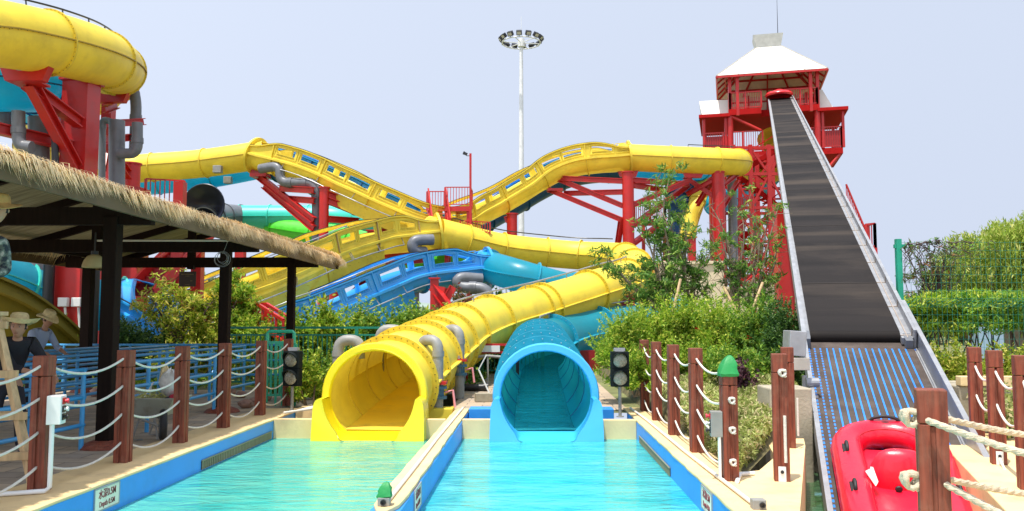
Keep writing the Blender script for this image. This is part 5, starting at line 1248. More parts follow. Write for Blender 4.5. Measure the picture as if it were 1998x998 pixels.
mb = MB(); mb.cyl((-.70, .36, -.11), (.70, .36, -.11), .11, n=20); mb.build('end_roller', BELT, T, local=True, smooth=50)
BJ = mat('belt_joint', (.035, .03, .027), .8, spec=.15)
for y in np.arange(3.2, 50, 5.3): mb = MB(); lb(mb, -.69, .69, y, y + .05, .0, .006); mb.build('belt_joint', BJ, T, local=True)
nb_ = BELT.node_tree.nodes; lk = BELT.node_tree.links; tcb = nb_.new('ShaderNodeTexCoord'); mpb = nb_.new('ShaderNodeMapping'); mpb.inputs['Scale'].default_value = (.10, .62, 1); lk.new(tcb.outputs['Object'], mpb.inputs[0])
nzb = nb_.new('ShaderNodeTexNoise'); nzb.inputs['Scale'].default_value = 1.0; nzb.inputs['Detail'].default_value = 4; lk.new(mpb.outputs[0], nzb.inputs['Vector'])
mrb = nb_.new('ShaderNodeMapRange'); mrb.inputs['From Min'].default_value = .52; mrb.inputs['From Max'].default_value = .72; mrb.inputs['To Max'].default_value = .6; lk.new(nzb.outputs['Fac'], mrb.inputs['Value'])
mxb = nb_.new('ShaderNodeMix'); mxb.data_type = 'RGBA'; pb_ = nb_['Principled BSDF']; src = pb_.inputs['Base Color'].links[0].from_socket; lk.new(mrb.outputs[0], mxb.inputs[0]); lk.new(src, mxb.inputs[6]); mxb.inputs[7].default_value = (.115, .088, .066, 1); lk.new(mxb.outputs[2], pb_.inputs['Base Color'])
# frame pans
mb = MB(); lb(mb, -.77, -.70, .1, LTOP, -.10, -.03); lb(mb, .70, .87, .1, LTOP, -.14, -.03); mb.build('side_pan', STEEL, T, local=True)
mb = MB(); lb(mb, -.84, -.77, .0, LTOP, -.20, .07); lb(mb, -.83, -.77, -6.5, .0, -.30, .0); mb.build('side_rail', STEEL, T, local=True)
mb = MB(); lb(mb, .92, .95, -5.6, 1.6, -.35, .12); lb(mb, .90, .965, -5.6, 1.6, .12, .145); lb(mb, .87, .90, .0, LTOP, -.22, .12); lb(mb, .855, .915, .0, LTOP, .12, .14); mb.build('side_wall', STEEL, T, local=True)
mb = MB()
for y in np.arange(.2, LTOP, 1.55): lb(mb, .70, .87, y, y + .03, -.03, -.018); lb(mb, .855, .87, y, y + .03, -.02, .11)
for y in np.arange(2, LTOP, 3.1): lb(mb, -.82, .88, y, y + .1, -.3, -.22)
lb(mb, .78, .795, .1, LTOP, -.03, -.015)
mb.build('joint_strip', mat('rusty_joint_strip', (.36, .30, .25), .6), T, local=True)
mb = MB(); lb(mb, -.80, -.71, -.1, .3, -.18, .02); mb.build('end_plate', GREY, T, local=True)
mb = MB(); lb(mb, .74, .85, -.05, .3, -.16, -.02); mb.build('end_plate', GREY, T, local=True)
# lower belt with raised blue ribs
LB = mat('grey_studded_belt', (.075, .058, .050), .8, var=.2, spec=.25, scale=3, dirt=(.16, .13, .11, .5), dscale=1.5)
n_l = LB.node_tree.nodes; l_l = LB.node_tree.links
vb = n_l.new('ShaderNodeTexVoronoi'); vb.inputs['Scale'].default_value = 32; vb.inputs['Randomness'].default_value = 0; tcl = n_l.new('ShaderNodeTexCoord'); l_l.new(tcl.outputs['Object'], vb.inputs['Vector'])
bl = n_l.new('ShaderNodeBump'); bl.inputs['Strength'].default_value = .7; bl.inputs['Distance'].default_value = .01; bl.invert = True; l_l.new(vb.outputs['Distance'], bl.inputs['Height']); l_l.new(bl.outputs[0], n_l['Principled BSDF'].inputs['Normal'])
zo = -.16
mb = MB(); lb(mb, -.77, .86, -6.6, -.06, zo - .06, zo); lb(mb, -.77, .86, -.06, .6, zo - .2, zo - .01); mb.build('loading_belt', LB, T, local=True)
BSTR = mat('blue_belt_rib', (.02, .22, .75), .45)
for k in range(13):
    x = -.46 + k*.099; mb = MB(); lb(mb, x - .011, x + .011, -6.6, -.07, zo, zo + .006); mb.build('belt_rib', BSTR, T, local=True)
DASH = mat('dashed_blue_rib', (.02, .22, .75), .5); nd = DASH.node_tree.nodes; ld = DASH.node_tree.links
td = nd.new('ShaderNodeTexCoord'); sx_ = nd.new('ShaderNodeSeparateXYZ'); ld.new(td.outputs['Object'], sx_.inputs[0]); m1 = nd.new('ShaderNodeMath'); m1.operation = 'PINGPONG'; m1.inputs[1].default_value = .055; ld.new(sx_.outputs['Y'], m1.inputs[0])
m2 = nd.new('ShaderNodeMath'); m2.operation = 'GREATER_THAN'; m2.inputs[1].default_value = .030; ld.new(m1.outputs[0], m2.inputs[0]); m3 = nd.new('ShaderNodeMix'); m3.data_type = 'RGBA'; pd_ = nd['Principled BSDF']
ld.new(m2.outputs[0], m3.inputs[0]); ld.new(pd_.inputs['Base Color'].links[0].from_socket, m3.inputs[6]); m3.inputs[7].default_value = (.075, .058, .050, 1); ld.new(m3.outputs[2], pd_.inputs['Base Color'])
for x in (-.735, -.65, -.56):
    mb = MB(); lb(mb, x - .012, x + .012, -6.6, -.07, zo, zo + .006); mb.build('dotted_rib', DASH, T, local=True)
mb = MB(); lb(mb, .86, .92, -6.6, -.05, zo - .10, zo - .02); lb(mb, .885, .90, -6.6, -.05, zo - .02, zo + .01); mb.build('guide_strip', STEEL, T, local=True)
mb = MB(); lb(mb, -.77, .88, -.09, -.03, zo - .08, zo - .01); mb.build('transfer_edge', mat('blue_edge', (.02, .15, .6), .4), T, local=True)
mb = MB(); mb.cyl((.98, -5.75, .0), (.98, -5.2, .1), .10, n=12); mb.build('nose', STEEL, T, local=True)
for y, w in ((14.2, .50), (30, .5)):
    for sx in ((-.80, .6) if y < 20 else (0.1,)):
        p = cpt(sx, y, -.5); mb = MB(); mb.bb((p.x - w/2 - T.location.x, p.y - w/2 - T.location.y, g - ca.z), (p.x + w/2 - T.location.x, p.y + w/2 - T.location.y, p.z - ca.z))
        mb2 = MB(); Mi = CM.to_3x3().inverted(); mb2.add([Mi @ V(v) for v in mb.v], mb.f); mb2.build('support_leg', RED, T, local=True)
# red trestle below / left face
# concrete plinths, drive box
o = MB().bb((3.18, 11.45, -.6), (3.74, 12.1, .93)).build('plinth', CONC, None, bevel=.02); tag(o, 'stained concrete plinth on the left of the conveyor foot', 'plinth', 'conveyor plinths')
o = MB().bb((5.95, 12.0, -.6), (7.6, 13.2, .92)).build('plinth', CONC, None, bevel=.02); tag(o, 'stained concrete plinth on the right of the conveyor foot', 'plinth', 'conveyor plinths')
o = MB().bb((3.0, 12.3, -.6), (6, 12.6, .3)).build('canal_end_wall', CONC, None); tag(o, 'concrete end wall of the canal under the conveyor', 'wall')
mb = MB(); mb.bb((5.95, 11.95, .925), (7.7, 12.1, 1.06)); o = mb.build('curb', CREAM, None, bevel=.01); tag(o, 'cream curb on top of the right conveyor plinth', 'curb')
T = thing('motor_box', 'galvanised steel box hanging on the left side of the conveyor', 'machine box', at(1555, 690, 12.6))
a = at(1552, 692, 12.4); 
MB().box(a + V((-.01, 0, .16)), (.24, .35, .36), Matrix.Rotation(R(4), 3, 'Y')).build('cover', STEEL, T, bevel=.01)
MB().box(a + V((.03, -.02, -.13)), (.24, .30, .18)).build('gearbox', mat('tan_grey_box', (.46, .42, .36), .5), T, bevel=.01)
MB().cyl(a + V((.12, 0, -.3)), a + V((.12, 0, -.62)), .035).cyl(a + V((.12, -.05, -.4)), a + V((.30, -.05, -.4)), .07).box(a + V((.1, 0, -.6)), (.36, .2, .03)).build('bracket', STEEL, T)
# ================================================================ RAFT (rests on the belt)
T = thing('raft', 'bright red inflatable two-person raft resting on the blue-striped belt', 'raft', cpt(-.035, 0, 0)); T.rotation_euler = CM.to_euler()
RW = .475; r0 = .182; zc_ = zo + r0 + .01; yt = -3.62; yb = -6.1
loop = []
for k in range(13): a_ = math.pi*k/12; loop.append(V((RW*math.cos(a_), yt - RW*.0 + RW*.95*math.sin(a_) - RW*.9, zc_)))
for k in range(1, 12): loop.append(V((-RW, yt - RW*.9 + (yb + RW - yt + RW*.9)*k/11, zc_)))
for k in range(1, 13): a_ = math.pi + math.pi*k/12; loop.append(V((RW*math.cos(a_), yb + RW + RW*.95*math.sin(a_), zc_)))
for k in range(1, 11): loop.append(V((RW, yb + RW + (yt - RW*.9 - yb - RW)*k/11, zc_)))
mb = MB(); n = 20; m_ = len(loop); vs = []
for i, p in enumerate(loop):
    t = (loop[(i+1) % m_] - loop[i-1]).normalized(); s_ = t.cross(V((0,0,1))).normalized(); wv = 1 + (.015 if i % 2 else -.012)
    for k in range(n): an = 2*math.pi*k/n; vs.append(p + (s_*math.cos(an) + V((0,0,1))*math.sin(an))*r0*wv)
fs = [(i*n + k, i*n + (k+1) % n, ((i+1) % m_)*n + (k+1) % n, ((i+1) % m_)*n + k) for i in range(m_) for k in range(n)]
mb.add(vs, fs); po_ = mb.build('pontoon', RAFT, T, local=True, smooth=80)
for rad_, dz_ in ((r0*.72, r0*.70), (-r0*.72, r0*.70), (r0*.995, -.02)):
    Q_ = []
    for i, p in enumerate(loop): t = (loop[(i+1) % m_] - loop[i-1]).normalized(); Q_.append(p + t.cross(V((0,0,1))).normalized()*rad_ + V((0,0,dz_)))
    MB().tube(Q_ + [Q_[0]], .006, 5, False).build('welded_seam', mat('raft_seam', (.50, .006, .02), .5), po_, local=True)
MB().bb((-RW, yb + .25, zc_ - .16), (RW, yt - .3, zc_ - .06)).build('floor', RAFT, T, local=True)
# backrest: inflated pillow rising from the floor
mb = MB(); prof = [(0, -.30), (.27, -.30), (.34, -.22), (.34, -.1), (.31, .02), (.27, .12), (.22, .22), (.18, .29), (.11, .34), (0, .36)]
nn = 24; vs = []
for r_, z in prof:
    for k in range(nn):
        a_ = 2*math.pi*k/nn; vs.append(V((.02 + (r_*.86 + .07*min(1, r_*8))*math.cos(a_), -4.72 + .17*(r_/.34)*math.sin(a_) + .12*(z+.3), zc_ + .04 + z*.78)))
fs = [(i*nn + k, i*nn + (k+1) % nn, (i+1)*nn + (k+1) % nn, (i+1)*nn + k) for i in range(len(prof)-1) for k in range(nn)]
mb.add(vs, fs); o = mb.build('backrest', RAFT, T, local=True, smooth=80)
MB().lathe((-.02, -4.90, zc_ - .03), [(0, .02), (.03, .015), (.04, 0)], 14, (0, -1, .1)).build('valve', RUB, o, local=True)
def handle(px, py, pz, dx, dy, L_=.16):
    a_ = V((px, py, pz)); d = V((dx, dy, 0)).normalized(); up = V((0, 0, 1))
    q = [a_ - d*L_ - up*.01, a_ - d*L_*.8 + up*.04, a_ + up*.065, a_ + d*L_*.8 + up*.04, a_ + d*L_ - up*.01]
    m1 = MB(); m1.tube(catmull(q, .02), .021, 8); w_ = d.cross(up); m1.add([a_ + d*L_*1.25*i + w_*.055*j + up*k_ for i, j, k_ in ((-1,-1,-.03), (1,-1,-.03), (1,1,-.03), (-1,1,-.03), (-.9,-.8,.004), (.9,-.8,.004), (.9,.8,.004), (-.9,.8,.004))], [(0,1,5,4), (1,2,6,5), (2,3,7,6), (3,0,4,7), (4,5,6,7)])
    m1.build('handle', RUB, T, local=True, smooth=60)
handle(0, yt - .0 - RW*.0 + .02 , zc_ + r0*.95, 1, 0)
for y in (-4.35, -5.25):
    for sx in (-1, 1): handle(sx*(RW + .03), y, zc_ + r0 - .01, 0, 1, .09)
mb = MB()
for s_ in (-1, 1): mb.add([V((-.27, -5.02, zc_ + .06)), V((-.34 + .03*s_, -4.90 + .05*s_, zc_ + .20)), V((-.28, -4.84, zc_ + .19)), V((-.24, -4.96, zc_ + .08))], [(0,1,2,3)])
o = mb.build('label_tag', WHITE, T, local=True); so_ = o.modifiers.new('t', 'SOLIDIFY'); so_.thickness = .006
# ================================================================ THATCHED SHELTER
T = thing('thatched_shelter', 'open shelter with dark timber posts and straw thatch fringe over the queue area', 'shelter', (-7.6, 14.5, DK))
SX, FX, RXX = -4.72, -10.6, -7.55; Y0s, Y1s = 4.6, 20.7; ZEV = 3.12; ZRG = 4.12
for i, (x, y, w) in enumerate([(-5.22, 10.4, .175), (-5.28, 14.5, .165), (-5.3, 18.6, .16), (-9.85, 18.6, .20), (-9.85, 14.5, .2), (-9.85, 10.4, .2), (-5.25, 6.0, .22)]):
    if i == 6: continue
    p_ = MB().bb((x - w/2, y - w/2, DK), (x + w/2, y + w/2, 3.12)).build('post', WOODD, T, bevel=.008)
    MB().lathe((x, y, DK), [(.30, 0), (.26, .045), (.16, .085), (.11, .09)], 20).build('post_foot', mat('brown_post_foot', (.10, .025, .018), .5), p_, smooth=50) if False else MB().lathe((x, y, DK), [(.30, 0), (.26, .045), (.16, .085), (.11, .09)], 20).build('post_foot', WOODR, T, smooth=50)
for y in (6.2, 10.4, 14.5, 18.6):
    MB().bb((FX + .25, y - .06, 3.02), (SX - .0, y + .06, 3.24)).build('cross_beam', WOODD, T)
    MB().bb((RXX - .08, y - .05, 2.98), (RXX + .08, y + .05, ZRG - .05)).build('king_post', WOODD, T)
for y in (18.6,): MB().bb((FX + .25, y - .04, 2.55), (SX - .4, y + .04, 2.66)).build('cross_beam', WOODD, T) if False else None
for xa, xb in ((SX + .02, RXX), (FX - .02, RXX)):
    for y in (4.8, 7.2, 10.4, 12.4, 14.5, 16.5, 18.6, 20.5): MB().bar((xa, y, ZEV + .04), (xb, y, ZRG - .06), .10, .14).build('rafter', WOODD, T)
MB().bar((SX - .55, Y0s, 3.30), (SX - .55, Y1s - .1, 3.30), .12, .12).bar((FX + .75, Y0s, 3.30), (FX + .75, Y1s - .1, 3.30), .12, .12).bar((RXX, Y0s, ZRG - .1), (RXX, Y1s, ZRG - .1), .12, .16).build('purlin', WOODD, T)
PLK = mat('greenish_roof_boards', (.30, .28, .17), .7, var=.5, scale=3, streak=(.6, 8, .6))
BRF = mat('brown_fascia', (.13, .085, .045), .7, var=.2)
mb = MB()
for xa in (SX, FX):
    sg = 1 if xa > RXX else -1
    mb.cur = 0; mb.add([(xa, Y0s, ZEV + .12), (RXX, Y0s, ZRG), (RXX, Y1s, ZRG), (xa, Y1s, ZEV + .12)], [(0,1,2,3)])
    mb.cur = 1; mb.add([(xa + sg*.03, Y0s, ZEV + .22), (RXX, Y0s, ZRG + .12), (RXX, Y1s + .04, ZRG + .12), (xa + sg*.03, Y1s + .04, ZEV + .22)], [(0,1,2,3)])
mb.build('roof_boards', [PLK, BRF], T, fix=False)
MB().bar((SX + .02, Y0s, ZEV + .05), (SX + .02, Y1s - .6, ZEV + .05), .05, .20).bar((FX - .02, Y0s, ZEV + .05), (FX - .02, Y1s, ZEV + .05), .05, .20).build('fascia', BRF, T)
# straw: thin drooping blades along the two eaves and the far gable
def straw(base, outw, n, L_, spread, dz):
    vs = []; rnd = RNG
    for _ in range(n):
        t = rnd.random(); b = base[0].lerp(base[1], t) + V((rnd.normal()*.01, rnd.normal()*.02, 0)) - outw*rnd.random()*spread + V((0, 0, rnd.random()*spread*.35 + dz + rnd.normal()*.012))
        L = L_ * rnd.uniform(.55, 1.2) * (1 + .18*math.sin(t*39) + .12*math.sin(t*97 + 2)); al = (base[1]-base[0]).normalized()*rnd.normal()*.20
        d1 = (outw*.95 + V((0, 0, -.38 + rnd.normal()*.12)) + al*1.0).normalized(); d2 = (outw*.40 + V((0, 0, -1)) + al*1.0 + al*rnd.random()).normalized()
        w = (base[1]-base[0]).normalized()*rnd.uniform(.004, .011)
        p1 = b + d1*L*.45; p2 = p1 + d2*L*.55
        vs.append((b - w, b + w, p1 + w, p1 - w, p2))
    mb = MB()
    for q in vs: mb.add(q, [(0,1,2,3), (3,2,4)])
    return mb
mb = straw((V((SX + .02, Y0s, ZEV + .24)), V((SX + .02, Y1s + .1, ZEV + .24))), V((1, 0, 0)), 15000, .27, .24, -.05)
tt = mb.build('thatch', THATCH, T, fix=False)
mb = straw((V((FX - .02, Y0s, ZEV + .20)), V((FX - .02, Y1s + .1, ZEV + .20))), V((-1, 0, 0)), 5000, .34, .5, .03)
for a, b in (((SX, Y1s, ZEV + .24), (RXX, Y1s, ZRG + .14)), ((RXX, Y1s, ZRG + .14), (FX, Y1s, ZEV + .24))):
    m2 = straw((V(a), V(b)), V((0, 1, 0)), 2200, .34, .3, .02); mb.add(m2.v, m2.f)
mb.build('thatch', THATCH, T, fix=False)
# beds of straw on the roof surface near the eave
mb = MB(); 
for k in range(9): y = Y0s + .1 + k*1.78; 
mb.bb((SX - .2, Y0s, ZEV + .13), (SX + .0, Y1s + .05, ZEV + .21)); mb.build('thatch_bed', mat('straw_bed', (.62, .46, .25), .9, var=.4, scale=20, bump=.6), T)
T = thing('pendant_lamp', 'cream dome lamp shade hanging from the shelter beam', 'lamp', at(184, 505, 12))
c = at(184, 520, 12); MB().lathe(c, [(.165, -.02), (.16, .02), (.14, .085), (.10, .14), (.05, .17), (0, .175)], 24).build('lamp_shade', mat('dusty_cream_shade', (.50, .40, .20), .6, var=.2), T, smooth=60)
MB().cyl(c + V((0, 0, .17)), V((c.x, c.y, 3.1)), .012).cyl(c + V((0, 0, .17)), c + V((0, 0, .22)), .05).build('stem', DARK, T)
T = thing('hanging_sign', 'small dark brown board hanging on two cords from the shelter beam', 'sign', at(366, 545, 18.4))
c = at(366, 545, 18.4); MB().box(c, (.37, .03, .33)).build('board', mat('dark_brown_board', (.035, .022, .018), .5), T, bevel=.005)
mb = MB(); GL = mat('faded_gold_lettering', (.28, .22, .08), .5)
rnd = random.Random(2)
for r_, (n, s_, z) in enumerate(((11, .020, .105), (6, .012, .065), (2, .02, -.04), (8, .010, -.125))):
    for k in range(n): mb.box(c + V(((k - (n-1)/2)*s_*1.25 + (.09 if r_ == 2 else 0), -.0165, z)), (s_*.8, .002, s_*rnd.uniform(.7, 1)))
mb.build('lettering', GL, T)
MB().cyl(c + V((-.13, 0, .16)), V((c.x - .13, c.y, 3.05)), .008, n=6).cyl(c + V((.13, 0, .16)), V((c.x + .13, c.y, 3.05)), .008, n=6).build('cord', DARK, T)
mb = MB(); c = at(434, 505, 14.36)
for k in range(5):
    r_ = .085 + .012*k; mb.tube([c + V((.02*math.sin(k*2) + r_*math.cos(2*math.pi*j/24), -.02 - .006*k, .02*math.cos(k) + r_*1.0*math.sin(2*math.pi*j/24))) for j in range(25)], .0035, 4, False)
mb.tube([c + V((0, 0, .08)), c + V((.05, 0, .2)), c + V((.09, 0, .32))], .0035, 4); tag(mb.build('wire_coil', STEEL, None), 'loose coil of pale wire hung on the second shelter post', 'wire coil')
o = MB().cyl(at(190, 470, 14.3), at(447, 470, 14.3), .018, n=6).build('conduit', CREAMR, None); tag(o, 'thin cream conduit along the shelter cross beam', 'pipe')

# ================================================================ QUEUE RAILINGS (blue)
def rail_row(x, y0, y1, label, zs=(1.28, .96, .64), gap=2.0, bend=0, dz=0):
    T = thing('queue_railing', label, 'railing', (x, (y0 + y1)/2, DK), 'blue queue railings')
    for k, z in enumerate(zs):
        MB().tube([(x + bend, y0, z + dz), (x + bend*.3, (y0 + y1)/2, z + dz), (x, y1, z + dz)], .026, 8).build('rail', RAILB, T, smooth=60)
    n = max(1, round((y1 - y0)/gap))
    for i in range(n + 1):
        y = y0 + (y1 - y0)*(i + .02)/(n + .04); t_ = (y - y0)/(y1 - y0); xx = x + bend*max(0, 1 - t_*1.4)*.9
        MB().cyl((xx, y, DK), (xx, y, zs[0] + dz), .030, n=8).build('stanchion', RAILB, T, smooth=60)
rail_row(-5.42, 8.2, 10.25, 'short blue railing the man in black leans on, nearest to the pool', (1.235, .90, .57), 1.6, -.12)
rail_row(-5.36, 10.55, 14.35, 'blue railing between the first two big shelter posts, behind the wheelbarrow', (1.27, .94, .61), 1.25)
rail_row(-5.36, 14.65, 16.6, 'short blue railing right of the second shelter post', (1.28, .96, .64), 1.9)
rail_row(-6.3, 8.6, 18.6, 'second row of blue queue railing from the pool side')
rail_row(-7.2, 9.0, 18.2, 'third row of blue queue railing from the pool side')
rail_row(-8.1, 9.4, 18.8, 'fourth row of blue queue railing from the pool side')
rail_row(-9.0, 10, 18.4, 'fifth row of blue queue railing from the pool side')
T = thing('queue_railing', 'back blue queue railing running across the far end of the rows', 'railing', (-7.5, 18.9, DK), 'blue queue railings')
for z in (1.30, .96, .64): MB().tube([(-12, 18.9, z), (-5.4, 18.9, z)], .026, 8).build('rail', RAILB, T)
for x in (-12, -10.5, -9, -7.5, -5.9): MB().cyl((x, 18.9, DK), (x, 18.9, 1.3), .03, n=8).build('stanchion', RAILB, T)
# ================================================================ GREEN FENCES
def green_fence(x0, x1, Y, z0, z1, label, m=GREEN):
    T = thing('fence', label, 'fence', ((x0 + x1)/2, Y, z0), 'green metal picket fences')
    mb = MB(); mb.bar((x0, Y, z1), (x1, Y, z1), .05).bar((x0, Y, z1 - .17), (x1, Y, z1 - .17), .04).bar((x0, Y, z0 + .12), (x1, Y, z0 + .12), .04); mb.build('rail', m, T)
    mb = MB(); n = int((x1 - x0)/.11)
    for i in range(n): x = x0 + (i + .5)*(x1 - x0)/n; mb.bar((x, Y, z0 + .12), (x, Y, z1 - .17), .022, .022, caps=False)
    mb.build('pickets', m, T)
    n = max(1, round((x1 - x0)/1.5))
    for i in range(n + 1): x = x0 + i*(x1 - x0)/n; MB().bar((x, Y, z0), (x, Y, z1 + .02), .075).build('fence_post', m, T)
green_fence(at(430, 640, 19.8).x, at(830, 640, 19.8).x, 19.8, .3, 1.68, 'dark green picket fence running behind the yellow slide mouth')
green_fence(at(700, 640, 24).x, at(1060, 640, 24).x, 24.5, .3, 1.25, 'dark green picket fence seen between the yellow and blue tubes')
T = thing('gate', 'light green tube gate with vertical bars between the last rope posts', 'gate', (-4.85, 16.2, DK))
xa, xb = at(522, 650, 16.2).x, at(574, 650, 16.2).x
MB().tube([(xa, 16.2, DK), (xa, 16.2, 1.60), (xa + .03, 16.2, 1.63), (xb - .03, 16.2, 1.63), (xb, 16.2, 1.60), (xb, 16.2, DK)], .035, 8).build('frame', LGREEN, T)
mb = MB(); mb.bar((xa, 16.2, 1.42), (xb, 16.2, 1.42), .05).bar((xa, 16.2, .42), (xb, 16.2, .42), .04)
for k in range(1, 6): x = xa + (xb - xa)*k/6; mb.bar((x, 16.2, .42), (x, 16.2, 1.42), .035)
mb.build('bars', LGREEN, T)
T = thing('gate', 'low light green gate leaf standing behind the left signal light', 'gate', (-4.5, 15.4, DK))
mb = MB(); xa, xb = at(540, 668, 15.6).x, at(578, 668, 15.6).x; mb.bar((xa, 15.6, 1.40), (xb, 15.6, 1.40), .05)
for k in range(4): x = xa + (xb - xa)*k/3; mb.bar((x, 15.6, DK), (x, 15.6, 1.40), .035)
mb.build('bars', LGREEN, T)
# green wire mesh fence at right
T = thing('mesh_fence', 'tall green wire mesh fence panel with one thick green post, right of the conveyor', 'fence', at(1875, 600, 16.5))
Ym = 16.5; x0, x1 = at(1756, 500, Ym).x, at(2060, 500, Ym).x; zt = at(1800, 474, Ym).z; zb_ = .75
q = at(1752, 467, Ym); MB().bar((q.x, Ym, .2), q, .10).bar(q + V((-.08, 0, -.14)), q + V((.16, 0, -.14)), .07).bar(q + V((-.08, 0, -1.28)), q + V((.16, 0, -1.28)), .06).build('post', mat('sea_green_post', (.01, .32, .20), .4), T)
mb = MB(); n = 31
for i in range(n + 1): x = x0 + (x1 - x0)*i/n; mb.bar((x, Ym, zb_), (x + .0, Ym, zt + .03), .005, .005, caps=False)
k = 0; z = zt
while z > zb_: mb.bar((x0, Ym - .006, z), (x1, Ym - .006, z), .005, .005, caps=False); z -= .155
for zq in (zt - 1.15, zt - 1.22): 
    for i in range(n): x = x0 + (x1 - x0)*i/n; mb.bar((x, Ym - .01, zq), (x + (x1-x0)/n*.5, Ym - .05, zq + .04), .008, .008, caps=False)
mb.build('wire_mesh', MESHG, T)

# ================================================================ WHEELBARROW
T = thing('wheelbarrow', 'old grey wheelbarrow loaded with rubbish, beside the second and third left rope posts', 'wheelbarrow', (-4.85, 11.1, DK))
wc = V((at(318, 832, 11.0).x, 11.0, DK + .20))
mb = MB(); n = 20
for i in range(24):
    pass
tw_ = [(.135, -.035), (.17, -.045), (.195, -.03), (.205, 0), (.195, .03), (.17, .045), (.135, .035)]
MB().lathe(wc, tw_, 28, (1, .5, 0)).build('wheel', RUB, T, smooth=60)
MB().lathe(wc, [(.135, -.035), (.06, -.02), (.03, -.05), (.03, .05), (.06, .02), (.135, .035)], 20, (1, .5, 0)).build('rim', LGREY, T, smooth=40)
tx0, tx1 = at(262, 790, 11.2).x, at(352, 790, 11.2).x; zt_ = at(300, 776, 11.2).z; zb2 = at(300, 808, 11.2).z
def tray(x0, x1, y0, y1, z0, z1, inset, ins_l):
    return [(x0, y0, z1), (x1, y0, z1), (x1, y1, z1), (x0, y1, z1), (x0 + ins_l, y0 + inset, z0), (x1 - inset*1.6, y0 + inset, z0), (x1 - inset*1.6, y1 - inset, z0), (x0 + ins_l, y1 - inset, z0)]
mb = MB(); P = tray(tx0, tx1, 10.95, 11.55, zb2, zt_, .09, .06)
mb.add(P, [(0,1,5,4), (1,2,6,5), (2,3,7,6), (3,0,4,7), (4,5,6,7)]); TR = mat('dull_grey_tray', (.32, .32, .26), .6, dirt=(.16, .12, .08, .7), dscale=5)
o = mb.build('tray', TR, T, fix=False); s_ = o.modifiers.new('t', 'SOLIDIFY'); s_.thickness = .012
mb = MB(); mb.tube([P[0], P[1], P[2], P[3], P[0]], .014, 6); mb.build('tray_rim', TR, T)
mb = MB()
for y in (11.0, 11.5): mb.tube([(tx0 - .42, y, zt_ - .06), (tx0 + .1, y, zb2 - .01), (wc.x, wc.y + (y - 11.25)*.5, wc.z)], .016, 6)
for y in (11.0, 11.5): mb.tube([(tx0 + .18, y, zb2), (tx0 + .08, y, DK + .01), (tx0 + .22, y, DK + .01)], .013, 6)
for y in (10.95, 11.1): mb.tube([(wc.x - .10, y, zb2 + .02), (wc.x - .02, y - .05, DK + .03)], .012, 6)
mb.build('frame', LGREY, T)
MB().cyl((tx0 - .42, 11.0, zt_ - .06), (tx0 - .28, 11.0, zt_ - .075), .02).cyl((tx0 - .42, 11.5, zt_ - .06), (tx0 - .28, 11.5, zt_ - .075), .02).build('grip', RUB, T)
PLAS = mat('cloudy_plastic_bag', (.66, .63, .58), .3, var=.2, scale=8, bump=1.0, bscale=14); 
def lump(c, s, seed, m_, name, label, cat, k=5):
    rnd = np.random.default_rng(seed); mb = MB(); n = 14; vs = []
    for j in range(9):
        ph = math.pi*j/8
        for i in range(n): a_ = 2*math.pi*i/n; r_ = 1 + .16*math.sin(k*a_ + j + seed) + .12*rnd.normal(); vs.append((c[0] + s[0]*r_*math.sin(ph)*math.cos(a_), c[1] + s[1]*r_*math.sin(ph)*math.sin(a_), c[2] + s[2]*math.cos(ph)*(1 + .06*rnd.normal())))
    mb.add(vs, [(j*n + i, j*n + (i+1) % n, (j+1)*n + (i+1) % n, (j+1)*n + i) for j in range(8) for i in range(n)])
    o = mb.build(name, m_, None, smooth=60); return tag(o, label, cat)
c = at(333, 748, 11.25); lump(c, (.13, .12, .19), 3, PLAS, 'plastic_bag', 'crumpled cloudy plastic bag standing on the wheelbarrow', 'bag')
lump(at(322, 742, 11.35), (.07, .08, .19), 8, STRAW, 'rubbish_bag', 'tan bag leaning beside the cloudy bag in the wheelbarrow', 'bag')
lump(at(346, 776, 11.2), (.10, .14, .06), 5, mat('red_cloth', (.45, .015, .04), .7), 'cloth', 'crimson rag at the right side of the wheelbarrow load', 'cloth')
lump(at(330, 783, 11.1), (.09, .12, .05), 6, NAVYC, 'cloth', 'dark blue cloth at the front of the wheelbarrow load', 'cloth')
mb = MB(); rnd = random.Random(4); c0 = at(290, 775, 11.2)
for _ in range(60):
    a_ = rnd.uniform(0, 6.28); p = c0 + V((rnd.uniform(-.16, .16), rnd.uniform(-.2, .2), rnd.uniform(-.04, .06))); mb.tube([p, p + V((math.cos(a_)*.08, .02, .03)), p + V((math.cos(a_)*.15, 0, -.02))], .004, 4)
tag(mb.build('plastic_strips', mat('yellow_green_strips', (.55, .55, .15), .5), None), 'tangle of yellow-green strips in the wheelbarrow', 'rubbish')
o = MB().cyl(at(282, 775, 11.2), at(300, 746, 11.2), .008).cyl(at(292, 772, 11.3), at(297, 748, 11.3), .008).build('stick', WHITE, None); tag(o, 'two white sticks poking out of the wheelbarrow load', 'sticks')
# rocks near the gate
ROCK = mat('pinkish_boulder', (.34, .20, .15), .8, var=.3, bump=.5)
for i, (px, py, Y, s) in enumerate([(480, 800, 15.2, .11), (494, 792, 15.6, .10), (508, 785, 16.2, .09), (520, 782, 16.6, .08), (470, 778, 17.2, .10), (450, 775, 17.8, .10), (232, 760, 18.0, .15), (190, 765, 17.5, .13)]):
    c = V((at(px, py, Y).x, Y, DK + s*.6))
    lump(c, (s*1.15, s, s*.8), i + 20, ROCK, 'boulder', ['front pinkish boulder under the railing end', 'boulder right behind the front pinkish one', 'small boulder left of the gate', 'smallest boulder beside the gate', 'boulder behind the second shelter post', 'leftmost boulder of the group near the second shelter post', 'round boulder behind the queue rails near the first shelter post', 'dim boulder left of the first shelter post'][i], 'boulder', 3)
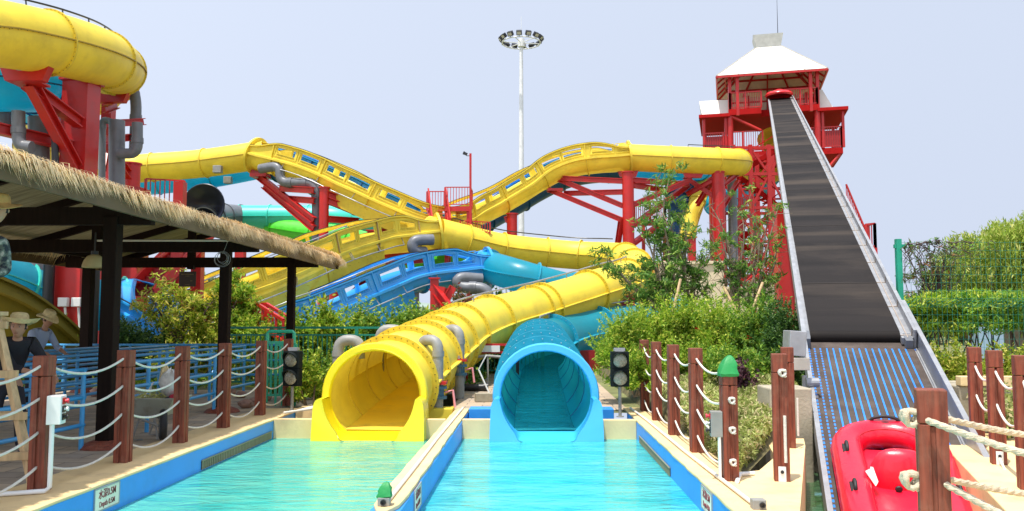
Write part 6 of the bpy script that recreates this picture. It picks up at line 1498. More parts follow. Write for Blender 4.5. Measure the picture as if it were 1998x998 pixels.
# floor lines, pipes and brick on the paving between the tubes
o = MB().box(V((at(944, 780, 16.5).x, 16.5, DK + .08)), (.34, .22, .16), Matrix.Rotation(R(10), 3, 'Z')).build('concrete_block', CONC, None, bevel=.008); tag(o, 'small concrete block on the paving between the two slides', 'block')
c = V((at(935, 770, 17.5).x, 17.5, DK)); o = MB().bar((c.x + .25, 17.4, DK), (c.x - .02, 17.6, DK + .55), .022).bar((c.x - .02, 17.6, DK + .55), (c.x + .14, 17.6, DK + .85), .022).build('bent_rod', WHITE, None); tag(o, 'thin bent white rod standing on the paving between the slides', 'rod')
c = V((at(900, 750, 19).x, 19, DK + .08)); o = MB().cyl(c, c + V((.55, 0, 0)), .08).cyl(c + V((.5, 0, 0)), c + V((.6, 0, 0)), .10).build('pipe_end', DARK, None, smooth=50); tag(o, 'short dark pipe end lying on the paving near the yellow tube', 'pipe')
o = MB().tube([(-3.9, 14.1, .33), (-3.6, 14.35, .40), (-3.4, 14.7, .42)], .025).tube([(-4.05, 13.9, .33), (-3.7, 14.2, .36), (-3.45, 14.5, .40)], .02).build('pipe', CREAMR, None); tag(o, 'two thin cream pipes at the foot of the left signal light', 'pipe')

# ================================================================ WOODEN STEPLADDER
T = thing('stepladder', 'raw timber stepladder at the left edge, a man in camouflage standing on it', 'ladder', (-4.95, 7.7, DK))
tp = V((-5.05, 7.55, 2.15)); f1 = V((-4.52, 7.55, .30)); f2 = V((-4.95, 6.6, .30))
def leg(a, b, w=.055): return MB().bar(a, b, w, w*1.2).build('leg', WOODL, T, bevel=.004)
la, lb_ = (V((-4.88, 7.6, 1.72)), f1 + V((.0, .1, 0))), (V((-5.35, 7.15, 1.9)), V((-5.55, 7.0, .28)))
ra, rb = V((-5.3, 8.3, 1.9)), V((-5.62, 8.6, .28))
top1 = V((-5.00, 7.62, 2.05)); top2 = V((-5.45, 7.62, 2.05))
A1, A2 = at(66, 950, 7.7), at(-60, 990, 7.4); A1.z = A2.z = DK
B1, B2 = V((A1.x - .55, 8.6, DK)), V((A2.x - .5, 8.5, DK))
t1 = at(-8, 640, 8.0); t1 = V((t1.x, 8.0, 1.86)); t2 = t1 + V((-.5, -.1, 0))
leg(t1, A1); leg(t2, A2); leg(t1, B1); leg(t2, B2)
for k, t_ in enumerate((.05, .34, .58, .80)):
    MB().bar(t1.lerp(A1, t_) + V((.09, 0, 0)), t2.lerp(A2, t_) - V((.05, 0, 0)), .05, .07).build('rung', WOODL, T, bevel=.003)
MB().bar(t1.lerp(A1, .55), B1.lerp(t1, .1) , .04).bar(t1.lerp(B1, .6), t2.lerp(B2, .6), .04).build('brace', WOODL, T)
MB().box((t1 + t2)/2 + V((.02, 0, .03)), (.62, .22, .04)).build('top_step', WOODL, T, bevel=.004)

# ================================================================ PEOPLE
def skin_body(name, J, E, m, parent, root=0, sub=2):
    me = bpy.data.meshes.new(name); me.from_pydata([tuple(V(j[:3])) for j in J], E, []); me.materials.append(m)
    o = bpy.data.objects.new(name, me); S.collection.objects.link(o); o.parent = parent
    sk = o.modifiers.new('skin', 'SKIN'); sv = me.skin_vertices[0].data
    for i, j in enumerate(J): sv[i].radius = (j[3], j[4] if len(j) > 4 else j[3]); sv[i].use_root = (i == root)
    sk.use_smooth_shade = True; ss = o.modifiers.new('sub', 'SUBSURF'); ss.levels = sub; ss.render_levels = sub
    dg = bpy.context.evaluated_depsgraph_get(); m2 = bpy.data.meshes.new_from_object(o.evaluated_get(dg)); o.modifiers.clear(); o.data = m2
    m2.polygons.foreach_set('use_smooth', [True]*len(m2.polygons)); m2.materials.clear(); m2.materials.append(m)
    return o
def head(parent, c, yawd, tilt=0, s=1.0, hat=None):
    """c: centre of the head in parent's local frame ; face looks to -Y turned by yawd"""
    Q = Matrix.Rotation(R(yawd), 3, 'Z') @ Matrix.Rotation(R(tilt), 3, 'X'); c = V(c)
    mb = MB(); n = 24; m_ = 18; vs = []
    for j in range(m_ + 1):
        ph = math.pi*j/m_; z = math.cos(ph)*.118; rr_ = math.sin(ph)
        for i in range(n):
            a_ = 2*math.pi*i/n; x = math.cos(a_)*.076*rr_; y = math.sin(a_)*.096*rr_
            if z < 0: x *= 1 + z*2.6; y = y*(1 + z*1.2) - (-z)*.10
            f_ = max(0, -math.sin(a_))
            if f_ > .5:
                ax = abs(x)
                y -= .026*math.exp(-((x)/.011)**2 - ((z + .022)/.022)**2)          # nose
                y += .010*math.exp(-((ax - .030)/.014)**2 - ((z - .008)/.013)**2)    # eye sockets
                y -= .006*math.exp(-((x)/.022)**2 - ((z + .062)/.010)**2)            # lips
                y -= .007*math.exp(-((ax - .040)/.018)**2 - ((z + .022)/.02)**2)
                y -= .005*math.exp(-((ax - .028)/.022)**2 - ((z - .030)/.008)**2)    # brow
                y -= .008*math.exp(-((x)/.02)**2 - ((z + .098)/.015)**2)
            vs.append(c + Q @ V((x, y, z))*s)
    mb.add(vs, [(j*n + i, j*n + (i+1) % n, (j+1)*n + (i+1) % n, (j+1)*n + i) for j in range(m_) for i in range(n)])
    for sx in (-1, 1):
        e = [(c + Q @ (V((sx*.074, .012, -.004)) + V((sx*.012*math.cos(t_)*.6, .018*math.cos(t_), .030*math.sin(t_))))*s) for t_ in np.linspace(0, 2*math.pi, 10)[:-1]]
        mb.tube([c + Q @ V((sx*.070, .010, 0))*s, c + Q @ V((sx*.084, .018, .0))*s], [.022*s, .016*s], 8)
    h = mb.build('head', SKIN, parent, local=True, smooth=70)
    mb = MB()
    for sx in (-1, 1):
        mb.cur = 0; mb.lathe(c + Q @ V((sx*.030, -.084, .008))*s, [(.0, .002), (.007*s, .001), (.009*s, -.002)], 10, Q @ V((0, -1, 0)))
        mb.cur = 1; mb.lathe(c + Q @ V((sx*.030, -.0885, .007))*s, [(0, .002), (.0055*s, .001), (.0055*s, 0)], 8, Q @ V((0, -1, 0))); mb.bar(c + Q @ V((sx*.017, -.0935, .028))*s, c + Q @ V((sx*.045, -.083, .029))*s, .006*s)
    mb.cur = 2; mb.bar(c + Q @ V((-.020, -.093, -.063))*s, c + Q @ V((.020, -.093, -.063))*s, .005*s, .007*s)
    mb.build('face_features', [mat('eye_white', (.34, .28, .24), .4), DARK, mat('lips', (.22, .07, .05), .5)], parent, local=True)
    mb = MB(); vs = []
    for j in range(8):
        ph = math.pi*.56*j/7
        for i in range(n):
            a_ = 2*math.pi*i/n; k_ = 1.06 if math.sin(a_) > -.35 else (1.06 if ph < .9 else .9)
            vs.append(c + Q @ V((math.cos(a_)*.078*math.sin(ph)*k_, math.sin(a_)*.098*math.sin(ph)*k_ + .004, math.cos(ph)*.124))*s)
    mb.add(vs, [(j*n + i, j*n + (i+1) % n, (j+1)*n + (i+1) % n, (j+1)*n + i) for j in range(7) for i in range(n)])
    mb.build('hair', mat('black_hair', (.012, .010, .009), .6), parent, local=True, smooth=60)
    if hat:
        w, ht, br, m_, til = hat; Qh = Q @ Matrix.Rotation(R(til), 3, 'X'); hc = c + Q @ V((0, .008, .055))*s; n = 36; vs = []
        prof = [(0, ht), (.04, ht), (.075, ht*.93), (.092, ht*.72), (.098, ht*.3), (.102, 0), (.13, -.004), (.165, -.012), (w, br), (w + .004, br + .004), (.165, -.004), (.13, .004), (.104, .012)]
        for r_, z in prof:
            for i in range(n): a_ = 2*math.pi*i/n; f_ = 1 + .05*math.sin(3*a_ + 1) * (r_ > .11); dz = (.022*math.sin(2*a_ + .7) if r_ > .15 else .008*math.sin(2*a_)*(r_ > .11)); vs.append(hc + Qh @ V((r_*math.cos(a_)*f_, r_*math.sin(a_)*1.06, z + dz))*s)
        mb = MB(); mb.add(vs, [(j*n + i, j*n + (i+1) % n, (j+1)*n + (i+1) % n, (j+1)*n + i) for j in range(len(prof)-1) for i in range(n)])
        mb.build('hat', m_, parent, local=True, smooth=60)
    return h
def hand(parent, wrist, dirv, down, s=1.0, side=1):
    """palm plus five separate bent fingers ; dirv = pointing direction, down = curl direction"""
    d = V(dirv).normalized(); dn = V(down).normalized(); sd_ = d.cross(dn).normalized()*side; w = V(wrist)
    J = [(*w, .024*s, .020*s), (*(w + d*.035*s), .032*s, .017*s), (*(w + d*.075*s), .038*s, .015*s)]; E = [(0, 1), (1, 2)]
    o = skin_body('palm', J, E, SKIN, parent)
    for k in range(4):
        b = w + d*.08*s + sd_*(k - 1.5)*.019*s; L_ = (.062, .074, .070, .055)[k]*s; c1 = (d + dn*.35).normalized(); c2 = (d*.45 + dn).normalized(); c3 = (dn - d*.15).normalized()
        P = [b - d*.012*s, b, b + c1*L_*.45, b + c1*L_*.45 + c2*L_*.32, b + c1*L_*.45 + c2*L_*.32 + c3*L_*.25]
        skin_body('finger', [(*p, r_*s) for p, r_ in zip(P, (.009, .0095, .0085, .008, .0065))], [(i, i+1) for i in range(4)], SKIN, o, 0, 1)
    b = w + d*.025*s - sd_*.028*s; t_ = (d*.7 - sd_*.6 + dn*.3).normalized()
    P = [b + sd_*.012*s, b, b + t_*.035*s, b + t_*.035*s + (d + dn*.5).normalized()*.026*s]
    skin_body('thumb', [(*p, r_*s) for p, r_ in zip(P, (.012, .012, .010, .008))], [(0,1),(1,2),(2,3)], SKIN, o, 0, 1)
def person(label, loc, rz, shirt, trousers, pose, hat, headyaw=0, headtilt=0, scale=1.0, sleeves=True, hands=True):
    T = thing('person', label, 'person', loc, None, (0, 0, R(rz)))
    pel, wai, che, nec, hd = [V(p) for p in pose['spine']]
    sh = pose.get('sh', .17); shL = che + V((-sh, 0, .05)); shR = che + V((sh, 0, .05))
    # skin body: one continuous figure
    J = [(*pel, .09, .07), (*wai, .08, .06), (*che, .09, .065), (*(nec - V((0, 0, .03))), .055, .055), (*nec, .048, .05), (*(nec.lerp(hd, .6)), .05, .05)]
    E = [(0,1),(1,2),(2,3),(3,4),(4,5)]
    for side, shp in (('L', shL), ('R', shR)):
        el, wr = [V(p) for p in pose['arm' + side]]; i = len(J)
        J += [(*shp, .042), (*shp.lerp(el, .5), .038), (*el, .036), (*el.lerp(wr, .45), .036), (*wr, .024, .022)]; E += [(2, i), (i, i+1), (i+1, i+2), (i+2, i+3), (i+3, i+4)]
    for side, sx in (('L', -1), ('R', 1)):
        kn, an, toe = [V(p) for p in pose['leg' + side]]; i = len(J); hp = pel + V((sx*.09, 0, -.06))
        J += [(*hp, .085), (*hp.lerp(kn, .5), .072), (*kn, .052), (*kn.lerp(an, .4), .05), (*an, .034), (*toe, .03, .035)]; E += [(0, i)] + [(i+q, i+q+1) for q in range(5)]
    skin_body('body', J, E, SKIN, T)
    # clothing
    k = .013
    J = [(*(pel + V((0, 0, .0))), .145, .12), (*wai, .135, .108), (*che, .152, .118), (*(nec - V((0, 0, .035))), .075, .07)]; E = [(0,1),(1,2),(2,3)]
    for side, shp in (('L', shL), ('R', shR)):
        el, wr = [V(p) for p in pose['arm' + side]]; i = len(J); e2 = el if pose.get('short') else el.lerp(wr, .45)
        J += [(*shp, .072), (*shp.lerp(el, .5), .062), (*el, .055)]; E += [(2, i), (i, i+1), (i+1, i+2)]
        if not pose.get('short'): J += [(*e2, .052)]; E += [(i+2, i+3)]
    skin_body('shirt', J, E, shirt, T)
    J = [(*(pel + V((0, 0, .05))), .13, .108), (*(pel - V((0, 0, .02))), .14, .115)]; E = [(0, 1)]
    for side, sx in (('L', -1), ('R', 1)):
        kn, an, toe = [V(p) for p in pose['leg' + side]]; i = len(J); hp = pel + V((sx*.09, 0, -.09))
        J += [(*hp, .098), (*hp.lerp(kn, .5), .088), (*kn, .072), (*an, .062)]; E += [(1, i), (i, i+1), (i+1, i+2), (i+2, i+3)]
        t_ = toe - an; skin_body('shoe', [(*(an + V((0, .03, -.035))), .038, .03), (*(an + t_*.5 + V((0, 0, -.012))), .042, .03), (*(toe + t_.normalized()*.05), .034, .022)], [(0,1),(1,2)], RUB, T)
    skin_body('trousers', J, E, trousers, T)
    head(T, hd, headyaw, headtilt, 1.0, hat)
    if hands:
        for side in 'LR':
            el, wr = [V(p) for p in pose['arm' + side]]; d = pose.get('hand' + side, wr - el); hand(T, wr, d, pose.get('curl', (0, 0, -1)), 1.0, 1 if side == 'R' else -1)
    return T
# man in black shirt leaning on the rail: rail runs along Y at local +x
RZ = 38
person('man in black shirt and wide straw hat leaning his forearms on the blue rail', (-5.90, 9.55, DK), RZ, BLACKC, NAVYC,
    dict(spine=[(-.02, .14, .86), (0, .08, 1.04), (.02, -.06, 1.24), (.03, -.13, 1.37), (.03, -.18, 1.47)],
         armL=[(-.02, -.30, 1.02), (.20, -.44, .96)], armR=[(.34, -.16, 1.02), (.36, -.42, .97)], legL=[(-.14, .10, .48), (-.16, .22, .09), (-.18, .07, .04)], legR=[(.10, .02, .48), (.14, .12, .09), (.16, -.03, .04)],
         handL=(.5, -.5, -.5), handR=(.1, -.5, -.7)), (.20, .115, .03, STRAW, -8), -22, 0)
person('man in pale blue shirt and straw hat working behind the rails', (at(62, 620, 14).x, 14.2, DK), 75, BLUEC, NAVYC,
    dict(spine=[(0, .10, .92), (0, .06, 1.08), (0, -.06, 1.30), (0, -.14, 1.44), (0, -.20, 1.57)],
         armL=[(-.22, -.16, 1.08), (-.15, -.42, .98)], armR=[(.22, -.20, 1.10), (.14, -.46, 1.0)], legL=[(-.10, .02, .50), (-.10, .12, .09), (-.11, -.03, .04)], legR=[(.10, 0, .50), (.11, .08, .09), (.12, -.06, .04)]), (.17, .12, -.03, STRAW, 8), 0, 18)
person('man in camouflage shirt and tan hat at the left edge, high on the ladder', (-5.18, 7.75, 1.20), 35, CAMO, NAVYC,
    dict(spine=[(-.05, .16, .92), (-.02, .10, 1.10), (.0, -.02, 1.32), (.10, -.03, 1.52), (.165, -.04, 1.66)], sh=.21,
         armL=[(-.26, -.10, 1.12), (-.20, -.28, .95)], armR=[(.25, -.02, 1.10), (.05, -.26, 1.0)], legL=[(-.10, .02, .50), (-.12, .10, .09), (-.13, -.05, .04)], legR=[(.10, 0, .50), (.10, .08, .09), (.11, -.07, .04)]), (.185, .11, -.02, mat('tan_hat_cloth', (.55, .36, .12), .8, var=.2, scale=12), 0), -15, 5)
# ================================================================ PLANTING
# right bed: mound of soil with pale ground cover, shrubs behind
def bedz(x, y): return .30 + max(0, min(1, (y - 11)/9))*.9 + .04*math.sin(x*3 + y)
SOIL = mat('bed_soil', (.14, .12, .05), .95, var=.4, scale=4, bump=.5)
nx, ny = 26, 40; vs = []; fs = []
for j in range(ny + 1):
    y = 8.7 + j*(26 - 8.7)/ny
    xl = 2.0; xr = max(2.35, min(3.35 + (y - 10.6)*.28 + (1.2 if y > 13.3 else 0)*min(1, (y - 13.3)), 12)) if y > 9 else 2.3
    if y < 13.3: xr = min(xr, 2.0 + (y - 8.7)*.42 + .15)
    for i in range(nx + 1):
        x = xl + (xr - xl)*i/nx; e = min(1, i/2, (nx - i)/2, (j)/2 if j < 2 else 1); vs.append((x, y, .27 + (bedz(x, y) - .27)*e))
for j in range(ny):
    for i in range(nx): a = j*(nx+1) + i; fs.append((a, a+1, a+nx+2, a+nx+1))
mb = MB(); mb.add(vs, fs); tag(mb.build('planting_bed', SOIL, fix=False), kind='structure')
n = 42000; P = np.zeros((n, 3)); k = 0
while k < n:
    y = 8.75 + 8.2*random.random()**.9; xr = min(2.0 + (y - 8.7)*.42 + .1, 5.0); x = random.uniform(2.08, xr)
    hh = .20 + .10*math.sin(x*5.1 + y*2.3)*math.sin(y*3.7) + .05*math.sin(x*13 + y*9)
    P[k] = (x, y, bedz(x, y) + hh*random.random()**.45); k += 1
tag(leaf_mesh('ground_cover', P, RNG.uniform(.03, .065, n), 1.9, L_PALE, None), 'pale variegated ground cover filling the bed beside the right posts', 'ground cover', None, 'stuff')
def gx(px, Y): return at(px, 640, Y).x
RS = [(1226, 16.5, 1.3, 1.3, 1.45, 'leftmost bright shrub partly covering the teal tube'), (1275, 17.2, 1.6, 1.5, 1.55, 'bright shrub behind the right signal light'), (1330, 17.0, 1.8, 1.6, 1.55, 'bright flowering shrub above the far rope posts'), (1400, 17.6, 1.8, 1.6, 1.60, 'flowering shrub in the middle of the right bed'),
      (1468, 17.2, 1.7, 1.5, 1.58, 'green shrub two left of the conveyor'), (1530, 16.6, 1.35, 1.3, 1.52, 'darker shrub touching the conveyor side'), (1245, 14.6, .9, .9, .75, 'low front shrub behind the right signal light'), (1440, 14.6, 1.5, 1.1, .95, 'low shrub in front of the flowering ones, near the bag post'), (1350, 15.0, 1.4, 1.1, 1.0, 'low shrub behind the middle rope post'), (1540, 14.6, .9, .9, 1.1, 'low dark shrub beside the motor box')]
for i, (px, Y, wx, wy, h, lab) in enumerate(RS):
    x = gx(px, Y); m = L_BRIGHT if i in (0, 1, 2, 3, 6, 8) else (L_MID if i in (4, 7) else L_DARK)
    bush('flowering_shrub' if i < 5 else 'shrub', lab, (x, Y, bedz(x, Y) - .05), (wx, wy, h*.72), 12500 if i < 6 else 6500, .046, m, 'shrubs in the right bed', flowers=(0, 2, 4, 4, 2, 1, 0, 0, 1, 0)[i], aspect=1.7, lobes=26 if i < 6 else 15)
mb_ = bush('shrub', 'small dark purple shrub in front of the flowering shrubs', (gx(1448, 14.0), 14.0, bedz(4, 14)), (.5, .4, .42), 900, .05, leafmat('purple_leaves', (.05, .02, .03), (.14, .05, .07), None, .2), 'shrubs in the right bed')
# multi-stem trees behind
def limb(mb, a, b, r0, r1, bend=.12, n=6):
    a = V(a); b = V(b); P = []; rr = []
    off = V((random.gauss(0, bend), random.gauss(0, bend), random.gauss(0, bend*.4)))*(b - a).length
    for k in range(n + 1): t_ = k/n; P.append(a.lerp(b, t_) + off*math.sin(math.pi*t_) ); rr.append(r0 + (r1 - r0)*t_)
    mb.tube(P, rr, 6); return P
def mstem_tree(label, base, tips, Y, n, leaf=.09, mleaf=L_TREE, bark=BARK, rad=.30, r0=.05, name='multi_stem_tree', group='multi-stem trees in the right bed', bare=0):
    b = at(base[0], base[1], Y); T = thing(name, label, 'tree', b, group); mb = MB(); cs = []; rs = []
    for (px, py, dy, f) in tips:
        e = at(px, py, Y + dy); m_ = b.lerp(e, .45) + V((random.gauss(0, .10), 0, random.gauss(0, .1)))
        P1 = limb(mb, b, m_, r0, r0*.6, .06); P2 = limb(mb, m_, e, r0*.6, r0*.16, .08)
        for P, lo in ((P1, 3), (P2, 1)):
            for q in P[lo:]:
                for _ in range(2):
                    d = V((random.gauss(0, .22), random.gauss(0, .2), random.gauss(.06, .20))); tp = q + d; limb(mb, q, tp, r0*.22, r0*.06, .1, 3)
                    if random.random() < f: cs.append(tuple(tp)); rs.append(random.uniform(.4, 1)*rad)
        if f > .3: cs.append(tuple(e)); rs.append(rad)
    for _ in range(bare):
        px, py, dy, f = random.choice(tips); e = at(px + random.uniform(-30, 30), py + random.uniform(-10, 60), Y + dy); q = b.lerp(e, .5); limb(mb, q, e, r0*.2, .004, .15, 5)
    mb.build('trunk', bark, T, smooth=60)
    PP = clump_pts(cs, rs, n, .25, .75); leaf_mesh('crown', PP, RNG.uniform(.6, 1.3, n)*leaf, 2.2, mleaf, T)
    return T
mstem_tree('sprawling leafy tree, its left branch reaching over the yellow tube', (1298, 615), [(1178, 488, 0, .9), (1205, 530, .3, .8), (1232, 560, 0, .8), (1262, 520, .5, .8), (1290, 455, .2, .9), (1258, 400, 0, .9), (1280, 352, .3, .9), (1306, 350, 0, .8), (1320, 420, .3, .8), (1335, 480, 0, .7), (1315, 550, 0, .8)], 21.5, 4600, .085, rad=.2)
mstem_tree('tall tree beside the first one, leafy twigs in front of the red columns', (1352, 612), [(1345, 440, 0, .8), (1370, 500, .3, .8), (1350, 530, 0, .8), (1378, 560, 0, .6), (1330, 395, 0, .6), (1300, 390, .2, .8), (1392, 480, 0, .5)], 22.0, 1800, .085, rad=.18)
mstem_tree('thin tree with many bare pale twigs in the middle of the group', (1440, 610), [(1405, 440, 0, .3), (1422, 470, .2, .5), (1448, 420, 0, .5), (1432, 520, 0, .6), (1470, 470, 0, .5), (1400, 520, 0, .5), (1385, 400, 0, .2)], 21.0, 900, .085, rad=.15, bare=16)
mstem_tree('slender tree nearest to the conveyor', (1468, 612), [(1458, 400, 0, .7), (1480, 450, 0, .6), (1500, 420, .2, .6), (1515, 480, 0, .6), (1502, 540, 0, .8), (1520, 400, 0, .6), (1490, 580, 0, .9)], 21.8, 1500, .08, rad=.16, bare=6)
for a_, b_, lab in (((1309, 625), (1328, 545), 'pale timber stake leaning against the left multi-stem tree'), ((1440, 615), (1412, 560), 'leaning stake between the thin trees'), ((1468, 605), (1488, 552), 'leaning stake by the slender tree')):
    o = MB().cyl(at(*a_, 20.5), at(*b_, 20.8), .035, n=8).build('stake', WOODL, None); tag(o, lab, 'stake')
# cream building blocks behind trees
def block(px0, px1, y0, Y, dep, label):
    a, b = at(px0, y0, Y), at(px1, y0, Y); T = thing('building', label, 'building', ((a.x + b.x)/2, Y + dep/2, g))
    MB().bb((a.x, Y, g), (b.x, Y + dep, a.z - .12)).build('wall', CREAMC, T)
    MB().bb((a.x - .08, Y - .08, a.z - .12), (b.x + .08, Y + dep + .08, a.z)).build('parapet', CREAMC, T, bevel=.01); return T
block(1286, 1412, 510, 34, 6, 'plain cream rendered block behind the left multi-stem trees')
block(1412, 1470, 560, 36, 5, 'lower cream rendered block behind the thin trees')
T = block(1530, 1552, 540, 40, 5, 'narrow cream block seen between the tower and the conveyor')
T = thing('building', 'distant low grey pavilion roof behind the yellow channel', 'building', at(560, 600, 60))
a, b = at(515, 590, 60), at(640, 590, 60); MB().bb((a.x, 60, g), (b.x, 66, a.z - 1.0)).build('wall', CREAMC, T)
mb = MB(); mb.add([(a.x - .6, 59.4, a.z - 1), (b.x + .6, 59.4, a.z - 1), (b.x + .6, 66.6, a.z - 1), (a.x - .6, 66.6, a.z - 1), (a.x + 1.2, 63, a.z + .2), (b.x - 1.2, 63, a.z + .2)], [(0,1,5,4), (1,2,5), (2,3,4,5), (3,0,4), (0,3,2,1)]); mb.build('roof', mat('grey_brown_roof', (.22, .17, .15), .7), T)
# left side shrubs and trees
def lb_(name, lab, px, Y, wx, wy, ytop, n, leaf, m, group, **k):
    x = at(px, 640, Y).x; h = at(px, ytop, Y).z - DK; return bush(name, lab, (x, Y, DK), (wx, wy, h), n, leaf, m, group, **k)
G1 = 'shrubs behind the queue rails'
lb_('shrub', 'dark green shrub at the foot of the blue chute', 262, 23.4, 1.9, 1.4, 645, 5000, .075, L_DARK, G1, lobes=26)
lb_('shrub', 'dark green shrub right of the first shelter post, low', 240, 22.6, 1.2, 1.0, 650, 3000, .07, L_DARK, G1)
lb_('shrub', 'dark green shrub under the thin-stemmed tree', 320, 22.8, 1.4, 1.0, 650, 3000, .075, L_DARK, G1)
lb_('shrub', 'yellow-green shrub just left of the second shelter post', 405, 22.8, 1.5, 1.2, 622, 5000, .07, L_YEL, G1, lobes=26)
lb_('shrub', 'bright shrub just right of the second shelter post', 452, 23.4, 1.6, 1.2, 585, 5000, .07, L_BRIGHT, G1, lobes=24)
lb_('shrub', 'bright shrub in front of the small red steps', 505, 22.4, 1.6, 1.0, 622, 4200, .07, L_BRIGHT, G1)
lb_('shrub', 'low golden shrub seen through the queue rails', 345, 21.9, 2.0, .6, 690, 3500, .06, L_YEL, G1)
lb_('shrub', 'low golden shrub behind the dark jointed pipes', 100, 22.0, 2.4, .8, 640, 3500, .065, L_YEL, G1)
lb_('shrub', 'low golden shrub seen under the second shelter post rails', 465, 21.6, 1.4, .5, 700, 2500, .06, L_YEL, G1)
mstem_tree('small leafy tree with several thin stems behind the queue rails', (352, 672), [(290, 575, 0, .9), (320, 552, .2, .9), (355, 560, 0, .9), (380, 590, 0, .9), (405, 600, .3, .8), (300, 610, 0, .7), (338, 600, 0, .8), (425, 575, .2, .9)], 22.6, 3300, .09, L_YEL, BARKD, .26, .045, 'tree', 'trees behind the queue rails')
mstem_tree('young leafy tree right of the second shelter post', (462, 660), [(440, 560, 0, .9), (470, 575, 0, .9), (488, 600, .2, .9), (455, 545, .2, .8), (500, 625, 0, .8)], 22.9, 3800, .095, L_BRIGHT, BARKD, .28, .04, 'tree', 'trees behind the queue rails')
G2 = 'hedge shrubs behind the green fence'
for i, (px, yt) in enumerate([(560, 625), (600, 612), (640, 603), (690, 605), (735, 598), (780, 597), (820, 606), (850, 618)]):
    lb_('hedge_shrub', ['hedge shrub under the blue channel, leftmost behind the green fence', 'second hedge shrub from the left behind the green fence', 'third hedge shrub behind the green fence, tall light tips', 'fourth hedge shrub behind the green fence', 'fifth hedge shrub, near the concrete footing', 'sixth hedge shrub, left of the yellow tube crest', 'seventh hedge shrub touching the yellow tube', 'last hedge shrub, behind the yellow tube rings'][i], px, 22.6 + (i % 2)*.7, 1.35, 1.1, yt, 4200, .085, L_BRIGHT if i in (0, 2, 3) else L_MID, G2, lobes=20)
lb_('shrub', 'reddish dark shrub under the blue collar', 890, 30, 2.6, 1.6, 568, 4500, .09, leafmat('reddish_leaves', (.05, .08, .02), (.16, .14, .05), (.30, .07, .05), .3, .3), 'shrubs behind the slides', lobes=26)
lb_('shrub', 'green shrub between the teal and yellow tubes', 985, 40, 2.8, 1.6, 562, 3500, .11, L_BRIGHT, 'shrubs behind the slides')
for i, px in enumerate((690, 800, 880, 925, 970)):
    Yq = (27, 27, 25.4, 25.2, 25.4)[i]
    lb_('hedge_shrub', ['low hedge clump behind the far green fence, under the blue channel', 'low hedge clump behind the yellow rings', 'low trimmed hedge clump left between the two tubes', 'low trimmed hedge clump in the middle between the two tubes', 'low trimmed hedge clump right between the two tubes'][i], px, Yq, 1.3, .8, 694 if i > 1 else 650, 2600, .06, L_DARK if i > 1 else L_MID, 'low hedge between the tubes', lobes=16)
G3 = 'shrubs beside the yellow mouth'
lb_('shrub', 'leafy shrub between the left signal light and the yellow mouth', 606, 15.3, 1.05, .7, 708, 3800, .055, L_BRIGHT, G3, lobes=18)
lb_('shrub', 'second leafy shrub behind the left signal light', 575, 17.0, 1.1, .7, 720, 2800, .06, L_MID, G3)
lb_('shrub', 'shrub climbing behind the yellow mouth at left', 640, 16.8, .9, .7, 690, 2800, .06, L_MID, G3)
# right side, beyond the mesh fence
G4 = 'shrubs beyond the mesh fence'
for i, (px, Y, wx, yt, m) in enumerate([(1775, 19, 1.6, 566, L_MID), (1830, 18.6, 1.5, 574, L_BRIGHT), (1885, 18.8, 1.6, 562, L_BRIGHT), (1945, 18.4, 1.6, 572, L_MID), (2000, 18.6, 1.6, 566, L_BRIGHT)]):
    x = at(px, 640, Y).x; zt = at(px, yt, Y).z; T = thing('standard_shrub', ['tall shrub on thin bare stems next to the mesh fence post', 'second tall shrub right of the mesh fence post', 'bright tall shrub in the middle behind the mesh fence', 'tall shrub second from the right edge behind the mesh', 'tall shrub cut by the right edge behind the mesh'][i], 'shrub', (x, Y, DK), G4)
    mb = MB(); cs = []; rs = []
    for k in range(7):
        b = V((x + random.gauss(0, .35), Y + random.gauss(0, .2), DK)); e = V((x + random.uniform(-.5, .5)*wx, Y + random.uniform(-.4, .4), zt - random.uniform(.15, .55))); limb(mb, b, e, .022, .008, .05)
        cs.append(tuple(e)); rs.append(random.uniform(.2, .34))
    for k in range(12): cs.append((x + random.uniform(-.5, .5)*wx, Y + random.uniform(-.5, .5), zt - random.uniform(.12, .75))); rs.append(random.uniform(.14, .3))
    mb.build('stem', BARKD, T, smooth=60); leaf_mesh('foliage', clump_pts(cs, rs, 4600), RNG.uniform(.6, 1.3, 4600)*.07, 2.0, m, T)
for i, (px, Y, wx) in enumerate([(1740, 15.2, 1.3), (1800, 15.4, 1.5), (1865, 15.3, 1.5), (1930, 15.4, 1.5), (1992, 15.2, 1.4)]):
    lb_('shrub', ['low reddish golden shrub against the conveyor side', 'low golden shrub right of it in front of the mesh', 'low golden shrub behind the first right rope posts', 'low golden shrub behind the right rope posts, fourth from the conveyor', 'low golden shrub at the right edge'][i], px, Y, wx, .9, 700, 4200, .055, L_YEL, 'golden shrubs in front of the mesh fence', lobes=20, stems=14)
for i, (px, Y) in enumerate([(1965, 11.5), (1998, 10.4)]):
    lb_('shrub', ['pale low shrub between the right rope posts', 'pale low shrub at the right edge behind the near rope post'][i], px, Y, .9, 1.2, 775 - 5*i, 3200, .05, L_PALE, 'pale shrubs behind the right rope posts')
mstem_tree('thin dark-leaved tree rising above the mesh fence', (1832, 612), [(1778, 490, 0, .5), (1800, 560, 0, .3), (1818, 498, 0, .9), (1845, 492, 0, .8), (1865, 500, 0, .7), (1790, 530, 0, .5), (1828, 520, 0, .6)], 20, 700, .075, leafmat('olive_red_leaves', (.05, .09, .02), (.18, .20, .05), (.25, .09, .03), .3, .12), BARKD, .18, .045, 'tree', None, bare=8)
mb = MB(); rnd = random.Random(9)
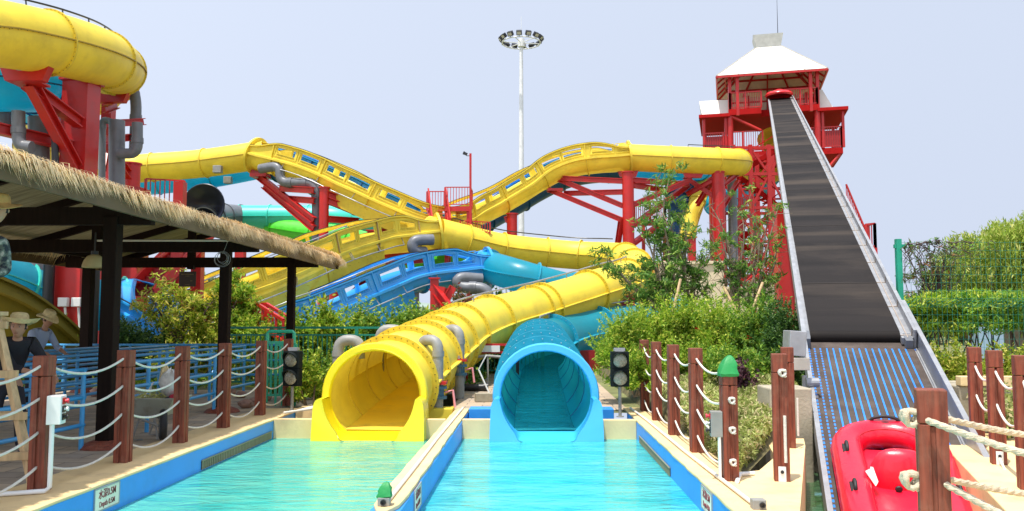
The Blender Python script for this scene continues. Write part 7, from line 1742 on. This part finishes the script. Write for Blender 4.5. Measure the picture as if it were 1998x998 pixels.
for k in range(34):
    x = at(1765 + abs(rnd.gauss(0, 1))*70, 500, 16.45).x; x = min(x, at(2010, 500, 16.45).x); z = zt_m = at(1800, 476, 16.45).z; L_ = rnd.uniform(.25, 1.0) * (1.3 if x < at(1800, 500, 16.45).x else .5)
    p = V((x, 16.43, z)); Q = [p]
    for j in range(6): p = p + V((rnd.gauss(.02, .09), rnd.gauss(0, .02), -L_/6 + (.10 if j == 0 else 0))); Q.append(p)
    mb.tube(Q, [.010 - .001*j for j in range(7)], 4)
T = thing('climbing_vine', 'dry dark vine tangled over the top of the mesh fence', 'vine', at(1790, 500, 16.45)); mb.build('stems', BARKD, T)
vp = np.array([v for v in mb.v]); idx = RNG.choice(len(vp), 140); leaf_mesh('leaves', vp[idx] + RNG.normal(size=(140, 3))*.04, RNG.uniform(.03, .07, 140), 1.8, L_TREE, T)
# willow
T = thing('willow_tree', 'large yellow-green weeping willow filling the right background', 'tree', (at(1960, 640, 34).x, 34, DK)); Yw = 34
cx_, zc_w = at(1985, 540, Yw).x, at(1960, 560, Yw).z; mb = MB(); b = V((at(1975, 640, Yw).x, Yw, DK)); CS = []; RS_ = []; PW_ = []
for (px, py) in [(1850, 560), (1880, 520), (1920, 500), (1960, 480), (2000, 462), (2040, 450), (2090, 460), (2140, 490), (1900, 570), (1950, 540), (2010, 520)]:
    e = at(px, py, Yw + random.uniform(-2, 2)); limb(mb, b, e, .22, .04, .08)
    for _ in range(15): CS.append(tuple(e + V((random.gauss(0, .65), random.gauss(0, .9), random.gauss(0, .35))))); RS_.append(random.uniform(.35, .7))
mb.build('trunk', BARK, T, smooth=60)
P1 = clump_pts(CS, RS_, 24000, .4, .6)
tops = P1[RNG.choice(24000, 2200)]; st = []
for q in tops:
    L_ = random.uniform(.6, 2.3); k = int(L_/.075); zz_ = q[2] - np.arange(k)*.075; zz_ = zz_[zz_ > DK + .6]
    st.append(np.stack([q[0] + RNG.normal(size=len(zz_))*.04, q[1] + RNG.normal(size=len(zz_))*.04, zz_], 1))
P2 = np.concatenate(st); PA = np.concatenate([P1, P2])
leaf_mesh('crown', PA, RNG.uniform(.07, .13, len(PA)), 2.2, L_WILLOW, T, droop=-1.6)
# distant trees
def far_tree(px, Y, h, w, n, lab, m=L_FAR):
    x = at(px, 640, Y).x; T = thing('background_tree', lab, 'tree', (x, Y, DK), 'distant trees'); cs = []; rs = []
    for k in range(22): q = random.random(); cs.append((x + random.uniform(-.5, .5)*w*(1 - .5*q), Y + random.uniform(-.4, .4)*w, DK + h*(.25 + .62*q))); rs.append(random.uniform(.10, .2)*w)
    leaf_mesh('crown', clump_pts(cs, rs, n), RNG.uniform(.6, 1.3, n)*w*.06, 1.5, m, T); MB().cyl((x, Y, DK), (x, Y, DK + h*.6), .15, .06).build('trunk', BARK, T)
for i, (px, Y, h, w, lab) in enumerate([(640, 70, 3.6, 7, 'distant rounded tree behind the yellow channel'), (430, 75, 5.4, 8, 'distant tree seen through the shelter, left'), (380, 80, 6.2, 8, 'distant tree seen through the shelter beside the hanging sign'), (560, 80, 4.0, 8, 'distant tree low between the shelter posts'),
        (720, 90, 3.2, 8, 'distant tree low under the yellow collar'), (1010, 110, 4.0, 10, 'distant tree behind the teal tube'), (1120, 110, 4, 10, 'distant tree hidden mostly by the yellow tube'), (1750, 70, 3.5, 8, 'distant tree beside the conveyor at right'), (1830, 60, 3.0, 7, 'distant tree low behind the mesh fence'), (1930, 75, 3.4, 8, 'distant tree low at the right')]):
    far_tree(px, Y, h, w, 2600, lab)
n = 30000; P = np.stack([RNG.uniform(-220, 260, n), RNG.uniform(150, 190, n), DK + 5.0*RNG.random(n)**.7], 1); P[:, 2] *= (1 + .25*np.sin(P[:, 0]*.13) + .15*np.sin(P[:, 0]*.41 + 1))
tag(leaf_mesh('distant_wood', P, RNG.uniform(1.0, 2.2, n), 1.3, L_FAR, None), 'far-off belt of trees along the horizon', 'wood', None, 'stuff')
n = 14000; P = np.stack([RNG.uniform(-16, 14, n), RNG.uniform(19.5, 40, n), np.full(n, DK) + RNG.random(n)*.10], 1)
P = P[~(((P[:, 0] > -3.35) & (P[:, 0] < -1.4) & (P[:, 1] < 19)) | ((P[:, 0] > -1.2) & (P[:, 0] < 1.9) & (P[:, 1] < 30)))]; n = len(P)
tag(leaf_mesh('grass', P, RNG.uniform(.08, .2, n), 3.0, L_MID, None), 'rough grass on the ground under the slides', 'grass', None, 'stuff')
hv = []; hf = []; N = 60
for i in range(N + 1):
    x = -700 + 1500*i/N; h = 9 + 7*math.sin(i*.31) + 4*math.sin(i*.83 + 1); hv += [(x, 620, 0), (x, 660, h*.8), (x, 720, h)]
    if i: a = (i-1)*3; hf += [(a, a+3, a+4, a+1), (a+1, a+4, a+5, a+2)]
mb = MB(); mb.add(hv, hf); tag(mb.build('hills', mat('hazy_green_hill', (.22, .28, .24), .9, var=.2, scale=.02), smooth=80, fix=False), kind='structure')
# small details on the right: car-like pale things behind the fence -> service cabinets
T = thing('utility_cabinet', 'pale blue utility cabinet beyond the mesh fence', 'cabinet', at(1922, 640, 32)); c = at(1922, 628, 32)
MB().bb((c.x - .45, 31.6, DK), (c.x + .45, 32.4, c.z + .3)).build('body', mat('pale_blue_paint', (.30, .42, .55), .5), T, bevel=.02); MB().bb((c.x - .5, 31.55, c.z + .3), (c.x + .5, 32.45, c.z + .36)).build('lid', STEEL, T); MB().bb((c.x - .02, 31.58, DK + .2), (c.x + .02, 31.6, c.z + .2)).build('door_gap', DARK, T)
